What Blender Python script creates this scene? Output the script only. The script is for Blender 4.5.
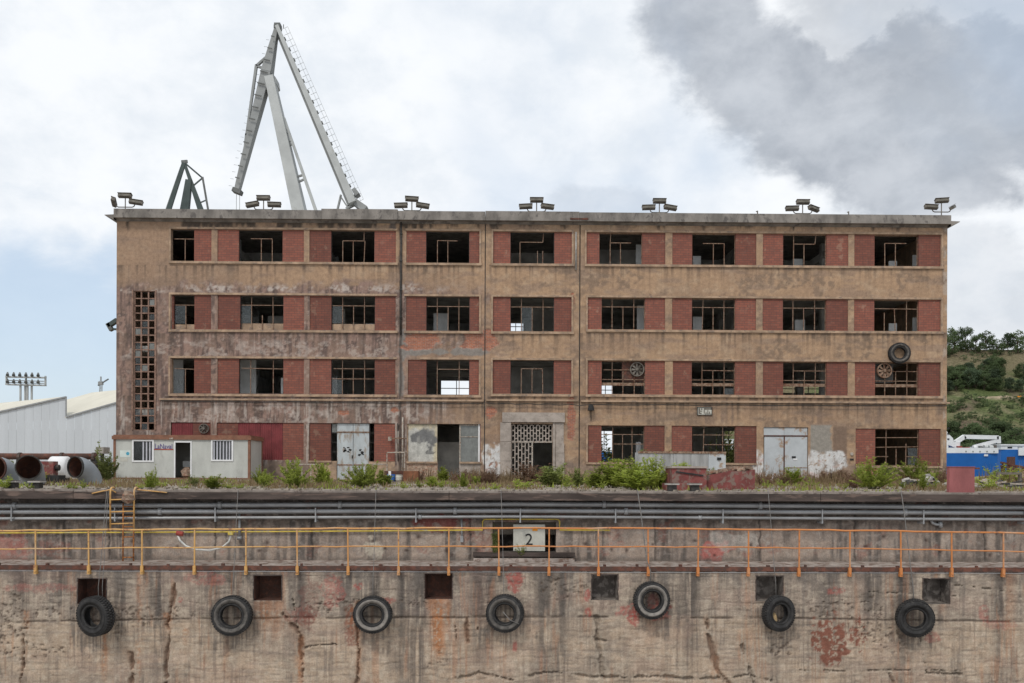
import bpy, math, random
import numpy as np
from mathutils import Vector, Matrix

# ------------------------------------------------------------------ camera, sky, sun, exposure
S = bpy.context.scene
for _o in list(bpy.data.objects):
    bpy.data.objects.remove(_o)
COL = S.collection
F, CX, H0, ZC = 900.0, 512.0, 472.0, 0.50      # focal length in pixels, principal point, eye height
YAW, ROLL = math.radians(0.8), 0.0040
_r0 = Vector((math.cos(YAW), -math.sin(YAW), 0)); _u0 = Vector((0, 0, 1)); _f = Vector((math.sin(YAW), math.cos(YAW), 0))
_R = math.cos(ROLL) * _r0 + math.sin(ROLL) * _u0
_U = -math.sin(ROLL) * _r0 + math.cos(ROLL) * _u0
cam_d = bpy.data.cameras.new('camera')
cam_d.sensor_width = 36.0
cam_d.lens = 36.0 * F / 1024.0
cam_d.shift_y = (H0 - 341.5) / 1024.0
cam_d.clip_start = 0.1; cam_d.clip_end = 9000
cam = bpy.data.objects.new('camera', cam_d); COL.objects.link(cam)
_m = Matrix.Identity(4)
for i in range(3):
    _m[i][0], _m[i][1], _m[i][2] = _R[i], _U[i], -_f[i]
_m[2][3] = ZC
cam.matrix_world = _m
S.camera = cam

SUN_EL, SUN_AZ = math.radians(52), math.radians(205)     # azimuth from +Y, clockwise: behind the camera, left
sun_d = bpy.data.lights.new('sun', 'SUN'); sun_d.energy = 1.5; sun_d.angle = math.radians(12); sun_d.color = (1.0, 0.955, 0.89)
sun = bpy.data.objects.new('sun', sun_d); COL.objects.link(sun)
_sd = Vector((math.sin(SUN_AZ) * math.cos(SUN_EL), math.cos(SUN_AZ) * math.cos(SUN_EL), math.sin(SUN_EL)))
sun.rotation_euler = _sd.to_track_quat('Z', 'Y').to_euler()
S.view_settings.view_transform = 'Standard'; S.view_settings.look = 'None'
S.view_settings.exposure = 0.10; S.view_settings.gamma = 1.0
S.view_settings.use_curve_mapping = False


class NT:
    """small helper for node trees"""
    def __init__(s, tree):
        s.t = tree; s.N = tree.nodes; s.L = tree.links
    def put(s, sock, v):
        if v is None: return
        if isinstance(v, bpy.types.NodeSocket): s.L.new(v, sock)
        elif isinstance(v, (tuple, list)) and len(v) == 3 and sock.type == 'RGBA': sock.default_value = (*v, 1)
        else: sock.default_value = v
    def m(s, op, a, b=None, c=None, clamp=False):
        n = s.N.new('ShaderNodeMath'); n.operation = op; n.use_clamp = clamp
        for i, v in enumerate((a, b, c)): s.put(n.inputs[i], v)
        return n.outputs[0]
    def vm(s, op, a, b=None):
        n = s.N.new('ShaderNodeVectorMath'); n.operation = op
        s.put(n.inputs[0], a); s.put(n.inputs[1], b)
        return n.outputs[0]
    def mix(s, f, a, b, mode='MIX'):
        n = s.N.new('ShaderNodeMix'); n.data_type = 'RGBA'; n.blend_type = mode
        s.put(n.inputs[0], f); s.put(n.inputs[6], a); s.put(n.inputs[7], b)
        return n.outputs[2]
    def step(s, x, lo, hi, a=0.0, b=1.0):
        n = s.N.new('ShaderNodeMapRange'); n.interpolation_type = 'SMOOTHSTEP'
        for k, v in zip(('Value', 'From Min', 'From Max', 'To Min', 'To Max'), (x, lo, hi, a, b)): s.put(n.inputs[k], v)
        return n.outputs[0]
    def noise(s, vec, scale=5, detail=4, rough=0.55, dist=0.0):
        n = s.N.new('ShaderNodeTexNoise')
        for k, v in zip(('Vector', 'Scale', 'Detail', 'Roughness', 'Distortion'), (vec, scale, detail, rough, dist)): s.put(n.inputs[k], v)
        return n.outputs[0]
    def pos(s): return s.N.new('ShaderNodeNewGeometry').outputs['Position']
    def sep(s, v):
        n = s.N.new('ShaderNodeSeparateXYZ'); s.put(n.inputs[0], v); return n.outputs
    def comb(s, x, y, z):
        n = s.N.new('ShaderNodeCombineXYZ')
        for i, v in enumerate((x, y, z)): s.put(n.inputs[i], v)
        return n.outputs[0]
    def attr(s, name):
        n = s.N.new('ShaderNodeAttribute'); n.attribute_name = name; return n.outputs
    def rnd(s): return s.N.new('ShaderNodeObjectInfo').outputs['Random']
    def bump(s, h, strength=0.3, dist=0.02):
        n = s.N.new('ShaderNodeBump'); n.inputs['Strength'].default_value = strength; n.inputs['Distance'].default_value = dist
        s.put(n.inputs['Height'], h); return n.outputs[0]


# ---- sky: Nishita in the gaps, a broken overcast over it
W = bpy.data.worlds.new('World'); S.world = W; W.use_nodes = True
W.node_tree.nodes.clear()
q = NT(W.node_tree)
sky = q.N.new('ShaderNodeTexSky'); sky.sky_type = 'NISHITA'; sky.sun_disc = False
sky.sun_elevation = SUN_EL; sky.sun_rotation = SUN_AZ; sky.air_density = 1.0; sky.dust_density = 1.5; sky.ozone_density = 1.0
d = q.N.new('ShaderNodeTexCoord').outputs['Generated']
dx, dy, dz = q.sep(d)
n_lo = q.noise(d, 2.6, 6, 0.5, 0.25)
n_mid = q.noise(q.vm('MULTIPLY', d, (1, 1, 1.7)), 6.5, 7, 0.56, 0.2)
n_hi = q.noise(q.vm('MULTIPLY', d, (1, 1, 1.4)), 16.0, 8, 0.6, 0.15)
# white cloud cover; thin veil with blue gaps low on the left
yy = q.m('MAXIMUM', dy, 0.08)
u_ = q.m('DIVIDE', dx, yy); v_ = q.m('DIVIDE', dz, yy)
fw = q.step(dy, 0.1, 0.45)
def ell(cx, cy, rx, ry):
    a = q.m('DIVIDE', q.m('SUBTRACT', u_, (cx - 512) / 900 + 0.014), rx / 900)
    b = q.m('DIVIDE', q.m('SUBTRACT', v_, (472 - cy) / 900), ry / 900)
    return q.m('SQRT', q.m('ADD', q.m('MULTIPLY', a, a), q.m('MULTIPLY', b, b)))
wob = q.m('ADD', q.m('MULTIPLY', q.m('SUBTRACT', n_mid, 0.5), 0.75), q.m('MULTIPLY', q.m('SUBTRACT', n_hi, 0.5), 0.85))
dark = None
for e in ((705, 20, 80, 70), (765, 70, 100, 80), (850, 115, 120, 92), (950, 100, 210, 112), (1010, 20, 130, 90), (868, 15, 120, 80), (930, 180, 130, 42), (968, 255, 80, 50), (1000, 310, 90, 60), (600, 205, 80, 24)):
    k = q.m('ADD', ell(*e), wob)
    k = q.m('MULTIPLY', q.step(k, 1.03, 0.64), 0.36 if e[0] in (968, 1000, 600) else 0.62 if e[0] in (868, 1010) else 1.0)
    dark = k if dark is None else q.m('MAXIMUM', dark, k)
dark = q.m('MULTIPLY', dark, fw)
rest = q.m('MULTIPLY', q.step(n_lo, 0.56, 0.72), q.m('SUBTRACT', 1.0, fw))
dark = q.m('MAXIMUM', dark, rest)
shade = q.m('MULTIPLY', dark, q.step(n_mid, 0.2, 0.75, 0.72, 1.0))
white = q.mix(q.step(q.m('ADD', q.m('MULTIPLY', n_mid, .6), q.m('MULTIPLY', n_hi, .4)), 0.36, 0.60), (7.5, 8.0, 8.6), (9.0, 9.25, 9.55))
grey = q.mix(q.step(q.m('ADD', q.m('MULTIPLY', n_hi, .5), q.m('MULTIPLY', n_lo, .5)), 0.40, 0.62), (3.6, 3.95, 4.5), (5.2, 5.55, 6.1))
cl = q.mix(shade, white, grey)
gapl = q.step(q.m('ADD', ell(20, 345, 270, 135), q.m('MULTIPLY', q.m('SUBTRACT', n_mid, 0.5), 2.2)), 1.1, 0.35)
gapl = q.m('MULTIPLY', q.m('MULTIPLY', gapl, fw), 0.8)
gap2 = q.m('MULTIPLY', q.step(n_lo, 0.50, 0.36), 0.35)
skyc = q.mix(1.0, sky.outputs[0], (1.35, 1.35, 1.35), 'MULTIPLY')
out = q.mix(q.m('MAXIMUM', gapl, gap2), cl, q.mix(0.55, skyc, (6.1, 7.4, 8.9)))
bg = q.N.new('ShaderNodeBackground'); q.put(bg.inputs[0], out); bg.inputs[1].default_value = 0.1
wo = q.N.new('ShaderNodeOutputWorld'); q.L.new(bg.outputs[0], wo.inputs[0])


# ------------------------------------------------------------------ geometry helpers
def P(px, py, Y):
    """the point of the plane y = Y that the pixel shows"""
    d = _R * ((px - CX) / F) + _U * ((H0 - py) / F) + _f
    t = Y / d.y
    return Vector((d.x * t, Y, ZC + d.z * t))
def PZ(px, z, Y): # x of a pixel column at depth Y, given height
    return Vector((P(px, H0, Y).x, Y, z))
def proj(x, y, z):
    z = z - ZC
    dep = x * _f.x + y * _f.y
    a = x * _R.x + y * _R.y + z * _R.z
    b = x * _U.x + y * _U.y + z * _U.z
    return CX + F * a / dep, H0 - F * b / dep

OFF = {}
def thing(name, label, cat, loc=(0, 0, 0), group=None):
    o = bpy.data.objects.new(name, None); COL.objects.link(o)
    o.empty_display_size = 0.2; o.location = loc
    o['label'] = label; o['category'] = cat
    if group: o['group'] = group
    OFF[o.name] = Vector(loc)
    return o
def tag(o, label, cat, group=None):
    o['label'] = label; o['category'] = cat
    if group: o['group'] = group
    return o
def link_mesh(name, me, mat, parent=None, loc=None, kind=None):
    o = bpy.data.objects.new(name, me); COL.objects.link(o)
    if mat is not None and len(me.materials) == 0: me.materials.append(mat)
    if parent is not None:
        o.parent = parent; OFF[o.name] = OFF.get(parent.name, Vector())
    if loc is not None: o.location = loc
    if kind: o['kind'] = kind
    return o
def clone(o, loc=None, rz=None, sc=None, label=None, rot=None):
    c = o.copy(); COL.objects.link(c)
    if loc is not None: c.location = loc
    if rz is not None: c.rotation_euler = (0, 0, rz)
    if rot is not None: c.rotation_euler = rot
    if sc is not None: c.scale = sc if isinstance(sc, (tuple, list)) else (sc, sc, sc)
    if label: c['label'] = label
    for ch in o.children:
        k = ch.copy(); COL.objects.link(k); k.parent = c
        for g in ch.children:
            e = g.copy(); COL.objects.link(e); e.parent = k
    return c

class MB:
    def __init__(s): s.v = []; s.f = []
    def add(s, vs, fs):
        n = len(s.v); s.v += [tuple(a) for a in vs]; s.f += [tuple(i + n for i in f) for f in fs]; return s
    BF = [(0, 3, 2, 1), (4, 5, 6, 7), (0, 1, 5, 4), (1, 2, 6, 5), (2, 3, 7, 6), (3, 0, 4, 7)]
    def box(s, x0, x1, y0, y1, z0, z1):
        return s.add([(x0, y0, z0), (x1, y0, z0), (x1, y1, z0), (x0, y1, z0), (x0, y0, z1), (x1, y0, z1), (x1, y1, z1), (x0, y1, z1)], s.BF)
    def obox(s, c, ax, ay, az):
        c = Vector(c); ax = Vector(ax); ay = Vector(ay); az = Vector(az)
        return s.add([c - ax - ay - az, c + ax - ay - az, c + ax + ay - az, c - ax + ay - az, c - ax - ay + az, c + ax - ay + az, c + ax + ay + az, c - ax + ay + az], s.BF)
    def beam(s, a, b, w0, h0, w1=None, h1=None, side=(0, 1, 0)):
        a = Vector(a); b = Vector(b); w1 = w0 if w1 is None else w1; h1 = h0 if h1 is None else h1
        d = (b - a).normalized(); sd = Vector(side); sd = sd - d * sd.dot(d)
        if sd.length < 1e-4: sd = Vector((1, 0, 0)) - d * d.x
        sd.normalize(); n = d.cross(sd)
        vs = []
        for p, w, h in ((a, w0, h0), (b, w1, h1)):
            vs += [p - n * w / 2 - sd * h / 2, p + n * w / 2 - sd * h / 2, p + n * w / 2 + sd * h / 2, p - n * w / 2 + sd * h / 2]
        return s.add(vs, s.BF)
    def tube(s, pts, r, n=8, caps=True):
        pts = [Vector(p) for p in pts]; rs = r if isinstance(r, (list, tuple)) else [r] * len(pts)
        base = len(s.v); prev = None
        for i, p in enumerate(pts):
            t = (pts[min(i + 1, len(pts) - 1)] - pts[max(i - 1, 0)]).normalized()
            if prev is None:
                a = Vector((0, 0, 1)) if abs(t.z) < 0.9 else Vector((1, 0, 0))
                nrm = (a - t * a.dot(t)).normalized()
            else:
                nrm = (prev - t * prev.dot(t)).normalized()
            prev = nrm; bn = t.cross(nrm)
            for k in range(n):
                an = 2 * math.pi * k / n
                s.v.append(tuple(p + (nrm * math.cos(an) + bn * math.sin(an)) * rs[i]))
        for i in range(len(pts) - 1):
            for k in range(n):
                s.f.append((base + i * n + k, base + i * n + (k + 1) % n, base + (i + 1) * n + (k + 1) % n, base + (i + 1) * n + k))
        if caps:
            s.f.append(tuple(base + k for k in reversed(range(n)))); s.f.append(tuple(base + (len(pts) - 1) * n + k for k in range(n)))
        return s
    def ring(s, prof, n, axis='Y', c=(0, 0, 0)):
        """closed profile [(r, along)] turned about an axis"""
        base = len(s.v); m = len(prof)
        for k in range(n):
            a = 2 * math.pi * k / n
            for r, t in prof:
                p = (r * math.cos(a), t, r * math.sin(a)) if axis == 'Y' else (r * math.cos(a), r * math.sin(a), t)
                s.v.append((p[0] + c[0], p[1] + c[1], p[2] + c[2]))
        for k in range(n):
            for j in range(m):
                a, b = base + k * m + j, base + k * m + (j + 1) % m
                cc, dd = base + ((k + 1) % n) * m + (j + 1) % m, base + ((k + 1) % n) * m + j
                s.f.append((a, b, cc, dd))
        return s
    def cyl(s, c, r, z0, z1, n=16): return s.tube([(c[0], c[1], z0), (c[0], c[1], z1)], r, n)
    def poly(s, pts, thick, d=(0, 1, 0)):
        d = Vector(d) * thick; n = len(pts); pts = [Vector(p) for p in pts]
        vs = pts + [p + d for p in pts]
        return s.add(vs, [tuple(range(n)), tuple(reversed(range(n, 2 * n)))] + [(i, i + n, (i + 1) % n + n, (i + 1) % n) for i in range(n)])
    def mesh(s, name, off=Vector(), smooth=False):
        me = bpy.data.meshes.new(name)
        me.from_pydata([(a[0] - off[0], a[1] - off[1], a[2] - off[2]) for a in s.v], [], s.f)
        if smooth: me.polygons.foreach_set('use_smooth', [True] * len(me.polygons))
        me.update(); return me
    def build(s, name, mat, parent=None, smooth=False, kind=None):
        off = OFF.get(parent.name, Vector()) if parent is not None else Vector()
        return link_mesh(name, s.mesh(name, off, smooth), mat, parent, kind=kind)

def pxbox(x0, x1, y0, y1, Y, Y2):
    """box whose front face (at depth Y) covers that pixel rectangle"""
    a = P(x0, (y0 + y1) / 2, Y); b = P(x1, (y0 + y1) / 2, Y); xm = (x0 + x1) / 2
    t = P(xm, y0, Y); l = P(xm, y1, Y)
    return MB().box(a.x, b.x, Y, Y2, l.z, t.z)

# value noise on numpy arrays
_rng = np.random.RandomState(7)
_T = _rng.rand(512, 512).astype(np.float32)
def vn(x, y, s=0):
    x = np.asarray(x, dtype=np.float64) + s * 17.31; y = np.asarray(y, dtype=np.float64) + s * 9.77
    xi = np.floor(x).astype(int); yi = np.floor(y).astype(int); fx = x - xi; fy = y - yi
    fx = fx * fx * (3 - 2 * fx); fy = fy * fy * (3 - 2 * fy)
    g = lambda a, b: _T[a % 512, b % 512]
    return (g(xi, yi) * (1 - fx) + g(xi + 1, yi) * fx) * (1 - fy) + (g(xi, yi + 1) * (1 - fx) + g(xi + 1, yi + 1) * fx) * fy
def fbm(x, y, s=0, o=4):
    t = 0; a = 0.5; w = 0
    for i in range(o):
        t = t + a * vn(x * 2 ** i, y * 2 ** i, s + i * 3); w += a; a *= 0.55
    return t / w
def ss(x, a, b):
    t = np.clip((x - a) / (b - a), 0, 1); return t * t * (3 - 2 * t)
def lerp(c, k, m):
    k = np.asarray(k, dtype=np.float64); m = np.clip(m, 0, 1)[:, None]
    return c * (1 - m) + k * m

def lines(breaks, step):
    b = sorted(set(round(v, 4) for v in breaks)); out = []
    for p, q_ in zip(b[:-1], b[1:]):
        n = max(1, int(math.ceil((q_ - p) / (step(p, q_) if callable(step) else step))))
        out += [p + (q_ - p) * i / n for i in range(n)]
    return np.array(out + [b[-1]])

def relief(name, xs, zs, Y, holes, paint, mat, parent, edge=True):
    """finely divided upright wall face; paint(px, py, x, z) -> colour (n,3), brick share (n), depth inward (n)"""
    nx, nz = len(xs), len(zs)
    X, Z = np.meshgrid(xs, zs); X = X.ravel(); Z = Z.ravel()
    px, py = proj(X, np.full_like(X, Y), Z)
    col, br, dep = paint(px, py, X, Z)
    cx = (xs[:-1] + xs[1:]) / 2; cz = (zs[:-1] + zs[1:]) / 2
    solid = np.ones((nz - 1, nx - 1), bool)
    for (a, b, c, e) in holes:
        solid &= ~(((cx > a) & (cx < b))[None, :] & ((cz > c) & (cz < e))[:, None])
    free = np.zeros((nz, nx), bool)           # vertices on an opening's edge stay put
    h = ~solid
    free[:-1, :-1] |= h; free[1:, :-1] |= h; free[:-1, 1:] |= h; free[1:, 1:] |= h
    free[0, :] = free[-1, :] = True; free[:, 0] = free[:, -1] = True
    dep = np.where(free.ravel(), 0, dep)
    o = OFF.get(parent.name, Vector())
    co = np.stack([X - o[0], np.full_like(X, Y) + dep - o[1], Z - o[2]], 1).astype(np.float32)
    jj, ii = np.nonzero(solid)
    a = jj * nx + ii
    quads = np.stack([a, a + 1, a + nx + 1, a + nx], 1).astype(np.int32)
    used = np.zeros(nx * nz, bool); used[quads.ravel()] = True
    remap = np.cumsum(used) - 1
    quads = remap[quads].astype(np.int32); co = co[used]; col = col[used]; br = br[used]
    me = bpy.data.meshes.new(name)
    me.vertices.add(len(co)); me.vertices.foreach_set('co', co.ravel())
    me.loops.add(quads.size); me.loops.foreach_set('vertex_index', quads.ravel())
    me.polygons.add(len(quads)); me.polygons.foreach_set('loop_start', np.arange(0, quads.size, 4, dtype=np.int32))
    me.update(calc_edges=True)
    at = me.color_attributes.new('col', 'FLOAT_COLOR', 'POINT')
    at.data.foreach_set('color', np.concatenate([np.clip(col, 0.005, 0.95), br[:, None]], 1).astype(np.float32).ravel())
    me.polygons.foreach_set('use_smooth', [True] * len(me.polygons))
    return link_mesh(name, me, mat, parent)

# ------------------------------------------------------------------ materials
def mat(name, base, rough=0.85, metal=0.0, var=0.25, scale=3.0, bump=0.2, stretch=(1, 1, 1), second=None, amt=0.5, fine=40.0, spec=0.3, obj_var=0.0):
    m = bpy.data.materials.new(name); m.use_nodes = True
    t = NT(m.node_tree); b = t.N['Principled BSDF']
    p = t.vm('MULTIPLY', t.pos(), stretch)
    n1 = t.noise(p, scale, 5, 0.6); n2 = t.noise(p, fine, 3, 0.6)
    dark = tuple(c * (1 - var) for c in base); lite = tuple(min(1, c * (1 + var)) for c in base)
    c = t.mix(t.step(n1, 0.3, 0.7), dark, lite)
    if second is not None:
        n3 = t.noise(p, scale * 1.7, 6, 0.65, 0.3)
        c = t.mix(t.step(n3, 1 - amt - 0.06, 1 - amt + 0.06), c, second)
    c = t.mix(1.0, c, t.mix(n2, (0.82, 0.82, 0.82), (1.14, 1.14, 1.14)), 'MULTIPLY')
    if obj_var:
        r = t.m('ADD', t.m('MULTIPLY', t.rnd(), 2 * obj_var), 1 - obj_var)
        c = t.mix(1.0, c, t.comb(r, r, r), 'MULTIPLY')
    t.put(b.inputs['Base Color'], c); b.inputs['Roughness'].default_value = rough; b.inputs['Metallic'].default_value = metal
    b.inputs['Specular IOR Level'].default_value = spec
    if bump: t.put(b.inputs['Normal'], t.bump(t.m('ADD', n2, n1), bump, 0.01))
    return m

def painted_wall(name, brick_scale=1.0, fine=26.0, bump=0.5):
    """colour from the wall's own weathering map, brickwork where the render has fallen off"""
    m = bpy.data.materials.new(name); m.use_nodes = True
    t = NT(m.node_tree); b = t.N['Principled BSDF']
    at = t.attr('col'); x, y, z = t.sep(t.pos())
    bk = t.N.new('ShaderNodeTexBrick'); t.put(bk.inputs['Vector'], t.comb(x, z, 0.0)); bk.inputs['Scale'].default_value = 1.0
    bk.inputs['Brick Width'].default_value = 0.25; bk.inputs['Row Height'].default_value = 0.08; bk.inputs['Mortar Size'].default_value = 0.008
    bk.inputs['Color1'].default_value = (0.42, 0.155, 0.09, 1); bk.inputs['Color2'].default_value = (0.28, 0.115, 0.08, 1); bk.inputs['Mortar'].default_value = (0.30, 0.25, 0.20, 1)
    p = t.pos(); n1 = t.noise(p, fine, 5, 0.65); n2 = t.noise(t.vm('MULTIPLY', p, (1.0, 1.0, 0.12)), 14.0, 4, 0.6); n3 = t.noise(p, 5.0, 5, 0.65)
    c = t.mix(at['Alpha'], at['Color'], bk.outputs[0])
    f = t.m('MULTIPLY', t.step(n1, 0.2, 0.8, 0.78, 1.2), t.m('MULTIPLY', t.step(n2, 0.25, 0.75, 0.96, 1.04), t.step(n3, 0.25, 0.75, 0.82, 1.16)))
    c = t.mix(1.0, c, t.comb(f, f, f), 'MULTIPLY')
    t.put(b.inputs['Base Color'], c); b.inputs['Roughness'].default_value = 0.93; b.inputs['Specular IOR Level'].default_value = 0.2
    t.put(b.inputs['Normal'], t.bump(t.m('ADD', n1, n3), bump, 0.02))
    return m

def brick_mat():
    m = bpy.data.materials.new('red_brick'); m.use_nodes = True
    t = NT(m.node_tree); b = t.N['Principled BSDF']; x, y, z = t.sep(t.pos())
    bk = t.N.new('ShaderNodeTexBrick'); t.put(bk.inputs['Vector'], t.comb(x, z, 0.0)); bk.inputs['Scale'].default_value = 1.0
    bk.inputs['Brick Width'].default_value = 0.30; bk.inputs['Row Height'].default_value = 0.13; bk.inputs['Mortar Size'].default_value = 0.012
    bk.inputs['Color1'].default_value = (0.245, 0.081, 0.053, 1); bk.inputs['Color2'].default_value = (0.180, 0.063, 0.044, 1); bk.inputs['Mortar'].default_value = (0.115, 0.058, 0.047, 1)
    p = t.pos(); n1 = t.noise(p, 3.0, 5, 0.6); n2 = t.noise(t.vm('MULTIPLY', p, (0.5, 1, 9)), 5.0, 4, 0.6)
    n4 = t.noise(p, 1.3, 6, 0.65); c = t.mix(t.step(n1, 0.5, 0.8, 0, 0.5), bk.outputs[0], (0.25, 0.13, 0.095)); c = t.mix(t.step(n4, 0.60, 0.66, 0, 0.55), c, (0.30, 0.185, 0.13)); c = t.mix(t.step(t.noise(t.vm('MULTIPLY', p, (3, 1, .35)), 2.2, 4, .6), 0.55, 0.72, 0, 0.5), c, (0.10, 0.045, 0.038))
    c = t.mix(t.step(n2, 0.55, 0.75, 0, 0.22), c, (0.13, 0.045, 0.038))
    r = t.step(t.rnd(), 0.0, 1.0, 0.80, 1.18)
    c = t.mix(1.0, c, t.comb(r, r, r), 'MULTIPLY')
    t.put(b.inputs['Base Color'], c); b.inputs['Roughness'].default_value = 0.88
    t.put(b.inputs['Normal'], t.bump(bk.outputs['Fac'], -0.4, 0.01))
    return m

def glass_mat(name, tint, alpha):
    m = bpy.data.materials.new(name); m.use_nodes = True
    t = NT(m.node_tree); b = t.N['Principled BSDF']
    n1 = t.noise(t.pos(), 4.0, 5, 0.65); n2 = t.noise(t.vm('MULTIPLY', t.pos(), (6, 1, 0.7)), 4.0, 4, 0.6)
    t.put(b.inputs['Base Color'], t.mix(n2, tuple(c * 0.6 for c in tint), tint)); b.inputs['Roughness'].default_value = 0.18
    t.put(b.inputs['Alpha'], t.step(n1, 0.25, 0.75, alpha - 0.2, alpha + 0.2)); return m

def leaf_mat(name, c1, c2, c3=None):
    m = bpy.data.materials.new(name); m.use_nodes = True
    t = NT(m.node_tree); b = t.N['Principled BSDF']
    n = t.noise(t.pos(), 9.0, 3, 0.6); c = t.mix(t.step(n, 0.3, 0.7), c1, c2)
    n2 = t.noise(t.pos(), 55.0, 2, 0.6); c = t.mix(t.step(n2, 0.6, 0.85), c, c3 or c2)
    r = t.step(t.rnd(), 0.0, 1.0, 0.75, 1.2); c = t.mix(1.0, c, t.comb(r, r, r), 'MULTIPLY')
    t.put(b.inputs['Base Color'], c); b.inputs['Roughness'].default_value = 0.7; b.inputs['Specular IOR Level'].default_value = 0.2
    tr = t.N.new('ShaderNodeBsdfTranslucent'); t.put(tr.inputs['Color'], c)
    mx = t.N.new('ShaderNodeMixShader'); mx.inputs[0].default_value = 0.45
    t.L.new(b.outputs[0], mx.inputs[1]); t.L.new(tr.outputs[0], mx.inputs[2]); t.L.new(mx.outputs[0], t.N['Material Output'].inputs[0])
    return m

M = {}
M['facade'] = painted_wall('weathered_render')
M['dock'] = painted_wall('stained_concrete', fine=30.0, bump=0.6)
M['brick'] = brick_mat()
M['trim'] = mat('pale_render_trim', (0.37, 0.26, 0.178), var=0.28, scale=2.0, bump=0.3, second=(0.24, 0.18, 0.14), amt=0.42)
M['stone'] = mat('grey_dressed_stone', (0.36, 0.31, 0.27), var=0.2, scale=2.5, bump=0.3, second=(0.27, 0.23, 0.20), amt=0.4)
M['parapet'] = mat('parapet_concrete', (0.215, 0.195, 0.175), var=0.3, scale=1.6, bump=0.4, second=(0.12, 0.108, 0.10), amt=0.42, stretch=(1, 1, 0.6))
M['inner'] = mat('interior_plaster', (0.60, 0.58, 0.54), var=0.3, scale=0.8, bump=0.2)
M['lattice'] = mat('lattice_concrete', (0.26, 0.165, 0.125), var=0.3, scale=4, bump=0.3, second=(0.17, 0.10, 0.075), amt=0.45)
M['inner_white'] = mat('interior_white', (0.72, 0.73, 0.72), var=0.15, scale=1.5, bump=0.1)
M['bar'] = mat('flaking_window_steel', (0.27, 0.19, 0.135), var=0.3, scale=6, second=(0.16, 0.075, 0.045), amt=0.47, rough=0.8)
M['bar_pale'] = mat('pale_window_steel', (0.40, 0.36, 0.31), var=0.2, scale=6, second=(0.24, 0.15, 0.10), amt=0.44, rough=0.8)
M['greydoor'] = mat('pale_blue_grey_door_paint', (0.44, 0.475, 0.485), var=0.14, scale=1.5, rough=0.6, bump=0.1, stretch=(1.5, 1, 0.5), second=(0.33, 0.29, 0.25), amt=0.43)
M['rustdoor'] = mat('rusting_door_paint', (0.46, 0.485, 0.50), var=0.1, scale=1.1, rough=0.6, bump=0.1, second=(0.34, 0.24, 0.17), amt=0.40)
M['redsheet'] = mat('dark_red_sheet', (0.19, 0.040, 0.042), var=0.2, scale=2, rough=0.6)
M['black'] = mat('black_scuffs', (0.03, 0.03, 0.03), var=0.3)
M['darkmetal'] = mat('dark_metal', (0.05, 0.048, 0.045), var=0.4, scale=5, rough=0.6, metal=0.3, second=(0.12, 0.07, 0.045), amt=0.35)
M['lampbox'] = mat('floodlight_housing', (0.15, 0.135, 0.115), var=0.4, scale=5, rough=0.7, second=(0.17, 0.13, 0.10), amt=0.4)
M['lampglass'] = mat('floodlight_glass', (0.13, 0.12, 0.10), rough=0.6, bump=0, spec=0.2)
M['cabin'] = mat('cabin_panel', (0.47, 0.475, 0.44), var=0.11, scale=1.2, rough=0.55, bump=0.05, stretch=(1, 1, 0.5), second=(0.40, 0.40, 0.37), amt=0.36)
M['cabinbrown'] = mat('cabin_brown_frame', (0.215, 0.105, 0.066), var=0.2, scale=4, rough=0.7, second=(0.20, 0.08, 0.05), amt=0.4)
M['white'] = mat('white_paint', (0.74, 0.74, 0.74), var=0.06, scale=3, rough=0.5, bump=0.05)
M['blind'] = mat('window_blind', (0.46, 0.46, 0.50), var=0.1, rough=0.7, bump=0)
M['glassdark'] = glass_mat('dark_glass', (0.03, 0.035, 0.035), 0.75)
M['dirtyglass'] = glass_mat('dirty_glass', (0.24, 0.25, 0.235), 0.86)
M['paneglass'] = glass_mat('grimy_pane', (0.10, 0.115, 0.12), 0.40)
M['signblue'] = mat('sign_violet', (0.10, 0.07, 0.24), var=0.1, bump=0)
M['signred'] = mat('sign_red', (0.35, 0.10, 0.07), var=0.2, bump=0)
M['cyan'] = mat('poster_blue', (0.08, 0.36, 0.50), var=0.1, bump=0)
M['paper'] = mat('poster_paper', (0.62, 0.68, 0.64), var=0.06, bump=0)
M['steelpipe'] = mat('grey_pipe_paint', (0.32, 0.325, 0.33), var=0.18, scale=3, rough=0.42, metal=0.25, bump=0.1, stretch=(0.4, 1, 1), second=(0.17, 0.12, 0.095), amt=0.27, spec=0.5)
M['rustedge'] = mat('rusty_steel_edge', (0.13, 0.055, 0.038), var=0.4, scale=4, second=(0.085, 0.05, 0.04), amt=0.5, bump=0.6)
M['coping'] = mat('rusty_coping', (0.072, 0.055, 0.048), var=0.45, scale=1.8, stretch=(0.4, 1, 2.6), second=(0.16, 0.115, 0.095), amt=0.42, bump=0.6)
M['copingtop'] = mat('worn_coping_top', (0.23, 0.195, 0.17), var=0.25, scale=3, second=(0.13, 0.10, 0.085), amt=0.4, bump=0.4)
M['ledge'] = mat('ledge_concrete', (0.36, 0.31, 0.275), var=0.3, scale=2.5, second=(0.17, 0.115, 0.09), amt=0.47, bump=0.5)
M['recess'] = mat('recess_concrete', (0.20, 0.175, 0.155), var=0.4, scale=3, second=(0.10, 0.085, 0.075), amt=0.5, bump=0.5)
M['recessrust'] = mat('recess_rust', (0.085, 0.036, 0.024), var=0.4, scale=5, second=(0.06, 0.032, 0.024), amt=0.5, bump=0.6)
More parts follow.
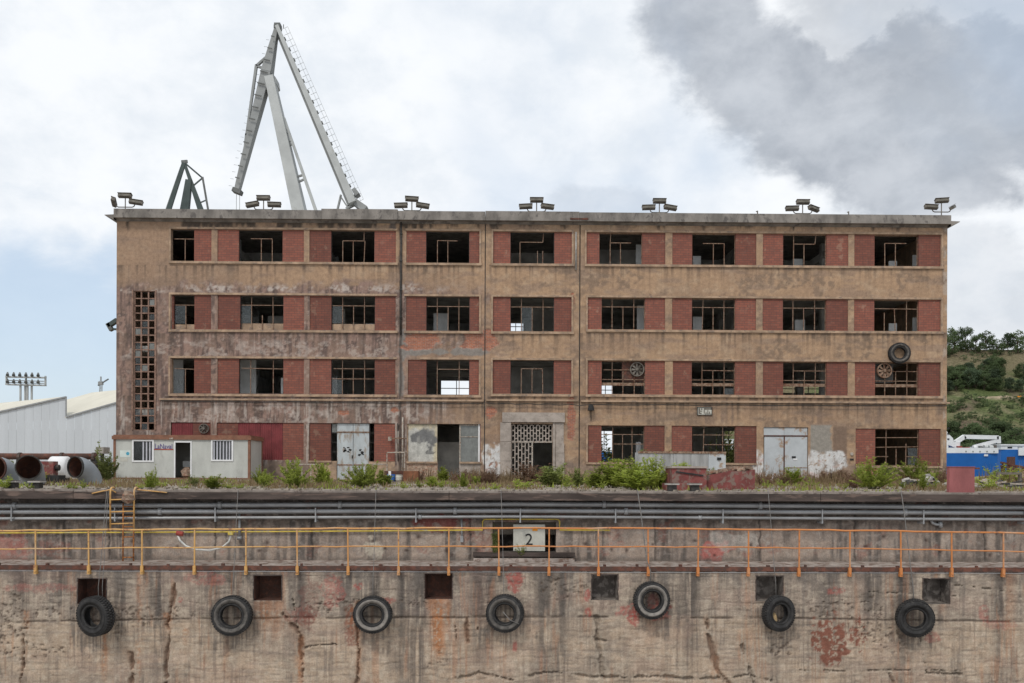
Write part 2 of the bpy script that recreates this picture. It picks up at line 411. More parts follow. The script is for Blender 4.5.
def rail_mat():
    m = bpy.data.materials.new('rail_paint'); m.use_nodes = True
    t = NT(m.node_tree); b = t.N['Principled BSDF']; x, y, z = t.sep(t.pos())
    k = t.step(t.m('ADD', x, t.m('MULTIPLY', t.noise(t.pos(), 0.35, 2), 7)), -5.0, 6.5)
    c = t.mix(k, (0.56, 0.32, 0.105), (0.53, 0.195, 0.055)); n = t.noise(t.pos(), 9, 5, 0.65)
    c = t.mix(t.step(n, 0.54, 0.66), c, (0.30, 0.13, 0.06)); c = t.mix(t.step(t.noise(t.pos(), 1.6, 3), 0.5, 0.75, 0, 0.55), c, (0.52, 0.40, 0.29))
    t.put(b.inputs['Base Color'], c); b.inputs['Roughness'].default_value = 0.6; return m
M['rail'] = rail_mat()
M['yellow'] = mat('yellow_conduit', (0.62, 0.46, 0.08), var=0.2, scale=4, rough=0.6, bump=0, second=(0.48, 0.42, 0.20), amt=0.4)
M['rope'] = mat('grey_rope', (0.17, 0.16, 0.15), var=0.2, scale=12, bump=0.3)
M['hose'] = mat('white_hose', (0.55, 0.54, 0.51), var=0.15, rough=0.6, bump=0)
M['rubber'] = mat('tyre_rubber', (0.030, 0.029, 0.029), var=0.35, scale=5, rough=0.78, bump=0.3, second=(0.05, 0.047, 0.044), amt=0.42)
M['rubbergrey'] = mat('dusty_tyre_sidewall', (0.115, 0.105, 0.095), var=0.3, scale=6, rough=0.9, bump=0.3, second=(0.06, 0.056, 0.052), amt=0.42)
M['rubberpale'] = mat('chalky_tyre_sidewall', (0.22, 0.20, 0.18), var=0.25, scale=7, rough=0.9, bump=0.3, second=(0.12, 0.11, 0.10), amt=0.4)
M['plate'] = mat('number_plate', (0.52, 0.51, 0.45), var=0.1, scale=3, bump=0.1, second=(0.38, 0.35, 0.28), amt=0.3)
M['ductgrey'] = mat('galvanised_duct', (0.29, 0.31, 0.33), var=0.12, scale=1.5, rough=0.55, metal=0.2, bump=0.1, second=(0.26, 0.24, 0.225), amt=0.32)
M['ductrust'] = mat('duct_inner_rust', (0.10, 0.042, 0.028), var=0.4, scale=3, second=(0.07, 0.035, 0.028), amt=0.5, bump=0.4)
M['pinkbox'] = mat('faded_red_box', (0.29, 0.10, 0.098), var=0.22, scale=1.6, rough=0.7, bump=0.1, stretch=(1, 1, 0.4), second=(0.28, 0.105, 0.10), amt=0.4)
M['redconc'] = mat('red_painted_concrete', (0.20, 0.062, 0.056), var=0.3, scale=3, second=(0.21, 0.15, 0.125), amt=0.46, bump=0.4)
M['rubble'] = mat('rubble', (0.30, 0.22, 0.165), var=0.35, scale=7, second=(0.26, 0.115, 0.07), amt=0.42, bump=0.5, obj_var=0.25)
M['graysheet'] = mat('grey_sheet', (0.33, 0.33, 0.325), var=0.25, scale=1.4, stretch=(2.2, 1, 0.35), second=(0.19, 0.185, 0.18), amt=0.4)
M['rustsheet'] = mat('rusty_crate', (0.20, 0.085, 0.045), var=0.3, scale=4, second=(0.13, 0.06, 0.04), amt=0.4)
M['bluedrum'] = mat('blue_drum', (0.035, 0.13, 0.42), var=0.15, rough=0.45, bump=0)
M['concrete'] = mat('plain_concrete', (0.34, 0.32, 0.295), var=0.25, scale=2, bump=0.4, second=(0.24, 0.22, 0.20), amt=0.4)
M['ground'] = mat('dusty_apron', (0.28, 0.24, 0.195), var=0.25, scale=0.9, second=(0.22, 0.19, 0.15), amt=0.45, fine=14, bump=0.6)
M['shed'] = mat('shed_cladding', (0.55, 0.58, 0.605), var=0.05, scale=0.4, rough=0.55, bump=0.02, stretch=(1, 1, 0.15))
M['shedroof'] = mat('shed_roof', (0.60, 0.57, 0.48), var=0.06, scale=0.3, rough=0.7, bump=0.02)
M['shedtrim'] = mat('shed_trim', (0.30, 0.31, 0.32), var=0.1, bump=0)
M['cranewhite'] = mat('crane_grey_white', (0.44, 0.455, 0.445), var=0.1, scale=0.5, rough=0.6, bump=0.03, second=(0.40, 0.40, 0.375), amt=0.33)
M['cranegrey'] = mat('crane_grey', (0.28, 0.29, 0.285), var=0.12, scale=0.5, rough=0.6, bump=0.03)
M['cranedark'] = mat('crane_dark_steel', (0.14, 0.145, 0.14), var=0.2, scale=1, bump=0)
M['cranegreen'] = mat('crane_green', (0.056, 0.074, 0.07), var=0.2, scale=0.6, rough=0.6, bump=0.03)
M['shipblue'] = mat('hull_blue', (0.018, 0.13, 0.42), var=0.08, scale=0.4, rough=0.45, bump=0)
M['shipwhite'] = mat('ship_white', (0.72, 0.73, 0.73), var=0.06, scale=0.5, rough=0.5, bump=0)
M['shipred'] = mat('deck_red', (0.30, 0.06, 0.045), var=0.2, scale=1, bump=0)
M['orange'] = mat('funnel_orange', (0.75, 0.28, 0.02), var=0.1, bump=0)
M['bark'] = mat('bark', (0.10, 0.075, 0.055), var=0.3, scale=4, bump=0.4)
M['stem'] = mat('weed_stem', (0.16, 0.17, 0.065), var=0.3, bump=0)
M['drystem'] = mat('dry_stem', (0.24, 0.16, 0.10), var=0.3, bump=0)
M['leaf'] = leaf_mat('weed_leaf', (0.27, 0.33, 0.06), (0.41, 0.46, 0.10), (0.50, 0.52, 0.18))
M['leaf2'] = leaf_mat('olive_leaf', (0.19, 0.23, 0.07), (0.28, 0.31, 0.11), (0.36, 0.35, 0.17))
M['leafdry'] = leaf_mat('dry_leaf', (0.19, 0.11, 0.075), (0.29, 0.19, 0.13), (0.36, 0.26, 0.18))
M['grassdry'] = leaf_mat('dry_grass', (0.24, 0.17, 0.095), (0.36, 0.27, 0.155), (0.42, 0.34, 0.20))
M['treeleaf'] = leaf_mat('tree_leaf', (0.085, 0.125, 0.055), (0.135, 0.18, 0.08), (0.185, 0.225, 0.105))
M['treeleaf2'] = leaf_mat('pine_leaf', (0.07, 0.105, 0.06), (0.105, 0.14, 0.08), (0.14, 0.175, 0.095))
# ------------------------------------------------------------------ the setting: ground, water, dock floor, hill
YB, YE = 50.0, 63.0                  # building front and back
YC, YU, YL = 23.40, 23.95, 22.50     # coping face, upper quay wall, lower quay wall
def struct(name, mb, m, smooth=False):
    o = mb.build(name, m, None, smooth); o['kind'] = 'structure'; return o
g = MB()
g.box(-400, 400, 24.52, 112, -1.2, 0.0)
g.box(-3000, 20, 112.01, 3000, -1.2, 0.0)
struct('ground', g, M['ground'])
mw = bpy.data.materials.new('harbour_water'); mw.use_nodes = True
_t = NT(mw.node_tree); _b = _t.N['Principled BSDF']; _b.inputs['Base Color'].default_value = (0.03, 0.06, 0.065, 1); _b.inputs['Roughness'].default_value = 0.12
_t.put(_b.inputs['Normal'], _t.bump(_t.noise(_t.pos(), 0.8, 4), 0.3, 0.2))
struct('water', MB().add([(20.01, 112.02, -2.5), (3500, 112.02, -2.5), (3500, 3500, -2.5), (20.01, 3500, -2.5)], [(0, 1, 2, 3)]), mw)
struct('dock_floor', MB().box(-150, 150, -60, 24.5, -9.6, -9.0), M['concrete'])

# hill on the right, far behind
def hill_h(x, y):
    r = ss(x, 60, 190)
    t = np.clip((y - 300) / 190, 0, 1)
    prof = np.where(t < 0.52, t / 0.52 * 36.0, np.where(t < 0.60, 36.0 + (t - 0.52) * 6, 36.5 + (t - 0.60) / 0.40 * 33.0))
    back = ss(y, 500, 800)
    z = prof * (1 - back * 0.8) * r
    z = z + (fbm(x / 45, y / 45, 3) - 0.5) * 9 * np.clip(t * 3, 0, 1) * r + (fbm(x / 9, y / 9, 5) - 0.5) * 2.2 * np.clip(t * 3, 0, 1) * r
    return z - 2.8 + 1.0 * r
hx = np.concatenate([np.arange(40, 190, 10), np.arange(190, 300, 1.6), np.arange(300, 700, 16)]); hy = np.concatenate([np.arange(270, 500, 1.8), np.arange(500, 900, 25)])
X, Yg = np.meshgrid(hx, hy); Xf, Yf = X.ravel(), Yg.ravel(); Zf = hill_h(Xf, Yf)
nx, ny = len(hx), len(hy)
a_ = (np.arange(ny - 1)[:, None] * nx + np.arange(nx - 1)[None, :]).ravel()
mh = bpy.data.meshes.new('hill')
mh.from_pydata(np.stack([Xf, Yf, Zf], 1).tolist(), [], np.stack([a_, a_ + 1, a_ + nx + 1, a_ + nx], 1).tolist())
tt = (Yf - 300) / 190 + (fbm(Xf / 12, Yf / 12, 8) - 0.5) * 0.06
hc = np.tile(np.array([[0.10, 0.125, 0.05]]), (len(Xf), 1))
hc = lerp(hc, (0.19, 0.17, 0.10), ss(fbm(Xf / 10, Yf / 14, 11), 0.52, 0.66) * 0.8)
hc = lerp(hc, (0.15, 0.10, 0.085), ss(fbm(Xf / 16, Yf / 22, 14), 0.55, 0.7) * 0.7)
hc = lerp(hc, (0.165, 0.135, 0.085), ss(tt, 0.78, 0.85) * 0.85)
hc = lerp(hc, (0.38, 0.30, 0.215), ss(tt, 0.50, 0.525) * (1 - ss(tt, 0.575, 0.60)) * ss(fbm(Xf / 6, Yf / 6, 19), .3, .45))
hc = lerp(hc, (0.06, 0.085, 0.035), (1 - ss(tt, 0.1, 0.25)) * 0.8)
ca = mh.color_attributes.new('col', 'FLOAT_COLOR', 'POINT'); ca.data.foreach_set('color', np.concatenate([hc, np.zeros((len(Xf), 1))], 1).astype(np.float32).ravel())
mh.polygons.foreach_set('use_smooth', [True] * len(mh.polygons))
hm = bpy.data.materials.new('hill_soil'); hm.use_nodes = True
_t = NT(hm.node_tree); _b = _t.N['Principled BSDF']; _n = _t.noise(_t.pos(), 0.9, 6, 0.65); _f2 = _t.step(_n, 0.25, 0.75, 0.6, 1.35)
_t.put(_b.inputs['Base Color'], _t.mix(1.0, _t.attr('col')['Color'], _t.comb(_f2, _f2, _f2), 'MULTIPLY')); _b.inputs['Roughness'].default_value = 1.0; _b.inputs['Specular IOR Level'].default_value = 0.05
_t.put(_b.inputs['Normal'], _t.bump(_n, 0.8, 1.0))
link_mesh('hill', mh, hm)['kind'] = 'structure'

# mound of dry earth right of the building
mo = MB(); _k = 26
for j in range(_k):
    for i in range(_k):
        x = 26 + 24 * i / (_k - 1); y = 38 + 26 * j / (_k - 1)
        s_ = max(0, 1 - ((x - 35.0) / 7.5) ** 2) * max(0, 1 - ((y - 50) / 10) ** 2)
        mo.v.append((x, y, -0.06 + 1.05 * s_ + (0.12 * (vn(x * 1.3, y * 1.3, 3) - 0.5) if s_ > 0 else 0)))
for j in range(_k - 1):
    for i in range(_k - 1):
        a = j * _k + i; mo.f.append((a, a + 1, a + _k + 1, a + _k))
M['mound'] = mat('dry_earth', (0.32, 0.235, 0.15), var=0.25, scale=1.5, second=(0.20, 0.16, 0.085), amt=0.45, bump=0.6)
struct('earth_mound', mo, M['mound'], True)

# ------------------------------------------------------------------ the derelict building
BX = lambda px: P(px, 345, YB).x
BZ = lambda py: P(530, py, YB).z
bl = thing('derelict_building', 'long four-storey derelict building of brown render and red brick panels facing the dock', 'building', (BX(531), YB, 0))
ROWS = {4: (231.9, 263.4), 3: (297.2, 331.3), 2: (360.3, 393.8), 1: (424.6, 461.8)}
C4 = [(170.5, 211, 171.5, 193.5), (217, 303.5, 238, 282), (309, 395.5, 330.5, 374), (406, 479, 425.5, 469), (492.8, 571.5, 510, 554), (586, 665, 599, 642), (672, 756, 692, 735.5), (762.5, 848, 783, 826.5), (854, 940.5, 874.5, 918.5)]
C3 = [(171.5, 211, 173, 194), (217.5, 304, 239.7, 283), (309.5, 395.5, 331, 374.7), (406, 479, 426, 469.5), (492.8, 571.5, 510.3, 554), (587, 665, 601.5, 645), (672, 756, 692, 735.5), (762.5, 848, 783, 826.5), (854, 940.5, 874.5, 919)]
C2 = [(171.5, 211, 172.5, 194), (217.5, 304, 238.7, 283.2), (309.5, 395.5, 331, 374.7), (408, 479, 426.3, 469.5), (492.8, 571.5, 510.6, 554), (588, 665, 601.8, 645.3), (673, 756, 692, 735.5), (763, 848, 783.5, 827), (855, 940.5, 875.5, 919)]
WZB = P(530, 480.3, YB).z - 0.02
holes = []; openings = []
def add_open(r, i, x0, x1, y0, y1, w0=None, w1=None):
    h = (BX(x0), BX(x1), BZ(y1), BZ(y0)); holes.append(h); openings.append((r, i, h, None if w0 is None else (BX(w0), BX(w1))))
for r, C in ((4, C4), (3, C3), (2, C2)):
    for i, c in enumerate(C):
        y0, y1 = ROWS[r]
        if r == 3 and i >= 5: y1 = 328.8
        if r == 2 and i < 4: y1 = 395.2
        add_open(r, i, c[0], c[1], y0, y1, c[2], c[3])
# ground floor
add_open(1, 0, 171, 211, 424, 461, 171.5, 193)
add_open(1, 1, 217, 304, 424, 461, 238, 283)
add_open(1, 2, 309.5, 395.5, 424, 480.2)
add_open(1, 3, 407, 481, 424.3, 480.2)
add_open(1, 4, 511.5, 553, 424, 480.2)
add_open(1, 5, 588.5, 665, 425, 462, 601.8, 645)
add_open(1, 6, 672, 757, 425, 462.5, 692.5, 736)
add_open(1, 7, 764, 808.5, 426, 480.2)
add_open(1, 8, 856, 941, 427, 464.3, 876, 920)
add_open(5, 0, 133.5, 155, 293.5, 432)       # stair lattice
XL, XR = BX(116.3), BX(947); ZT = BZ(222.0)
seams = [(BX(484.4), BX(485.4), WZB, ZT), (BX(579.0), BX(580.2), WZB, ZT)]

def ellip(px, py, cx, cy, rx, ry, s, k=0.9, f=9.0):
    d = np.sqrt(((px - cx) / rx) ** 2 + ((py - cy) / ry) ** 2) + (fbm(px / f, py / f, s) - 0.5) * k * 2
    return 1 - ss(d, 0.80, 1.05)

def facade_paint(px, py, x, z):
    n1 = fbm(px / 55, py / 30, 1); n2 = fbm(px / 9, py / 7, 2); n3 = fbm(px / 3.2, py / 26, 4); n4 = fbm(px / 2.2, py / 2.2, 6, 3)
    c = np.tile(np.array([[0.408, 0.272, 0.173]]), (len(px), 1))
    c = lerp(c, (0.32, 0.215, 0.145), ss(n1, 0.42, 0.66) * 0.75)
    c = lerp(c, (0.45, 0.33, 0.228), ss(n2, 0.52, 0.72) * 0.5)
    c = lerp(c, (0.265, 0.19, 0.145), ss(fbm(px / 30, py / 6, 21), 0.53, 0.68) * 0.55)
    dep = (n4 - 0.5) * 0.014
    n5 = fbm(px / 4.5, py / 4.0, 8)
    c = lerp(c, (0.29, 0.195, 0.13), ss(n5, 0.5, 0.68) * 0.28)
    c = lerp(c, (0.23, 0.165, 0.12), ss(fbm(px / 24, py / 14, 22), 0.54, 0.66) * ss(n5, 0.35, 0.55) * 0.75)
    # older, stripped render low on the left
    w = (1 - ss(px + (n1 - 0.5) * 140, 385, 500)) * ss(py + (n2 - 0.5) * 18, 279, 290)
    c = lerp(c, (0.245, 0.168, 0.138), w * 0.85)
    c = lerp(c, (0.30, 0.20, 0.165), w * ss(n2, 0.5, 0.65) * 0.7)
    c = lerp(c, (0.125, 0.09, 0.08), w * ss(n3, 0.50, 0.66) * 0.8)
    c = lerp(c, (0.105, 0.078, 0.07), w * ss(fbm(px / 7, py / 22, 24), 0.52, 0.66) * ss(n5, 0.4, 0.55) * 0.8)
    c = lerp(c, (0.39, 0.30, 0.25), w * ss(n5, 0.60, 0.70) * 0.6)
    c = lerp(c, (0.12, 0.09, 0.08), (1 - ss(np.abs(px - 145 - (n2 - .5) * 16), 13, 22)) * ss(py, 285, 300) * ss(n5, .38, .55) * .55)
    peel = ss(fbm(px / 10, py / 7, 9), 0.52, 0.60) * (ss(py, 279, 284) * (1 - ss(py, 290, 294)) + 0.75 * ss(py, 397, 402) * (1 - ss(py, 421, 424)) + 0.55 * ss(py, 338, 343) * (1 - ss(py, 356, 359)))
    c = lerp(c, (0.50, 0.43, 0.38), w * peel * ss(n4, 0.25, 0.5) * 0.85)
    ver = ss(fbm(px / 2.0, py / 30, 33), 0.57, 0.66) * w * ss(py, 396, 400)
    c = lerp(c, (0.50, 0.44, 0.39), ver * 0.65)
    # upper left: browner
    c = lerp(c, (0.285, 0.195, 0.14), (1 - ss(px, 130, 420)) * (1 - w) * 0.55)
    # band under the cornice: black moss stains
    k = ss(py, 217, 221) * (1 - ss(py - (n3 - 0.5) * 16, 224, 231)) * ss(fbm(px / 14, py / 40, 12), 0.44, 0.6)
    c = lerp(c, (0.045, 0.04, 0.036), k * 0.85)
    # drips below sills and string course
    for ys, a in ((265, 0.7), (333, 0.75), (396, 0.85), (402.5, 0.8)):
        k = (py > ys) * np.exp(-(py - ys) / (4 + 14 * fbm(px / 4, px * 0 + ys, 15))) * ss(fbm(px / 2.6, px * 0 + ys, 17, 3), 0.48, 0.66)
        c = lerp(c, (0.10, 0.075, 0.06), k * a)
    big = ss(fbm(px / 20, py / 60, 40), 0.56, 0.68) * ss(py, 396, 405) * (1 - ss(py, 422, 426)) * ss(n3, 0.4, 0.6)
    c = lerp(c, (0.20, 0.145, 0.115), big * 0.6)
    # ground-floor piers and base
    base = ss(py + (n2 - 0.5) * 10, 462, 466)
    c = lerp(c, (0.29, 0.215, 0.165), base * 0.8)
    c = lerp(c, (0.20, 0.15, 0.12), base * ss(n2, 0.5, 0.62) * 0.8)
    # exposed brick where render has fallen
    br = np.zeros(len(px))
    for e in ((425, 339, 22, 8.5), (472, 340, 22, 8), (489, 344, 9, 8), (488, 334, 5, 6), (418, 347, 18, 3.5), (491, 412, 6, 6.5), (571, 418, 4.5, 24), (490, 466, 7, 6), (572, 300, 2.5, 6), (425, 470, 16, 6), (870, 471, 10, 4), (690, 262, 3, 2), (395, 410, 5, 3), (345, 413, 6, 3)):
        br = np.maximum(br, ellip(px, py, *e, s=e[0], k=0.55, f=5.0))
    k = ellip(px, py, 452, 338, 15, 9, 77, 0.3); br = br * (1 - k)
    # grey cement repairs
    for e in ((415, 352, 18, 4), (468, 352, 22, 4.5), (403, 345, 5, 16), (401, 380, 3.5, 18), (441, 352, 10, 3)):
        c = lerp(c, (0.235, 0.215, 0.195), ellip(px, py, *e, s=e[0] + 3, k=0.5, f=6.0) * 0.9)
    c = lerp(c, (0.40, 0.34, 0.25), ellip(px, py, 420, 325, 8, 8, 5, 0.5, 5.0) * 0.6)
    c = lerp(c, (0.075, 0.062, 0.055), (1 - ss(np.abs(px - 400.5 - (fbm(py / 12, py * 0, 3) - 0.5) * 3), 0.6, 2.0)) * 0.8)
    c = lerp(c, (0.13, 0.105, 0.09), (1 - ss(np.abs(px - 393 - (n2 - 0.5) * 6), 2.0, 5.0)) * ss(py, 217, 220) * (1 - ss(py, 229, 233)))
    # grey render left beside the right-hand steel door
    k = ss(px, 810, 811) * (1 - ss(px + (n2 - 0.5) * 6, 831, 833)) * ss(py, 424, 426) * (1 - ss(py + (n2 - 0.5) * 6, 452, 456))
    c = lerp(c, (0.29, 0.265, 0.23), k)
    k = ss(px, 832, 834) * (1 - ss(px, 846, 848)) * ss(py, 425, 428) * (1 - ss(py, 462, 466)); c = lerp(c, (0.20, 0.14, 0.105), k * 0.9)
    # white paint splashes
    wh = np.zeros(len(px))
    for e in ((498, 462, 15, 17), (488, 455, 7, 10), (505, 470, 8, 12), (827, 463, 21, 11), (815, 462, 9, 14), (838, 458, 9, 8), (752, 457, 9, 8), (759, 464, 6, 14), (761, 476, 9, 4)):
        wh = np.maximum(wh, ellip(px, py, *e, s=e[0] + e[1], k=0.42, f=6.0))
    wh = wh * ss(n4, 0.22, 0.4) * (0.35 + 0.65 * ss(fbm(px / 4, py / 12, 51), 0.34, 0.46))
    c = lerp(c, (0.63, 0.625, 0.615), wh * 0.95)
    c = lerp(c, (0.55, 0.36, 0.32), wh * ss(fbm(px / 9, py / 5, 61), 0.58, 0.66) * 0.6)
    br = br * (1 - wh)
    dep = dep + br * 0.035
    # right edge chipped
    c = lerp(c, (0.42, 0.35, 0.29), ss(px, 942, 944) * ss(fbm(px / 4, py / 9, 71), 0.56, 0.62) * 0.7)
    return c, br, dep

STEP = 50.0 / 900.0
xs = lines([XL, XR] + [v for h in holes + seams for v in h[:2]], STEP); zs = lines([WZB, ZT] + [v for h in holes for v in h[2:]], STEP)
relief('front_wall', xs, zs, YB, holes + seams, facade_paint, M['facade'], bl)
# reveals of the openings and the joints, thickness of the wall
rv = MB(); T = 0.32
for (a, b, c_, e) in holes + seams:
    rv.add([(a, YB, c_), (a, YB + T, c_), (a, YB + T, e), (a, YB, e)], [(0, 1, 2, 3)])
    rv.add([(b, YB, c_), (b, YB + T, c_), (b, YB + T, e), (b, YB, e)], [(3, 2, 1, 0)])
    rv.add([(a, YB, e), (a, YB + T, e), (b, YB + T, e), (b, YB, e)], [(0, 1, 2, 3)])
    rv.add([(a, YB, c_), (a, YB + T, c_), (b, YB + T, c_), (b, YB, c_)], [(3, 2, 1, 0)])
rv.build('window_reveal', M['trim'], bl, kind='stuff')
# inner face of the front wall, side and back walls
def plain_wall(xs_, zs_, Y, hs):
    mb = MB()
    for j in range(len(zs_) - 1):
        for i in range(len(xs_) - 1):
            cx, cz = (xs_[i] + xs_[i + 1]) / 2, (zs_[j] + zs_[j + 1]) / 2
            if any(a < cx < b and c_ < cz < e for a, b, c_, e in hs): continue
            mb.add([(xs_[i], Y, zs_[j]), (xs_[i + 1], Y, zs_[j]), (xs_[i + 1], Y, zs_[j + 1]), (xs_[i], Y, zs_[j + 1])], [(3, 2, 1, 0)])
    return mb
big = 1e6
plain_wall(lines([XL, XR] + [v for h in holes for v in h[:2]], big), lines([WZB, ZT] + [v for h in holes for v in h[2:]], big), YB + T, holes).build('inner_front_wall', M['inner'], bl)
BXE = lambda px, py: P(px, py, YE).x
bh = []
for (x0, x1, y0, y1) in ((441, 472, 380.5, 396), (598, 613, 384, 396), (508, 523.5, 322, 331), (596, 612.5, 431, 479), (716, 742, 431, 479), (782, 822, 384.5, 393), (672, 690, 436, 479)):
    bh.append((BXE(x0, y0), BXE(x1, y0), P((x0 + x1) / 2, y1, YE).z, P((x0 + x1) / 2, y0, YE).z))
plain_wall(lines([XL, XR] + [v for h in bh for v in h[:2]], big), lines([WZB, ZT] + [v for h in bh for v in h[2:]], big), YE, bh).build('back_wall', M['inner'], bl)
plain_wall(lines([XL, XR] + [v for h in bh for v in h[:2]], big), lines([WZB, ZT] + [v for h in bh for v in h[2:]], big), YE + 0.25, bh).build('outer_back_wall', M['trim'], bl)
for h in bh[:6]:
    w = MB(); n = max(2, int((h[1] - h[0]) / 0.75))
    for i in range(1, n): x = h[0] + (h[1] - h[0]) * i / n; w.box(x - .025, x + .025, YE + .05, YE + .1, h[2], h[3])
    z = (h[2] + h[3]) / 2; w.box(h[0], h[1], YE + .06, YE + .11, z - .025, z + .025)
    w.build('back_window_bars', M['bar_pale'], bl)
for s_, x in (('left', XL), ('right', XR)):
    MB().box(min(x, x + (0.3 if s_ == 'left' else -0.3)), max(x, x + (0.3 if s_ == 'left' else -0.3)), YB + 0.004, YE + 0.25, WZB, ZT).build('side_wall', M['trim'], bl)
# floors, columns, partitions
for py in (345.5, 277.5, 409):
    z = BZ(py + 2); MB().box(XL + 0.3, XR - 0.3, YB + T + 0.003, YE - 0.003, z - 0.3, z).build('floor_slab', M['inner'], bl)
MB().box(XL + 0.3, XR - 0.3, YB + T + 0.003, YE - 0.003, WZB, 0.06).build('floor_slab', M['inner'], bl)
MB().box(XL, XR, YB + 0.005, YE + 0.25, ZT + 0.002, ZT + 0.28).build('roof_slab', M['parapet'], bl)
for i, px in enumerate((214, 306.5, 401, 486, 580, 668.5, 759, 851)):
    for Y in (54.3, 58.6):
        x = BX(px); MB().box(x - .2, x + .2, Y - .2, Y + .2, 0.06, ZT).build('inner_column', M['inner_white'] if i < 2 else M['inner'], bl)
    x = BX(px)
    for py in (279.5, 347.5, 411, 226):
        z = BZ(py) - 0.3; MB().box(x - .15, x + .15, YB + T + .01, YE - .01, z - 0.42, z - 0.004).build('ceiling_beam', M['inner'], bl)
fl = {4: (BZ(279.5) + .004, BZ(222) - .01), 3: (BZ(347.5) + .004, BZ(279.5) - .31), 2: (BZ(411) + .004, BZ(347.5) - .31), 1: (0.064, BZ(411) - .31)}
def panel(r, px0, px1, Y, m, frac=1.0, th=0.08):
    z0, z1 = fl[r]; py = sum(ROWS[r]) / 2
    MB().box(P(px0, py, Y).x, P(px1, py, Y).x, Y, Y + th, z0, z0 + (z1 - z0) * frac).build('partition', m, bl)
def cross(r, px, Y0, Y1, m):
    z0, z1 = fl[r]; x = BX(px); MB().box(x - .05, x + .05, Y0, Y1, z0, z1).build('partition', m, bl)
W_, I_ = M['inner_white'], M['inner']
panel(4, 793, 802.5, 53.0, W_, .62); panel(3, 795, 805, 53.0, W_, .62); panel(3, 433.5, 448.5, 53.2, W_, .7); panel(3, 331, 345, 54, I_, .8)
panel(3, 637, 645, 52.2, W_, .8); panel(4, 636, 642, 52.2, W_, .8); panel(3, 693, 702, 53, W_, .66); panel(4, 693, 701, 53, W_, .66)
panel(4, 889, 897, 52, W_, .52); panel(3, 889, 897, 52, W_, .52); panel(4, 913, 918, 51.6, W_, .6); panel(3, 913, 919, 51.6, W_, .6)
panel(2, 172, 183, 51.8, W_); panel(2, 236, 256, 52.4, W_); panel(2, 281, 283, 51.6, W_, .6); panel(3, 268, 283, 54.5, I_, .7); panel(3, 240, 252, 54, I_, .7)
panel(3, 366, 374, 51.2, W_, .42); panel(1, 438, 461, 53.0, I_, .62); panel(2, 331, 337, 51.4, W_, .6)
panel(1, 636, 641, 51.2, M['white'], .62); panel(1, 641.5, 662, 52.0, W_, .6)
for r in (4, 3, 2):
    cross(r, 580, 52.0, YE, I_); cross(r, 306.5, 51.6, YE, W_); cross(r, 759, 54.5, YE, I_)
cross(2, 214, 50.4, YE, W_)
panel(4, 496, 571, 57, I_); panel(3, 530, 571, 57, I_); panel(2, 500, 575, 56.5, I_); panel(4, 586, 665, 56, I_); panel(4, 672, 845, 58.5, I_); panel(4, 220, 300, 57.5, I_)

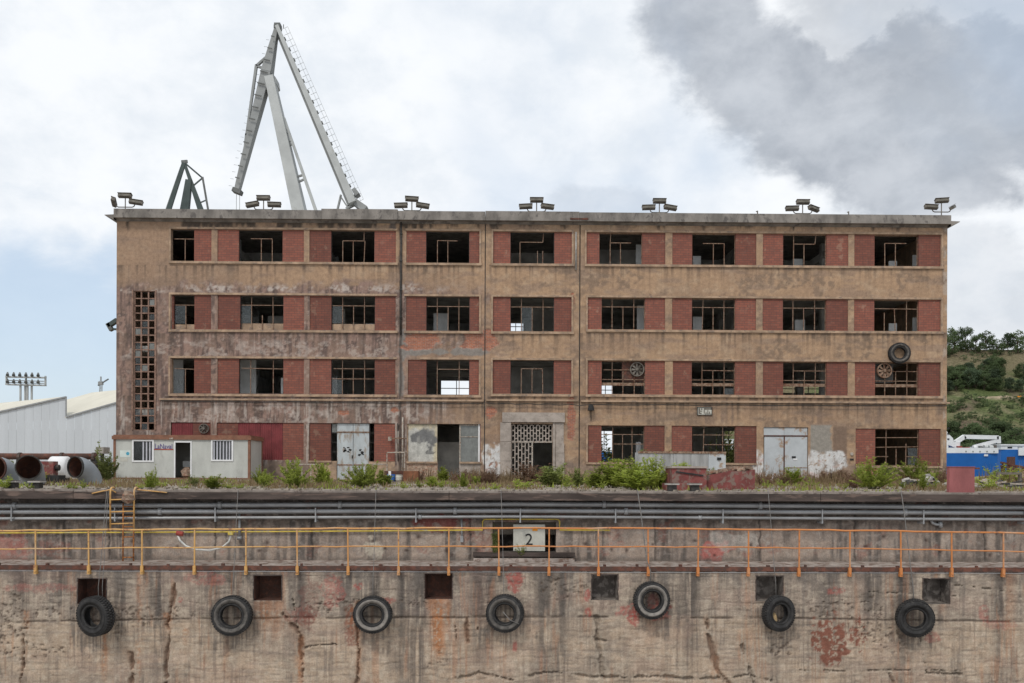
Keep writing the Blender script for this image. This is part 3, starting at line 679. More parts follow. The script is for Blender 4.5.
# brick panels, window steel, sills
rnd = random.Random(5)
def bars(parent, segs, Y, m, t=0.037):
    for (xa, za, xb, zb) in segs:
        if rnd.random() < .25: xb += rnd.uniform(-.07, .07); zb += rnd.uniform(-.04, .04) * (abs(xa - xb) > .3)
        if rnd.random() < .1: zb = za + (zb - za) * .6
        MB().beam((xa, Y, za), (xb, Y, zb), t, t).build('glazing_bar', m, parent)
def window(hole, w, r, i):
    a, b, c_, e = hole; x0, x1 = w; Y = YB + 0.2
    W = x1 - x0; H = e - c_; X = lambda f: x0 + W * f; Z = lambda f: c_ + H * f
    fr = MB(); t = 0.03
    fr.box(x0, x1, Y - .02, Y + .02, e - t * 1.4, e); fr.box(x0, x1, Y - .02, Y + .02, c_, c_ + t)
    if i == 0: fr.box(x1 - t, x1, Y - .02, Y + .02, c_ + t, e - t * 1.4)
    else:
        fr.box(x0, x0 + t, Y - .02, Y + .02, c_ + t, e - t * 1.4); fr.box(x1 - t, x1, Y - .02, Y + .02, c_ + t, e - t * 1.4)
    wf = fr.build('window', M['darkmetal'] if i < 5 else M['bar'], bl)
    m = M['bar']
    seg = []
    if i == 0:
        seg = [(X(.55), Z(0), X(.55), Z(.72)), (X(.05), Z(.72), X(1), Z(.72))]
        if r == 1: seg = []
    elif r == 4:
        k = .73 + rnd.uniform(-.03, .03); v = [.26, .5, .75] if i != 4 else [.22, .62, .74]
        seg = [(X(f), Z(0), X(f), Z(k)) for f in v if rnd.random() < .92] + [(X(v[0]), Z(k), X(v[-1]), Z(k))] + [(X(f), Z(k), X(f), Z(1)) for f in (v[0], v[-1]) if rnd.random() < .6]
    elif r == 3:
        seg = [(X(.25), Z(0), X(.25), Z(1)), (X(.75), Z(0), X(.75), Z(1)), (X(0), Z(.73), X(1), Z(.73))]
        seg += [(X(.5), Z(0), X(.5), Z(.73))] if rnd.random() < .75 else []
    elif r == 2:
        seg = [(X(.25), Z(0), X(.25), Z(1)), (X(.76), Z(0), X(.76), Z(1)), (X(.05 if rnd.random() < .6 else .25), Z(.74), X(1), Z(.74))]
        if i in (2, 5, 6, 7, 8): seg += [(X(.5), Z(0), X(.5), Z(.74)), (X(0), Z(.45), X(1), Z(.45))]
        if i in (5, 6, 7, 8): MB().box(X(0), X(1), Y + .05, Y + .09, Z(.27), Z(.36)).build('rail_plate', M['bar'], wf)
        if i == 4: seg = [(X(f), Z(0), X(f), Z(.76)) for f in (.25, .5, .75)] + [(X(.25), Z(.76), X(.75), Z(.76))]
    else:
        seg = [(X(.27), Z(0), X(.27), Z(1)), (X(.72), Z(0), X(.72), Z(1)), (X(0), Z(.76), X(1), Z(.76)), (X(.0 if i > 6 else .27), Z(.5), X(1), Z(.5))]
        if i != 6: seg += [(X(.5), Z(.0), X(.5), Z(.76))]
        if i == 8: seg += [(X(0), Z(.25), X(.32), Z(.25)), (X(.72), Z(.25), X(1), Z(.25))]
    bars(wf, seg, Y, m)
    return wf, X, Z, Y
WIN = {}
for (r, i, h, w) in openings:
    if w is None: continue
    a, b, c_, e = h
    if w[0] - a > 0.08: MB().box(a + .002, w[0], YB + .05, YB + .26, c_ + .002, e - .002).build('brick_panel', M['brick'], bl)
    if b - w[1] > 0.08: MB().box(w[1], b - .002, YB + .05, YB + .26, c_ + .002, e - .002).build('brick_panel', M['brick'], bl)
    if r == 1 and i in (0, 1): continue
    WIN[(r, i)] = window(h, w, r, i)
# infill strips, blinds and surviving panes
for (r, i, f0, f1, z0, z1, m) in ((3, 1, 0, 1, 0, .2, 'trim'), (3, 2, 0, 1, 0, .2, 'trim'), (3, 0, 0, 1, 0, .16, 'trim')):
    wf, X, Z, Y = WIN[(r, i)]; MB().box(X(f0) + .03, X(f1) - .03, Y + .04, Y + .1, Z(z0) + .035, Z(z1)).build('sill_infill', M[m], wf)
for (r, i, f0, f1, z0, z1) in ((3, 1, .02, .25, .2, .73), (3, 0, .02, .55, .18, .7), (3, 2, .02, .25, .22, .73), (2, 6, .76, .98, 0, .2), (3, 4, .25, .5, 0.02, .73), (2, 0, .02, .5, .02, .72), (2, 2, .02, .25, .02, .42), (1, 8, .77, .98, .02, .48)):
    wf, X, Z, Y = WIN[(r, i)]; MB().box(X(f0), X(f1), Y - .004, Y + .004, Z(z0), Z(z1)).build('pane', M['paneglass'], wf)
# surrounds, sills and the string course
def strip(x0, x1, y0, y1, proud, name='window_surround', m='trim'):
    MB().box(BX(x0), BX(x1), YB - proud, YB + .03, BZ(y1), BZ(y0)).build(name, M[m], bl)
for r, C in ((4, C4), (3, C3), (2, C2)):
    y0, y1 = ROWS[r]
    for (x0, x1, lft, rgt) in ((168.8, 397, 1, 0), (405 if r == 4 else 404, 480.8, 0, 1), (491, 573.2, 1, 1), (584.3 + (r < 4) * 1.5, 942.5, 1, 1)):
        yb = 329.2 if (r == 3 and x0 > 580) else 395.6 if (r == 2 and x0 < 420) else y1 + .4
        if not (r == 2 and 400 < x0 < 410): strip(x0, x1, y0 - 2.2, y0 - .3, .05)
        else: strip(420, x1, y0 - 2.2, y0 - .3, .05)
        strip(x0, x1 + .6, yb, yb + 2.3, .09, 'sill')
        if lft: strip(x0, x0 + 1.8, y0 - .3, yb, .048)
        if rgt: strip(x1 - 1.8, x1, y0 - .3, yb, .048)
strip(160, 484, 400.2, 401.9, .11, 'string_course'); strip(486, 578.5, 399.6, 401.3, .11, 'string_course'); strip(581, 949, 400, 401.8, .12, 'string_course')
for (x0, x1, y) in ((586.5, 757, 462.3), (856, 942.5, 464.6), (407, 438, 462), (460, 482, 462), (309, 332, 461.5)):
    strip(x0, x1, y, y + 1.8, .07, 'sill')
strip(586.3, 588.2, 424.5, 462, .05); strip(941.3, 943, 427, 464.3, .05)
# weathered joints: a rusty downpipe on the left joint
pz = [BZ(y) for y in (219, 262, 300, 336, 352, 398)]
MB().tube([(BX(400.8), YB - .07, BZ(221)), (BX(400.9), YB - .07, BZ(270)), (BX(400.6), YB - .075, BZ(300)), (BX(401), YB - .07, BZ(336))], .045, 8).build('downpipe', M['darkmetal'], bl, True)
for y in (235, 262, 291, 318): MB().box(BX(400.8) - .075, BX(400.8) + .075, YB - .13, YB + .01, BZ(y) - .03, BZ(y) + .03).build('pipe_bracket', M['darkmetal'], bl)
MB().tube([(BX(575.5), YB - .05, BZ(232)), (BX(575.5), YB - .05, BZ(270))], .05, 8).build('downpipe', M['concrete'], bl, True)
# parapet and cornice
zc0, zc1 = BZ(224.6), BZ(220.0)
def wedge(p):    # p: list of (x, y) outline corners of wall; builds cornice prism ring on three sides
    o = 0.5; xs0, xs1 = XL, XR
    inner = [(xs0, YE + .25), (xs0, YB - .4), (xs1, YB - .4), (xs1, YE + .25)]; outer = [(xs0 - o, YE + .25), (xs0 - o, YB - .4), (xs1 + o, YB - .4), (xs1 + o, YE + .25)]
    mb = MB()
    for k in (0, 2):
        a, b, c_, e = inner[k], inner[k + 1], outer[k + 1], outer[k]
        mb.add([(*a, zc0), (*b, zc0), (*c_, zc1 - .03), (*e, zc1 - .03), (*a, zc1 + .02), (*b, zc1 + .02), (*c_, zc1), (*e, zc1)], [(0, 1, 2, 3), (4, 7, 6, 5), (3, 2, 6, 7), (1, 2, 6, 5), (0, 3, 7, 4)])
        mb.build('cornice', M['parapet'], bl); mb = MB()
wedge(None)
MB().add([(XL, YB, zc0), (XR, YB, zc0), (XR, YB - .4, zc1 + .0), (XL, YB - .4, zc1 + .0)], [(3, 2, 1, 0)]).build('cornice_soffit', M['parapet'], bl)
YP = YB - .42
zp = P(530, 211.8, YP).z
zq = P(530, 220.6, YP).z
for (x0, x1, dz) in ((116.3, 322, 0), (322.2, 398, .08), (398.2, 484.8, .0), (485, 578.4, .03), (578.6, 947, .0)):
    a, b = max(BX(x0), XL), min(BX(x1), XR)
    MB().box(a + .002, b - .002, YP, YB + .28, zq, zp + dz).build('parapet', M['parapet'], bl)
for x in (XL + .001, XR - .301): MB().box(x, x + .3, YB + .285, YE + .25, zc1 + .022, zp).build('parapet', M['parapet'], bl)
# stair lattice
lx0, lx1, lz0, lz1 = BX(133.5), BX(155), BZ(432), BZ(293.5)
lat = MB().box(lx0, lx0 + .06, YB + .06, YB + .16, lz0, lz1).build('stair_lattice', M['lattice'], bl)
MB().box(lx1 - .06, lx1, YB + .06, YB + .16, lz0, lz1).build('lattice_bar', M['lattice'], lat)
for k in (1, 2): x = lx0 + (lx1 - lx0) * k / 3; MB().box(x - .035, x + .035, YB + .063, YB + .157, lz0, lz1).build('lattice_bar', M['lattice'], lat)
for k in range(20): z = lz0 + (lz1 - lz0) * k / 19.0; MB().box(lx0 + .06, lx1 - .06, YB + .07, YB + .15, z - .03, z + .03).build('lattice_bar', M['lattice'], lat)
for k in range(19):
    for j in range(3):
        if rnd.random() < .3:
            z = lz0 + (lz1 - lz0) * k / 19; x = lx0 + (lx1 - lx0) * j / 3
            MB().box(x + .05, x + (lx1 - lx0) / 3 - .05, YB + .105, YB + .112, z + .04, z + (lz1 - lz0) / 19 - .04).build('pane', M['paneglass'] if rnd.random() < .7 else M['dirtyglass'], lat)
strip(132.0, 133.3, 292.5, 432, .04, 'lattice_surround', 'lattice'); strip(155.2, 156.5, 292.5, 432, .04, 'lattice_surround', 'lattice')

# ground floor, left: red sheet shutters
def sheets(x0, x1, y0, y1, n, m, name, Y=YB + .08):
    a, b = BX(x0), BX(x1); z0, z1 = BZ(y1), BZ(y0)
    for k in range(n):
        xa = a + (b - a) * k / n; xb = a + (b - a) * (k + 1) / n - .01; mb = MB(); ns = 5
        for q_ in range(ns):
            u0 = xa + (xb - xa) * q_ / ns; u1 = xa + (xb - xa) * (q_ + 1) / ns; um = (u0 + u1) / 2
            mb.add([(u0, Y, z0), (um, Y - .03, z0), (u1, Y, z0), (u1, Y, z1), (um, Y - .03, z1), (u0, Y, z1)], [(0, 1, 4, 5), (1, 2, 3, 4)])
        mb.build(name, M[m], bl)
sheets(171.5, 193, 424.3, 461, 2, 'redsheet', 'shutter_sheet'); sheets(238, 283, 424.3, 461, 4, 'redsheet', 'shutter_sheet')
# steel double door with narrow side lights
def bpanel(x0, x1, y0, y1, Y, Y2, name, m, parent=None):
    a, b, c_, e = BX(x0), BX(x1), BZ(y1), BZ(y0); return MB().box(a, b, Y, Y2, c_, e).build(name, M[m], parent or bl)
bpanel(309.7, 331, 424.2, 461.6, YB + .05, YB + .3, 'brick_panel', 'brick'); bpanel(374.5, 395.3, 424.2, 462, YB + .05, YB + .3, 'brick_panel', 'brick')
bpanel(309.7, 337, 461.8, 480.3, YB + .02, YB + .3, 'low_wall', 'trim'); bpanel(369.5, 395.3, 462.2, 480.3, YB + .02, YB + .3, 'low_wall', 'trim')
for (x0, x1) in ((331.4, 337), (369.5, 374.2)):
    w = MB(); a, b = BX(x0), BX(x1)
    w.box(a, a + .03, YB + .15, YB + .19, BZ(461.6), BZ(424.3)); wf = w.build('side_light', M['darkmetal'], bl)
    for y in (433.5, 443, 452.5): MB().box(a + .03, b, YB + .15, YB + .19, BZ(y) - .02, BZ(y) + .02).build('glazing_bar', M['darkmetal'], wf)
bpanel(331.8, 336.8, 424.6, 433, YB + .165, YB + .173, 'pane', 'dirtyglass')
dr = bpanel(337.2, 353, 433.6, 480.2, YB + .10, YB + .15, 'steel_door', 'greydoor'); d2 = bpanel(353.5, 369.2, 433.6, 480.2, YB + .10, YB + .15, 'steel_door', 'greydoor')
bpanel(337.2, 353, 424.4, 432.2, YB + .10, YB + .15, 'transom_panel', 'greydoor'); bpanel(353.4, 369.2, 424.4, 432.2, YB + .10, YB + .15, 'transom_panel', 'greydoor')
bpanel(336.9, 369.4, 432.3, 433.4, YB + .07, YB + .15, 'door_rail', 'bar')
def scrawl(cx, cy, w, h, Y, parent, seed, m='black', n=9):
    r_ = random.Random(seed)
    for k in range(n):
        x = cx + r_.uniform(-w, w) / 2; y = cy + r_.uniform(-h, h) / 2; l = r_.uniform(.2, .5) * w; an = r_.uniform(-.9, .6)
        a = Vector((BX(x), Y, BZ(y))); b = Vector((BX(x + l * math.cos(an)), Y, BZ(y - l * math.sin(an))))
        MB().beam(a, b, .05 + r_.random() * .05, .004).build('graffiti_mark', M[m], parent)
scrawl(346, 450.5, 6, 5, YB + .097, dr, 3); scrawl(361, 453, 6, 5, YB + .097, d2, 8)
MB().box(BX(352), BX(352.8), YB + .06, YB + .1, BZ(459), BZ(456)).build('door_handle', M['black'], dr)
for dd, (xa, xb) in ((dr, (337.6, 352.6)), (d2, (353.9, 368.8))):
    MB().box(BX(xa), BX(xb), YB + .085, YB + .1, BZ(466.2), BZ(465)).build('door_seam', M['bar'], dd)
# painted infill panel, open doorway, dirty window
def infill_paint(px, py, x, z):
    c = np.tile(np.array([[0.50, 0.49, 0.45]]), (len(px), 1)); n = fbm(px / 5, py / 4, 3)
    c = lerp(c, (0.52, 0.46, 0.33), 1 - ss(py + (n - .5) * 8, 427, 432)); c = lerp(c, (0.52, 0.46, 0.33), ss(px, 432, 435))
    e = np.maximum(ellip(px, py, 424, 436, 12, 7, 4, .5, 5.), np.maximum(ellip(px, py, 432, 440, 6, 10, 5, .6, 4.), ellip(px, py, 416, 438, 7, 4, 6, .6, 4.)))
    c = lerp(c, (0.155, 0.155, 0.155), e * .95); c = lerp(c, (0.12, 0.12, 0.12), ellip(px, py, 429, 452, 5, 2.2, 9, .8, 3.) * .8)
    c = lerp(c, (0.36, 0.35, 0.32), ss(fbm(px / 3, py / 8, 8), .52, .62) * .5)
    return c, np.zeros(len(px)), e * .012
ip = relief('infill_panel', lines([BX(408.5), BX(437.5)], STEP), lines([BZ(462), BZ(424.6)], STEP), YB + .1, [], infill_paint, M['facade'], bl)
bpanel(408.5, 437.5, 424.6, 462, YB + .115, YB + .25, 'infill_core', 'trim'); bpanel(407.2, 438, 462.2, 480.3, YB + .03, YB + .3, 'low_wall', 'rubble')
bpanel(407.1, 408.4, 424.5, 462, YB + .06, YB + .3, 'window_surround', 'trim')
bpanel(459.6, 460.9, 424.5, 462, YB + .12, YB + .2, 'window_frame', 'bar_pale'); bpanel(478.5, 480.3, 424.5, 462.3, YB + .1, YB + .2, 'window_frame', 'white'); bpanel(461, 478.4, 424.6, 425.8, YB + .12, YB + .2, 'window_frame', 'bar_pale')
bpanel(461, 478.4, 436.6, 437.4, YB + .13, YB + .19, 'glazing_bar', 'bar_pale'); bpanel(461, 478.4, 425.9, 436.5, YB + .155, YB + .163, 'pane', 'dirtyglass'); bpanel(461, 478.4, 437.5, 461.9, YB + .155, YB + .163, 'pane', 'dirtyglass')
bpanel(459.6, 481, 462.6, 480.3, YB + .04, YB + .3, 'low_wall', 'stone'); bpanel(480.4, 481, 424.5, 462.3, YB + .05, YB + .2, 'brick_panel', 'brick')
# entrance with stone surround and concrete screen
def bstone(x0, x1, y0, y1, proud=.09): bpanel(x0, x1, y0, y1, YB - proud, YB + .1, 'surround_stone', 'stone')
bstone(502.5, 565, 412.6, 422.2, .12); bstone(500.5, 511.3, 422.6, 441.5); bstone(500.5, 511.3, 441.8, 461); bstone(500.7, 511.3, 461.3, 480.3)
bstone(553.2, 555.8, 422.6, 466, .05); bstone(556.2, 564.5, 443.2, 452.8); bstone(556.2, 564.8, 453.1, 466.5); bstone(556.2, 564, 422.6, 443, .03); bstone(553.4, 564.8, 466.8, 480.3)
sc = MB(); Y0, Y1 = YB + .12, YB + .2
def scell(x0, x1, y0, y1, nc, nr):
    w = (x1 - x0) / nc
    for k in range(nc + 1): xa = x0 + w * k; a = BX(xa); sc.box(a - .028, a + .028, Y0, Y1, BZ(y1), BZ(y0))
    for k in range(nc):
        a, b = BX(x0 + w * k) + .03, BX(x0 + w * (k + 1)) - .03
        for j in range(nr + 1):
            yy_ = y0 + (y1 - y0) * (j + (.5 if k % 2 else 0)) / nr
            if yy_ <= y1 + .1: sc.box(a, b, Y0 + .002, Y1 - .002, BZ(yy_) - .03, BZ(yy_) + .03)
scell(512, 552.5, 425, 441.2, 13, 3); scell(512, 532.5, 442.6, 480.2, 6, 5)
scr = sc.build('concrete_screen', M['stone'], bl); MB().box(BX(511.6), BX(552.9), YB + .1, YB + .22, BZ(442.5), BZ(441.3)).build('screen_rail', M['bar_pale'], scr)
MB().box(BX(532.2), BX(533.4), YB + .1, YB + .22, BZ(480.2), BZ(442.6)).build('screen_post', M['bar_pale'], scr)
# right-hand steel doors
d3 = bpanel(765, 784.3, 435.5, 476, YB + .06, YB + .11, 'steel_door', 'rustdoor'); d4 = bpanel(785.6, 808, 435.5, 480.2, YB + .05, YB + .10, 'steel_door', 'rustdoor')
bpanel(764.4, 784.8, 426.3, 434, YB + .06, YB + .11, 'transom_panel', 'rustdoor'); bpanel(785, 808, 426.3, 434, YB + .06, YB + .11, 'transom_panel', 'rustdoor'); bpanel(764.4, 808, 434.1, 435.3, YB + .03, YB + .11, 'door_rail', 'rustedge')
bpanel(784.4, 785.5, 435.5, 480.2, YB + .04, YB + .1, 'door_post', 'rustedge'); bpanel(760, 784.2, 476.2, 479.6, YB - .2, YB + .05, 'door_step', 'redconc')
MB().box(BX(792.5), BX(796.5), YB + .03, YB + .05, BZ(457.2), BZ(455)).build('door_handle', M['black'], d4); MB().box(BX(794), BX(798), YB + .028, YB + .05, BZ(459), BZ(457.4)).build('door_plate', M['white'], d4); MB().box(BX(788), BX(807.8), YB + .035, YB + .05, BZ(467), BZ(466.2)).build('door_seam', M['bar'], d4)
MB().tube([(BX(852), YB - .06, BZ(452.6)), (BX(852), YB + .01, BZ(452.6))], .09, 14).build('wall_button', M['bar_pale'], bl); bpanel(850.6, 854, 457.2, 459, YB - .03, YB + .01, 'wall_vent', 'black')
# cables and pipes on the ground-floor joint
for k, (pts, r_, m) in enumerate((([(398.2, 424), (398.6, 462)], .03, 'darkmetal'), ([(403.2, 418), (403.2, 479)], .045, 'bar_pale'), ([(390.5, 440), (396, 439), (407, 439)], .03, 'bar'), ([(395, 453), (408, 453)], .035, 'bar_pale'), ([(399, 432), (399, 453)], .025, 'bar_pale'))):
    MB().tube([(BX(x), YB - .09 - .035 * k, BZ(y)) for x, y in pts], r_, 8).build('wall_pipe', M[m], bl, True)
MB().tube([(BX(390.7), YB - .2, BZ(441.5)), (BX(390.7), YB - .2, BZ(437.5))], .1, 12).build('wall_lamp', M['bar_pale'], bl)
# thin cables across the front
for (x0, y0, x1, y1, sag) in ((162, 402.6, 484, 403.6, .05), (486, 403.2, 590, 404.5, .06), (590, 404.2, 948, 403.6, .04)):
    pts = []
    for k in range(25):
        f = k / 24; a = BX(x0 + (x1 - x0) * f); pts.append((a, YB - .14, BZ(y0 + (y1 - y0) * f) - sag * math.sin(math.pi * f * 5) ** 2))
    MB().tube(pts, .02, 6).build('wall_cable', M['darkmetal'], bl)

# fans, sign, lamp and tyre on the facade
def fan(px, py, r, Y, label, m, group=None):
    c = P(px, py, Y); t = thing('extractor_fan', label, 'fan', c, group); z = Vector()
    MB().ring([(r, -.06), (r, .1), (r * .86, .1), (r * .86, -.06)], 32).build('ring', M[m], None).parent = t
    def pt(mb, n, mm): o = link_mesh(n, mb.mesh(n), M[mm], t); return o
    pt(MB().ring([(r * .2, -.08), (r * .2, .08), (.01, .08), (.01, -.08)], 16), 'hub', m)
    for k in range(8):
        a = 2 * math.pi * k / 8; ca_, sa_ = math.cos(a), math.sin(a)
        mb = MB(); w = r * .13
        pts = []
        for rr, ww, tw in ((r * .18, w * .8, .03), (r * .82, w * 1.5, .05)):
            pts += [(rr * ca_ - ww * sa_, -tw, rr * sa_ + ww * ca_), (rr * ca_ + ww * sa_, tw, rr * sa_ - ww * ca_)]
        mb.add(pts + [(p[0], p[1] + .012, p[2]) for p in pts], [(0, 1, 3, 2), (6, 7, 5, 4), (0, 2, 6, 4), (1, 5, 7, 3), (2, 3, 7, 6), (0, 4, 5, 1)])
        pt(mb, 'blade', m)
    return t
f1 = fan(637, 369.3, .40, YB + .12, 'dark extractor fan in the second-floor window with a rusty mounting board', 'lampbox')
link_mesh('mounting_board', MB().box(BX(622.5) - OFF[f1.name].x, BX(645) - OFF[f1.name].x, .11, .16, BZ(380.5) - OFF[f1.name].z, BZ(361) - OFF[f1.name].z).mesh('board'), M['rustedge'], f1)
f2 = fan(884.3, 370.6, .42, YB + .12, 'rusty bladed extractor fan in the window below the hanging tyre', 'bar')
link_mesh('mounting_board', MB().box(BX(875.8) - OFF[f2.name].x, BX(895) - OFF[f2.name].x, .11, .16, BZ(380.5) - OFF[f2.name].z, BZ(361.5) - OFF[f2.name].z).mesh('board'), M['darkmetal'], f2)
fan(204, 428.6, .27, YB - .03, 'small round extractor fan in the brickwork just above the site cabin', 'lampbox')
sg = thing('wall_sign', 'small white framed sign with worn dark print above the ground-floor windows', 'sign', P(704.5, 411, YB))
a, b = P(697, 411, YB).x, P(712, 411, YB).x; z0, z1 = P(704, 415.3, YB).z, P(704, 407, YB).z
MB().box(a, b, YB - .05, YB - .01, z0, z1).build('panel', M['plate'], sg)
for e in ((a, b, z0, z0 + .035), (a, b, z1 - .035, z1), (a, a + .035, z0 + .036, z1 - .036), (b - .035, b, z0 + .036, z1 - .036)): MB().box(e[0], e[1], YB - .06, YB - .005, e[2], e[3]).build('frame', M['darkmetal'], sg)
w_ = b - a; h_ = z1 - z0
for (u0, u1, v0, v1) in ((.08, .2, .15, .85), (.2, .3, .15, .3), (.2, .32, .42, .55), (.26, .34, .62, .85), (.45, .97, .66, .88), (.44, .5, .2, .62), (.56, .62, .2, .4), (.68, .74, .2, .62), (.8, .86, .2, .45), (.5, .95, .12, .2)):
    MB().box(a + w_ * u0, a + w_ * u1, YB - .054, YB - .051, z0 + h_ * v0, z0 + h_ * v1).build('print', M['lampbox'], sg)
lm = thing('wall_lantern', 'black bracket lantern on the wall right of the entrance joint', 'lamp', P(591, 408, YB))
MB().tube([P(591, 405, YB - .2), P(591, 410.5, YB - .2)], [.13, .19], 14).build('lantern', M['black'], lm)
MB().tube([P(591, 404.5, YB + .0), P(591, 404.5, YB - .2), P(591, 405.5, YB - .2)], .025, 8).build('bracket', M['black'], lm); MB().tube([P(591, 410, YB - .03), P(591, 421, YB - .03)], .018, 6).build('cable', M['black'], lm)
# bracket on the left corner
gb = thing('corner_bracket', 'dark green metal bracket fixed to the upper left corner of the building', 'bracket', P(114, 325, YB + 1))
MB().beam(P(117.5, 320, YB + 1), P(108.5, 326, YB + 1), .22, .3).build('arm', M['cranegreen'], gb); MB().beam(P(108, 323.5, YB + 1), P(112, 330.5, YB + 1), .2, .3).build('head', M['cranedark'], gb); MB().beam(P(117.5, 329.5, YB + 1), P(110, 328.5, YB + 1), .1, .2).build('stay', M['cranegreen'], gb)

# ------------------------------------------------------------------ floodlights on the roof
def floodlights(px, top, label, rot):
    base = Vector((BX(px), YB - .1, zp)); t = thing('floodlight_cluster', label, 'floodlight', base, 'floodlights along the parapet')
    zt = P(px, top + 2.3, YB).z - zp
    def add(mb, n, m, par=t): return link_mesh(n, mb.mesh(n), M[m], par)
    add(MB().tube([(0, 0, 0), (0, 0, zt - .05)], .03, 8), 'pole', 'lampbox')
    add(MB().tube([(-.52, 0, zt - .46), (-.47, 0, zt - .56), (-.38, 0, zt - .6), (.38, 0, zt - .6), (.47, 0, zt - .56), (.52, 0, zt - .46)], .03, 8), 'arm', 'lampbox')
    for k, (x, z) in enumerate(((0, zt), (-.60, zt - .36), (.60, zt - .36))):
        yaw, rl = rot[k]; c, s_ = math.cos(yaw), math.sin(yaw); ax = Vector((c, s_, 0)); ay = Vector((-s_, c, 0)); az = Vector((0, 0, 1))
        ax2 = ax * math.cos(rl) + az * math.sin(rl); az2 = -ax * math.sin(rl) + az * math.cos(rl)
        az3 = az2 * .94 + ay * .33; ay3 = ay * .94 - az2 * .33
        lo = add(MB().obox((x, -.05, z), ax2 * .36, ay3 * .10, az3 * .085), 'lamp', 'lampbox')
        add(MB().obox(Vector((x, -.05, z)) - ay3 * .115, ax2 * .31, ay3 * .006, az3 * .07), 'lens', 'lampglass', lo)
        add(MB().obox(Vector((x, -.05, z)) + az3 * .11 - ay3 * .03, ax2 * .38, ay3 * .13, az3 * .008), 'visor', 'lampbox', lo)
fr = [(-.2, 0), (0, .05), (.15, -.08)]
floodlights(125.5, 194.5, 'roof floodlight cluster at the left end above the overhanging cornice', [(0, -.02), (-1.3, .3), (.1, -.12)])
floodlights(263.5, 197, 'roof floodlight cluster below the tip of the white crane jib', [(0, 0), (-.2, .12), (.1, .0)])
floodlights(411.5, 198, 'roof floodlight cluster just right of the white crane foot', [(.1, -.03), (0, .04), (.2, -.1)])
floodlights(536, 199, 'roof floodlight cluster above the stone entrance surround', [(0, 0), (0, .06), (.2, -.06)])
floodlights(658.5, 200, 'roof floodlight cluster right of the building joint, third from the right end', [(0, 0), (0, .04), (.2, -.1)])
floodlights(801.5, 201, 'roof floodlight cluster second from the right end under the dark cloud', [(0, 0), (0, .03), (.5, -.12)])
floodlights(940, 199.5, 'roof floodlight cluster at the right end of the parapet', [(-.1, .04), (0, -.05), (.9, .35)])
for px in (758, 849.5):
    MB().tube([(BX(px), YB + .2, zp), (BX(px), YB + .2, zp + .34)], .035, 8).build('vent_stub', M['lampbox'], bl); MB().tube([(BX(px) - .08, YB + .2, zp + .3), (BX(px) + .02, YB + .2, zp + .3)], .03, 6).build('vent_stub_arm', M['lampbox'], bl)
MB().box(BX(569), BX(587), YB - .46, YB - .424, BZ(221.5), BZ(219.8)).build('cornice_patch', M['rustedge'], bl)
# ------------------------------------------------------------------ the quay wall
qw = thing('quay_wall', 'stained concrete dock wall with a narrow ledge halfway down', 'wall', (0, YL, -9))
QX = lambda px, Y, py=540: P(px, py, Y).x
QZ = lambda py, Y: P(512, py, Y).z
ZLED = QZ(566.5, YL)
for k in range(-6, 6):      # coping in lengths, worn top
    a, b = k * 9.7 - 1.3, (k + 1) * 9.7 - 1.312
    cz = -.02 + .006 * math.sin(k * 2.3)
    MB().box(a, b, YC, YU + .5, -.235, cz - .03).build('coping_beam', M['coping'], qw)
    MB().box(a, b, YC + .02, YU + .55, cz - .028, cz + .022).build('coping_top', M['copingtop'], qw)
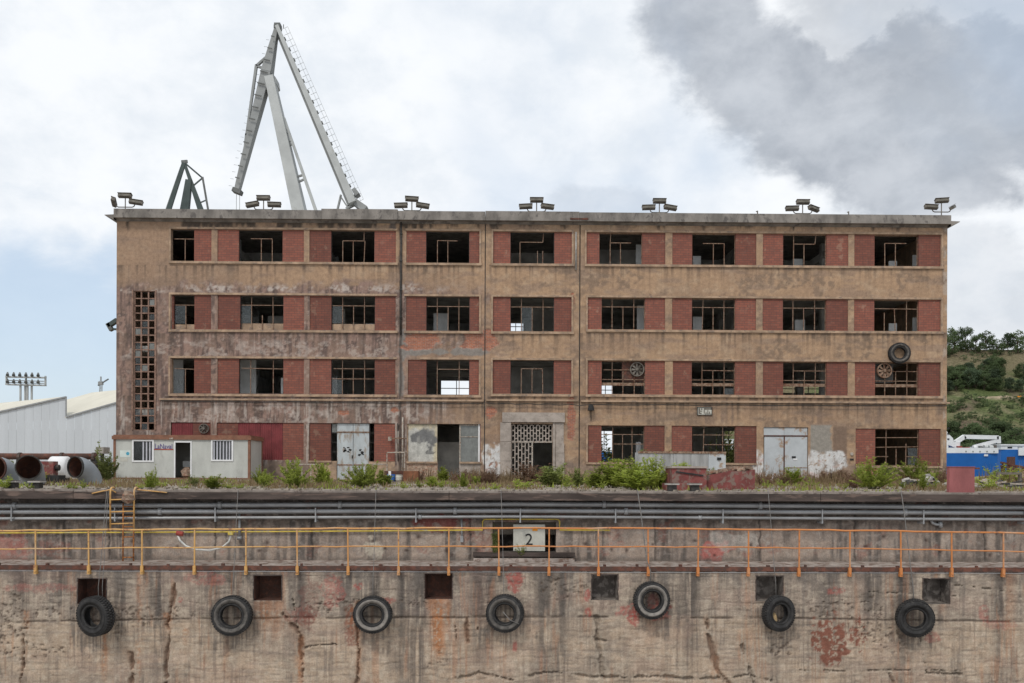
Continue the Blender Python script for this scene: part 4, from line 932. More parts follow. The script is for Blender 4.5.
# upper wall
NICHE = (QX(492.5, YU), QX(556, YU), QZ(552.5, YU), QZ(522, YU))
def sstep(p, q_): return 0.027 if (q_ <= 14.81 and p >= -14.81) else 1.5
def upper_paint(px, py, x, z):
    n1 = fbm(px / 50, py / 22, 101); n2 = fbm(px / 7, py / 6, 102); n3 = fbm(px / 3, py / 34, 103); n4 = fbm(px / 2, py / 2, 104, 3)
    c = np.tile(np.array([[0.345, 0.275, 0.225]]), (len(px), 1))
    c = lerp(c, (0.385, 0.33, 0.28), ss(n2, .5, .68) * .6); c = lerp(c, (0.22, 0.18, 0.155), ss(n1, .5, .66) * .5)
    c = lerp(c, (0.11, 0.098, 0.09), ss(fbm(px / 16, py / 90, 105), .54, .68) * ss(n3, .35, .6) * .85)
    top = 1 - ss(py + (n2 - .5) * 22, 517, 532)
    c = lerp(c, (0.085, 0.072, 0.064), top * .8)  # shade of the coping overhang painted into the wall colour behind the pipes
    c = lerp(c, (0.095, 0.082, 0.074), ss(fbm(px / 9, py / 60, 109), .52, .66) * ss(n3, .3, .5) * .6)
    c = lerp(c, (0.27, 0.10, 0.075), ss(fbm(px / 22, py / 16, 106), .62, .72) * ss(n4, .3, .5) * .4)
    c = lerp(c, (0.20, 0.05, 0.045), ellip(px, py, 440, 523, 30, 9, 3, .7) * .75)
    c = lerp(c, (0.42, 0.14, 0.12), ellip(px, py, 714, 551, 17, 10, 4, .7) * .85); c = lerp(c, (0.45, 0.42, 0.38), ellip(px, py, 735, 540, 32, 9, 5, .8) * .5)
    c = lerp(c, (0.48, 0.43, 0.35), ellip(px, py, 374, 549, 11, 12, 6, .9, 5.) * .8); c = lerp(c, (0.35, 0.12, 0.10), ellip(px, py, 10, 548, 18, 18, 7, .8) * .5)
    c = lerp(c, (0.30, 0.26, 0.23), ss(fbm(px / 5, py / 3, 107), .6, .7) * .6)
    dep = (n4 - .5) * .018 + (n2 - .5) * .02
    for xj in (64, 109, 312, 470, 760, 855, 985, 215, 655):
        k = 1 - ss(np.abs(px - xj - (fbm(py / 6, py * 0 + xj, 9) - .5) * 3), .4, 1.2); c = lerp(c, (0.07, 0.06, 0.055), k * .8); dep = dep + k * .03
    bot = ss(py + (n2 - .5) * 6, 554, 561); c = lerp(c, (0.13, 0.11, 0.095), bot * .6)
    r_ = np.random.RandomState(4)
    for _ in range(34):
        k = np.exp(-(((px - r_.uniform(0, 1024)) / r_.uniform(1.2, 2.8)) ** 2 + ((py - r_.uniform(533, 556)) / r_.uniform(1.2, 2.5)) ** 2)); c = lerp(c, (0.06, 0.04, 0.035), k * .9); dep = dep + k * .02
    return c, np.zeros(len(px)), dep
ZU1 = -.237
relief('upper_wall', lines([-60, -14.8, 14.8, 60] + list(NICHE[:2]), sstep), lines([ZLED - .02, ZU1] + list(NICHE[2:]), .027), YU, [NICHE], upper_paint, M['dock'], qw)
# the niche with the number plate
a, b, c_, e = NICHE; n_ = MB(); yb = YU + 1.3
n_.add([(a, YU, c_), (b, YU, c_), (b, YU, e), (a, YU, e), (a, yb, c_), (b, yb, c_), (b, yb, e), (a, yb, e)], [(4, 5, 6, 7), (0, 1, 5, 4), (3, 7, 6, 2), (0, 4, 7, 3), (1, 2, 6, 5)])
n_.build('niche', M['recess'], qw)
np_ = thing('number_plate', 'pale square plate with a black number in the dock wall niche', 'plate', P(529, 551, YU + .03))
pxbox(513.3, 545, 524.5, 551, YU + .03, YU + .06).build('panel', M['plate'], np_)
pxbox(532.5, 537.5, 528.6, 530.8, YU + .015, YU + .03).build('sticker', M['orange'], np_)
def text(body, size, loc, m, name, parent, ext=.004, sx=1.0):
    cu = bpy.data.curves.new(name, 'FONT'); cu.body = body; cu.size = size; cu.align_x = 'CENTER'; cu.align_y = 'CENTER'; cu.extrude = ext
    ob = bpy.data.objects.new('tmp', cu); COL.objects.link(ob); dg = bpy.context.evaluated_depsgraph_get()
    me = bpy.data.meshes.new_from_object(ob.evaluated_get(dg)); bpy.data.objects.remove(ob)
    me.transform(Matrix.Rotation(math.radians(90), 4, 'X') @ Matrix.Diagonal((sx, 1, 1, 1))); me.materials.clear()
    return link_mesh(name, me, m, parent, Vector(loc) - OFF.get(parent.name, Vector()))
text('2', .44, P(529, 540, YU + .022), M['black'], 'numeral', np_)
pxbox(473.5, 574.5, 558.6, 561.8, YU - .3, YU - .002).build('niche_step', M['ledge'], qw); pxbox(473, 575, 552.8, 556.6, YU - .2, YU + .0).build('niche_sill', M['coping'], qw)
# ledge with rusty nosing
MB().box(-60, 60, YL + .03, YU + .3, ZLED - .14, ZLED).build('ledge', M['ledge'], qw)
MB().box(-60, 60, YL - .045, YL + .028, ZLED - .10, ZLED + .004).build('steel_nosing', M['rustedge'], qw)
# lower wall
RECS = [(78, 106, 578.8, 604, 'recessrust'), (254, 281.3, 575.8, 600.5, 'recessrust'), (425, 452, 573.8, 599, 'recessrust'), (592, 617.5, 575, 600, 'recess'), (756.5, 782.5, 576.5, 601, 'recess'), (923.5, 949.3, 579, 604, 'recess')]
rh = [(P(x0, 590, YL).x, P(x1, 590, YL).x, P((x0 + x1) / 2, y1, YL).z, P((x0 + x1) / 2, y0, YL).z) for x0, x1, y0, y1, _ in RECS]
CRACKS = [([(292, 590), (293, 604), (298, 630)], .5, 0), ([(284, 615), (296, 628), (300, 636), (302, 660), (303, 683), (303, 700)], 2.3, 1), ([(304, 648), (318, 645), (335, 644)], 1.0, 0), ([(174, 584), (170, 606), (168, 626), (169, 640), (166, 660), (165, 700)], 2.2, 1), ([(131, 655), (132, 670), (131, 700)], 2.4, 1), ([(357, 600), (358, 660), (357, 690)], 1.8, 1),
          ([(597, 618), (596, 640), (600, 655), (602, 676)], 2.2, 2), ([(597, 640), (606, 641)], 1.2, 2), ([(706, 620), (709, 637), (714, 655), (716, 668), (722, 676), (735, 690)], 2.6, 1), ([(742, 645), (749, 666), (756, 690)], 2.0, 2), ([(455, 677), (475, 676), (480, 673), (495, 676), (512, 680)], 1.6, 2), ([(530, 676), (545, 673), (556, 672), (580, 676), (600, 677), (625, 678), (650, 676), (700, 679), (750, 676), (770, 680)], 1.6, 2), ([(920, 636), (924, 655), (927, 672)], .9, 0), ([(927, 673), (945, 674), (962, 674)], 1.5, 2), ([(889, 674), (897, 690)], 1.6, 2), ([(780, 672), (800, 670), (845, 671), (905, 670), (960, 671)], .7, 2), ([(955, 585), (985, 588), (1010, 592), (1030, 602)], .8, 2), ([(870, 592), (920, 594), (960, 596)], .5, 2), ([(24, 618), (22, 640), (24, 660), (18, 690)], 1.2, 1), ([(455, 618), (456, 640)], .6, 1), ([(467, 618), (468, 642)], 1.3, 1), ([(477, 618), (478, 630)], .5, 1)]
def segdist(px, py, pts, w):
    dmin = np.full(len(px), 1e9); wob = (fbm(px / 9, py / 9, 201) - .5) * 9 + (fbm(px / 2.2, py / 2.2, 203, 3) - .5) * 4.5
    for (x0, y0), (x1, y1) in zip(pts[:-1], pts[1:]):
        dx, dy = x1 - x0, y1 - y0; t = np.clip(((px - x0) * dx + (py - y0) * dy) / (dx * dx + dy * dy + 1e-9), 0, 1)
        dmin = np.minimum(dmin, np.hypot(px + wob * .6 - x0 - t * dx, py + wob * .4 - y0 - t * dy))
    return dmin
def lower_paint(px, py, x, z):
    n1 = fbm(px / 60, py / 30, 111); n2 = fbm(px / 8, py / 6, 112); n3 = fbm(px / 3, py / 40, 113); n4 = fbm(px / 1.8, py / 1.8, 114, 3); nh = fbm(px / 40, py / 1.7, 115)
    c = np.tile(np.array([[0.412, 0.315, 0.232]]), (len(px), 1))
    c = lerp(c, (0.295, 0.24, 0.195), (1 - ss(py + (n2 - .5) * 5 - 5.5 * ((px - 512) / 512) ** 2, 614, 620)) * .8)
    c = lerp(c, (0.47, 0.39, 0.305), ss(n2, .5, .68) * .5); c = lerp(c, (0.30, 0.24, 0.19), ss(n1, .5, .64) * .55)
    c = lerp(c, (0.17, 0.145, 0.125), ss(fbm(px / 14, py / 110, 140), .5, .64) * ss(n3, .3, .55) * (.35 + .4 * (py < 616)))
    c = lerp(c, (0.50, 0.43, 0.34), ss(fbm(px / 5, py / 3, 141), .58, .7) * .4)
    fs = fbm(px / 1.3, py / 45, 151, 3); c = lerp(c, (0.16, 0.13, 0.11), ss(fs, .52, .68) * ss(fbm(px / 30, py / 30, 152), .4, .6) * .55); c = lerp(c, (0.50, 0.41, 0.32), ss(1 - fs, .56, .7) * .3)
    # board marks
    ln = np.abs(((py + (fbm(px / 45, py / 25, 116) - .5) * 12) / 6.6) % 1 - .5) * 6.6
    bm = (1 - ss(ln, .3, 1.0)) * ss(fbm(px / 14, np.floor(py / 6.6), 117), .44, .62); c = lerp(c, (0.19, 0.155, 0.125), bm * .38)
    c = lerp(c, (0.23, 0.19, 0.16), ss(nh, .56, .7) * .4)
    dep = (n4 - .5) * .02 + (n2 - .5) * .025 + bm * .012
    # dark rain streaks
    r_ = np.random.RandomState(11)
    for xc, w in list(zip((20, 62, 120, 158, 212, 232, 345, 300, 402, 420, 480, 490, 545, 562, 655, 690, 695, 770, 868, 876, 902, 1000, 262, 375, 830, 950), (8, 7, 6, 8, 10, 6, 12, 7, 6, 7, 12, 6, 9, 6, 9, 10, 5, 6, 6, 5, 8, 7, 10, 5, 5, 4))):
        ln_ = r_.uniform(590, 700); sk = (px - xc) / w
        k = np.exp(-sk ** 2) * (1 - ss(py + (n3 - .5) * 60, ln_ - 30, ln_ + 30)) * ss(n3, .22, .5)
        c = lerp(c, (0.095, 0.081, 0.072), k * (.6 + .3 * (py < 616)))
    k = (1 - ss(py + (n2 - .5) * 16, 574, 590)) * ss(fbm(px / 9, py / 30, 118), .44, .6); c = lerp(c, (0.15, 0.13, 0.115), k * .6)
    c = lerp(c, (0.40, 0.20, 0.11), ss(fbm(px / 10, py / 55, 160), .58, .72) * ss(fs, .4, .6) * .38)
    c = lerp(c, (0.36, 0.20, 0.155), ss(fbm(px / 40, py / 30, 161), .56, .7) * .12)
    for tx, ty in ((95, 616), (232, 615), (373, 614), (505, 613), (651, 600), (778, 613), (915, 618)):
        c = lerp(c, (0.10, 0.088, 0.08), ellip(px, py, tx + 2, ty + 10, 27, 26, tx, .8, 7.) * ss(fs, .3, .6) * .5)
    # construction joint
    k = 1 - ss(np.abs(py - 617 - (fbm(px / 30, py * 0, 119) - .5) * 3 - 5.5 * ((px - 512) / 512) ** 2), .4, 1.4); k = k * ss(fbm(px / 18, py * 0, 120), .34, .5); c = lerp(c, (0.10, 0.075, 0.06), k * .8); dep = dep + k * .03
    # spalled, pitted patches
    pit = ss(fbm(px / 3.2, py / 2.4, 121), .57, .66)
    reg = np.zeros(len(px))
    for e_ in ((12, 630, 22, 42), (110, 620, 40, 14), (40, 650, 30, 8), (828, 608, 24, 12), (868, 620, 18, 22), (890, 640, 20, 18), (440, 660, 12, 10), (150, 615, 40, 8), (655, 604, 20, 10), (60, 612, 40, 6), (780, 640, 14, 20), (560, 590, 30, 12), (415, 604, 20, 8), (330, 604, 40, 8)):
        reg = np.maximum(reg, ellip(px, py, *e_, s=e_[0], k=.6))
    k = pit * reg * ss(n4, .3, .55); c = lerp(c, (0.14, 0.105, 0.082), k * .75); dep = dep + k * .03
    # red lead patch and red paint
    k = np.maximum(ellip(px, py, 828, 642, 19, 26, 31, .75, 7.), ellip(px, py, 857, 634, 9, 14, 32, .9, 5.) * ss(n4, .35, .5)); k = k * ss(fbm(px / 3.2, py / 3.2, 122), .36, .46); c = lerp(c, (0.20, 0.075, 0.05), k * .92); dep = dep + k * .008
    for e_, a_ in (((516, 581, 9, 13), .75), ((333, 590, 12, 18), .45), ((310, 600, 10, 30), .3), ((629, 612, 12, 8), .6), ((633, 619, 6, 8), .7), ((587, 595, 3, 6), .7), ((588, 612, 3, 5), .7), ((837, 591, 9, 4), .5), ((358, 586, 5, 4), .7), ((388, 601, 9, 4), .6), ((205, 578, 22, 8), .35), ((515, 646, 3, 6), .7), ((932, 638, 9, 6), .4), ((984, 614, 5, 10), .45), ((1000, 625, 18, 5), .25), ((40, 588, 40, 5), .3), ((660, 612, 12, 10), .5), ((655, 605, 8, 14), .3), ((300, 616, 18, 9), .55), ((352, 625, 8, 22), .6), ((180, 600, 3, 3), .6)):
        k = ellip(px, py, *e_, s=e_[0] + 5, k=.6, f=6.) * ss(n4, .25, .55); c = lerp(c, (0.36, 0.085, 0.07) if e_[0] not in (300, 352, 310) else (0.19, 0.06, 0.045), k * a_)
    # rust runs
    for xc, w, y0, y1, a_ in ((439, 6.5, 598, 668, .85), (430, 3, 598, 625, .5), (448, 2, 600, 640, .4), (266, 9, 600, 640, .45), (278, 4, 600, 650, .3), (105, 3, 632, 690, .5), (186, 3, 628, 650, .55), (139, 2.5, 572, 690, .4), (146, 2.0, 572, 600, .4), (300, 3.5, 636, 700, .7), (167, 4, 612, 640, .6), (352, 5, 606, 640, .5), (26, 3, 610, 640, .5), (716, 3, 655, 700, .5), (942, 4, 604, 625, .35), (650, 6, 618, 650, .2), (1010, 5, 572, 640, .3), (358, 3, 600, 690, .45)):
        k = np.exp(-((px + (fbm(py / 9, px / 9, 131) - .5) * 5 - xc) / w) ** 2) * ss(py, y0 - 1, y0 + 2) * (1 - ss(py + (n3 - .5) * 20, y1 - 25, y1)) * ss(n4 * .5 + n3 * .5, .34, .52)
        c = lerp(c, (0.36, 0.135, 0.045), k * a_)
    for x0, x1, y0, y1 in ((253, 282, 601, 612), (424, 453, 599, 610)):
        k = ss(px, x0, x0 + 2) * (1 - ss(px, x1 - 2, x1)) * ss(py, y0, y0 + 1) * (1 - ss(py, y1 - 4, y1)); c = lerp(c, (0.30, 0.17, 0.11), k * .5)
    # cracks: broken-out edges, recessed
    for pts, w, kd in CRACKS:
        dd = segdist(px, py, pts, w); w = w * np.clip(.15 + 2.6 * (fbm(px / 9, py / 11, 205) - .25), .12, 2.0)
        k = 1 - ss(dd, w * .25, w * 1.45); c = lerp(c, ((0.12, 0.095, 0.078), (0.155, 0.088, 0.058), (0.17, 0.14, 0.115))[kd], k * (.7 if kd != 2 else .42)); dep = dep + k * .09
        c = lerp(c, (0.40, 0.345, 0.275), (ss(dd, w, w * 1.5) * (1 - ss(dd, w * 1.8, w * 2.8))) * .35)
        if kd == 1: c = lerp(c, (0.30, 0.15, 0.08), (1 - ss(dd, w * 1.0, w * 3.5)) * (1 - k) * ss(n3, .35, .6) * .35)
    return c, np.zeros(len(px)), dep
def zstep(p, q_): return 0.026 if q_ > -5.35 else 1.0
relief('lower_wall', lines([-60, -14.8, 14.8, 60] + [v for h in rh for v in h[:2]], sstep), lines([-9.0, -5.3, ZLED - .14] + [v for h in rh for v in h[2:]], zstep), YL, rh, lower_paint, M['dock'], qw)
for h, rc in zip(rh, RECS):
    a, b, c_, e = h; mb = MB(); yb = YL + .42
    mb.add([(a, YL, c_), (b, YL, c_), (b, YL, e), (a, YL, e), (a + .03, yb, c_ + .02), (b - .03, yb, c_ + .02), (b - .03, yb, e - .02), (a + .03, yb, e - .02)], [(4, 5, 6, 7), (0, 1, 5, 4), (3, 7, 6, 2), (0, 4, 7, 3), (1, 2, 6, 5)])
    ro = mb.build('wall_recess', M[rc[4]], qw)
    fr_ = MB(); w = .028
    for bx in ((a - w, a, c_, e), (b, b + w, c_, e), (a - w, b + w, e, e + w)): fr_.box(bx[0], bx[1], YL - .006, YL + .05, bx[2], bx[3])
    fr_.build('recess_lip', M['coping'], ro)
rr = random.Random(21)
for k in range(26):     # bolts along the nosing
    x = -13.5 + k * 1.07 + rr.uniform(-.2, .2); MB().box(x - .04 * rr.random() - .015, x + .03, YL + .03, YL + .1, ZLED + .0, ZLED + .03 + .03 * rr.random()).build('nosing_bolt', M['rustedge'], qw)

# ---- pipes under the coping
def qpath(pts, Y): return [P(x, y, Y) for x, y in pts]
def long_pipe(ys, r, Y, label, fl):
    pts = [P(-600, ys[0] + (ys[0] - ys[1]) * .4, Y), P(0, ys[0], Y), P(512, ys[1], Y), P(1024, ys[2], Y), P(1650, ys[2] + (ys[2] - ys[1]) * .8, Y)]
    t = thing('service_pipe', label, 'pipe', pts[2], 'service pipes along the quay')
    MB().tube(pts, r, 12).build('pipe_run', M['steelpipe'], t, True)
    for x in fl:
        f = (x - 512) / 512; y = ys[1] + (ys[2] - ys[1]) * f if f > 0 else ys[1] + (ys[0] - ys[1]) * -f
        c = P(x, y, Y); MB().tube([c - Vector((.045, 0, 0)), c + Vector((.045, 0, 0))], r * 1.55, 12).build('flange', M['steelpipe'], t, True)
    return t
long_pipe((506, 504, 507.5), .066, YU - .2, 'uppermost and thickest of the three grey pipes under the quay coping', (15, 340, 604, 760, 220))
long_pipe((512, 510.8, 513), .058, YU - .24, 'middle one of the three grey pipes under the quay coping', (160, 455, 626, 905))
long_pipe((518.6, 516.6, 519.5), .04, YU - .22, 'lowest and thinnest of the three grey pipes under the quay coping', (420, 700))
for px in (18, 120, 219, 318, 417, 520, 614, 720, 818, 918, 1018):
    pb = MB().box(P(px, 512, YU).x - .02, P(px, 512, YU).x + .02, YU - .33, YU + .01, QZ(522, YU), QZ(519.8, YU)); pb.box(P(px, 512, YU).x - .015, P(px, 512, YU).x + .015, YU - .335, YU - .315, QZ(521, YU), QZ(508, YU)); pb.build('pipe_hanger', M['steelpipe'], qw)
# small pipe fittings on the wall
t = thing('valve_pipe', 'short grey vertical pipe stub on the upper dock wall beside the white hose', 'pipe', P(239.5, 538, YU - .1)); MB().tube(qpath([(239.5, 512), (239.5, 538)], YU - .1), .035, 10).build('stub', M['steelpipe'], t, True); MB().tube(qpath([(237.3, 538), (241.7, 538)], YU - .1), .05, 10).build('tee', M['steelpipe'], t, True)
t = thing('drain_elbow', 'grey bent drain pipe under the three pipes near the right end', 'pipe', P(938, 524, YU - .1)); MB().tube(qpath([(931, 520), (932.5, 523), (936, 524.5), (942, 524.5)], YU - .1), .04, 10).build('bend', M['steelpipe'], t, True); MB().tube(qpath([(940, 521.5), (941, 527.5)], YU - .1), .055, 10).build('flange', M['steelpipe'], t, True)
t = thing('conduit_stub', 'thin grey conduit stub on the wall left of the plate niche', 'pipe', P(462, 540, YU - .05)); MB().tube(qpath([(461.5, 519), (462, 541)], YU - .05), .028, 8).build('stub', M['steelpipe'], t, True); MB().box(P(460.4, 536, YU).x, P(463.4, 536, YU).x, YU - .1, YU, QZ(542, YU), QZ(536, YU)).build('junction_box', M['steelpipe'], t)
# ---- yellow conduit
cy = [(-300, 531.5), (0, 533), (250, 531.8), (400, 530.8), (482.6, 530), (482.6, 521.5), (484, 519.6), (486, 519.2), (556.5, 519.2), (558.8, 519.8), (559.6, 521.5), (559.6, 530), (610, 530.3)]
t = tag(MB().tube(qpath(cy, YU - .06), .019, 8).build('yellow_conduit', M['yellow'], None, True), 'thin yellow conduit that arches over the number plate niche', 'conduit')
# ---- railing
def railing():
    t = thing('railing', 'orange and yellow steel railing along the dock wall ledge', 'railing', P(512, 573, YL - .06))
    Y = YL - .075
    topy = lambda px: 528.2 + (abs(px - 512) / 512) ** 2 * (2.6 if px < 512 else 5.2); midy = lambda px: 546.4 + (abs(px - 512) / 512) ** 2 * (2.8 if px < 512 else 5.0); boty = lambda px: 566.5 + (px - 512) * .0032
    posts = [35.6, 88.8, 142, 194.4, 246, 297.3, 348.2, 398.6, 448.8, 499, 549, 598.6, 648.4, 698, 748.5, 799, 849.9, 901, 951.8, 1003.5]
    posts = [posts[0] - 53 * k for k in (3, 2, 1)] + posts + [posts[-1] + 51 * k for k in (1, 2, 3)]
    for nm, fn, r in (('top_rail', topy, .023), ('middle_rail', midy, .017)):
        MB().tube([P(x, fn(x) + rr.uniform(-.45, .45), Y + rr.uniform(-.008, .008)) for x in range(-140, 1180, 17)], r, 8).build(nm, M['rail'], t, True)
    for i, px in enumerate(posts):
        w = .034 if 0 else .03; c = P(px, 550, Y); dx = rr.uniform(-.012, .012)
        po = MB().beam(P(px, boty(px) + 6.0, Y), P(px, topy(px), Y) + Vector((dx, 0, 0)), .032, .028).build('post', M['rail'], t)
        b0, b1 = P(px, boty(px) + .3, Y), P(px, boty(px) + 9.0, Y)
        MB().box(c.x - .034, c.x + .034, Y - .03, YL - .002, b1.z, b0.z).build('bracket', M['rail'], po)
        MB().tube([(c.x, Y - .055, b1.z + .07), (c.x, Y - .02, b1.z + .07)], .022, 6).build('bolt', M['rail'], po)
    return t
railing()
M['ladder'] = mat('rusty_orange_paint', (0.46, 0.19, 0.06), var=.25, scale=8, second=(0.20, 0.085, 0.045), amt=.46)
# ---- ladders and bits at the quay edge
t = thing('quay_ladder', 'wide yellow hooked ladder hanging over the quay edge', 'ladder', P(122, 530, YC - .15)); Y = YC - .14
for x in (110.3, 134):
    MB().tube([P(x, 531, Y), P(x, 494, Y), P(x + .3, 490, Y), P(x + 1.2, 487.8, Y + .06), P(x + 3, 487.4, Y + .3), P(x + 5, 489.3, Y + .55)], .023, 8).build('rail', M['rail'], t, True)
for y in (499.8, 512, 524): MB().tube([P(110.3, y, Y), P(134, y - .8, Y)], .018, 8).build('rung', M['rail'], t, True)
t = thing('narrow_ladder', 'narrow rusty orange ladder on the upper dock wall behind the wide one', 'ladder', P(129, 565, YU - .3)); Y = YU - .36
for x in (123.2, 133.8): MB().tube([P(x, 503, Y), P(x - .3, 564, Y)], .021, 8).build('rail', M['ladder'], t, True)
for k in range(6): MB().tube([P(123.2, 506.5 + k * 10.2, Y), P(133.8, 506.2 + k * 10.2, Y)], .016, 8).build('rung', M['ladder'], t, True)
tag(MB().tube([P(92, 493.5, YC - .03), P(101, 491.4, YC - .03), P(111, 489.6, YC - .02), P(116, 492.5, YC - .02)], .016, 8).build('yellow_rod', M['rail'], None, True), 'bent yellow rod lying on the coping left of the ladder', 'rod')
tag(MB().tube([P(136, 489.6, YC - .03), P(148, 490.6, YC - .03), P(167, 492.6, YC - .03)], .016, 8).build('yellow_rod', M['rail'], None, True), 'straight yellow rod lying on the coping right of the ladder', 'rod')
def rock(c, s, seed, flat=.8):
    r_ = np.random.RandomState(seed); mb = MB(); vs = []
    for i in range(4):
        ph = math.pi * (i + .5) / 4
        for j in range(7):
            th = 2 * math.pi * j / 7 + i * .4; k = s * (.75 + .5 * r_.rand()); vs.append((c[0] + k * math.sin(ph) * math.cos(th), c[1] + k * math.sin(ph) * math.sin(th) * .8, c[2] + k * math.cos(ph) * flat))
    fs = [(i * 7 + j, i * 7 + (j + 1) % 7, (i + 1) * 7 + (j + 1) % 7, (i + 1) * 7 + j) for i in range(3) for j in range(7)] + [tuple(range(6, -1, -1)), tuple(range(21, 28))]
    mb.add(vs, fs); return mb
tag(rock(P(128.5, 497.5, YC - .16), .2, 3).build('broken_block', M['rubble'], None), 'broken brown concrete block jammed behind the wide ladder', 'block')
hp = [P(178, 536, YL + .3), P(180, 540.5, YL + .2), P(186, 546, YL + .15), P(196, 549.6, YL + .1), P(210, 550.4, YL + .1), P(222, 547.5, YL + .1), P(229, 541.5, YL + .1), P(230.5, 536, YL + .1)]
t = thing('white_hose', 'white hose sagging behind the railing with a yellow coupling', 'hose', hp[4]); MB().tube(hp, .024, 8).build('hose', M['hose'], t, True); MB().box(P(228.3, 533, YL + .1).x, P(233, 533, YL + .1).x, YL + .06, YL + .14, P(230, 535, YL + .1).z, P(230, 531.5, YL + .1).z).build('coupling', M['yellow'], t); MB().tube([P(176.5, 533, YL + .3), P(183, 534, YL + .3)], .06, 8).build('valve', M['shipred'], t)
MB().tube([P(178, 533, YL + .3), P(178, 533, YU + .02)], .02, 6).build('valve_pipe', M['shipred'], t); MB().tube([P(230.5, 533, YL + .1), P(230.5, 533, YU + .02)], .02, 6).build('coupling_pipe', M['yellow'], t)

M['rag'] = mat('ochre_rag', (0.42, 0.30, 0.16), var=.25, scale=9)
# ---- tyres and their ropes
def tyre_meshes(R, tag_):
    w = R * .27; pr = [(.50, -.55), (.545, -.80), (.66, -1.0), (.82, -1.03), (.93, -.92), (.965, -.72), (.97, 0), (.965, .72), (.93, .92), (.82, 1.03), (.66, 1.0), (.545, .8), (.50, .55), (.56, .5), (.80, .6), (.86, 0), (.80, -.6), (.56, -.5)]
    body = MB().ring([(a * R, b * w) for a, b in pr], 48)
    tr = MB(); n = 44
    for k in range(n):
        for row, (y0, y1) in enumerate(((-.86, -.34), (-.26, .26), (.34, .86))):
            a = 2 * math.pi * (k + .5 * (row % 2)) / n; da = math.pi / n * .74
            vs = []
            for r_ in (.955 * R, R):
                for an in (a - da, a + da):
                    for y in (y0, y1):
                        vs.append((r_ * math.cos(an), y * w, r_ * math.sin(an)))
            tr.add(vs, [(0, 1, 3, 2), (4, 6, 7, 5), (0, 2, 6, 4), (1, 5, 7, 3), (0, 4, 5, 1), (2, 3, 7, 6)])
    sd = MB().ring([(.64 * R, -1.006 * w), (.80 * R, -1.05 * w), (.84 * R, -1.03 * w), (.80 * R, -1.0 * w), (.66 * R, -.98 * w)], 48)
    bead = MB().ring([(.49 * R, -.6 * w), (.545 * R, -.86 * w), (.60 * R, -.96 * w), (.60 * R, -.9 * w), (.54 * R, -.75 * w)], 48)
    return [m_.mesh(n_, Vector(), True) for m_, n_ in ((body, 'tyre_body'), (tr, 'tread'), (sd, 'sidewall'), (bead, 'bead'))]
TY = {}
def tyre(px, py, rpx, Y, rz, rx, label, side='rubbergrey'):
    R = rpx * Y / F
    t = thing('tyre', label, 'tyre', P(px, py, Y), 'fender tyres')
    me = tyre_meshes(R, px)
    for m_, nm, mm in zip(me, ('tyre_body', 'tread', 'sidewall', 'bead'), ('rubber', 'rubber', side, 'rubber')):
        link_mesh(nm, m_, M[mm], t)
    t.rotation_euler = (rx, 0, rz); t.scale = (1 + .03 * math.sin(px), 1, 1 - .03 * math.cos(px * 1.7)); return t
YT = YL - .19
tyre(95.5, 616, 20.2, YT - .06, -.38, .05, 'fender tyre on the dock wall at the far left with its tread showing', 'rubber')
tyre(232, 615.5, 20, YT, .08, -.06, 'fender tyre on the dock wall second from the left')
tyre(372.7, 614.5, 18.8, YT, 0, 0, 'pale-walled fender tyre left of the orange rust run', 'rubberpale')
tyre(505, 613.3, 18.6, YT, -.12, .03, 'fender tyre below the number plate niche, with a rope across it')
tyre(651.5, 600.3, 18.6, YT, .06, 0, 'pale-walled fender tyre hanging higher than the others', 'rubberpale')
tyre(778.5, 613.3, 17.6, YT - .04, .30, 0, 'fender tyre overlapping a square recess, with a yellow rag inside', 'rubber')
tyre(915, 618, 18.6, YT - .04, -.24, .12, 'fender tyre on the dock wall at the far right', 'rubber')
tyre(899.3, 353.2, 10.4, YB - .2, -.12, 0, 'tyre hanging on the building facade above a window')
def rope(pts, label, r=.011):
    o = MB().tube(pts, r, 6).build('rope', M['rope'], None, True); tag(o, label, 'rope', 'ropes holding the fender tyres')
yf = YL - .14
def ropes(x0, x1, y1, label, r=.009):
    top = P(x0, 490, YC + .1); edge = P(x0, 490.4, YC - .015)
    xm = x0 + (x1 - x0) * .7
    rope([top, edge, P(x0 + (x1 - x0) * .25, 512, YC - .2), P(xm, 560, yf - .02), P(x1 - .2, y1 - 14, yf - .05), P(x1, y1, yf - .06)], label, r)
ropes(107, 98.5, 601, 'grey rope holding the far left fender tyre'); ropes(108.5, 102.5, 600, 'second thinner rope beside it on the far left tyre', .008)
ropes(238, 233, 598, 'grey rope holding the second fender tyre from the left'); ropes(376, 373, 598, 'thin rope holding the tyre left of the rust run')
ropes(501, 504, 598, 'rope crossing the number plate niche down to its tyre'); ropes(637.5, 650.5, 584, 'slanting rope holding the highest fender tyre', .013)
ropes(768, 776, 598, 'rope holding the tyre with the yellow rag'); ropes(901, 913.5, 602, 'rope holding the far right fender tyre', .012)
rope([P(503, 612, YT - .16), P(510, 620, YT - .17), P(519, 624, YT - .16)], 'loose rope end lying across the tyre under the niche')
tag(rock(P(774, 618, YT - .02), .10, 9, 1.4).build('rag', M['rag'], None), 'crumpled pale yellow rag stuffed in a fender tyre', 'rag')

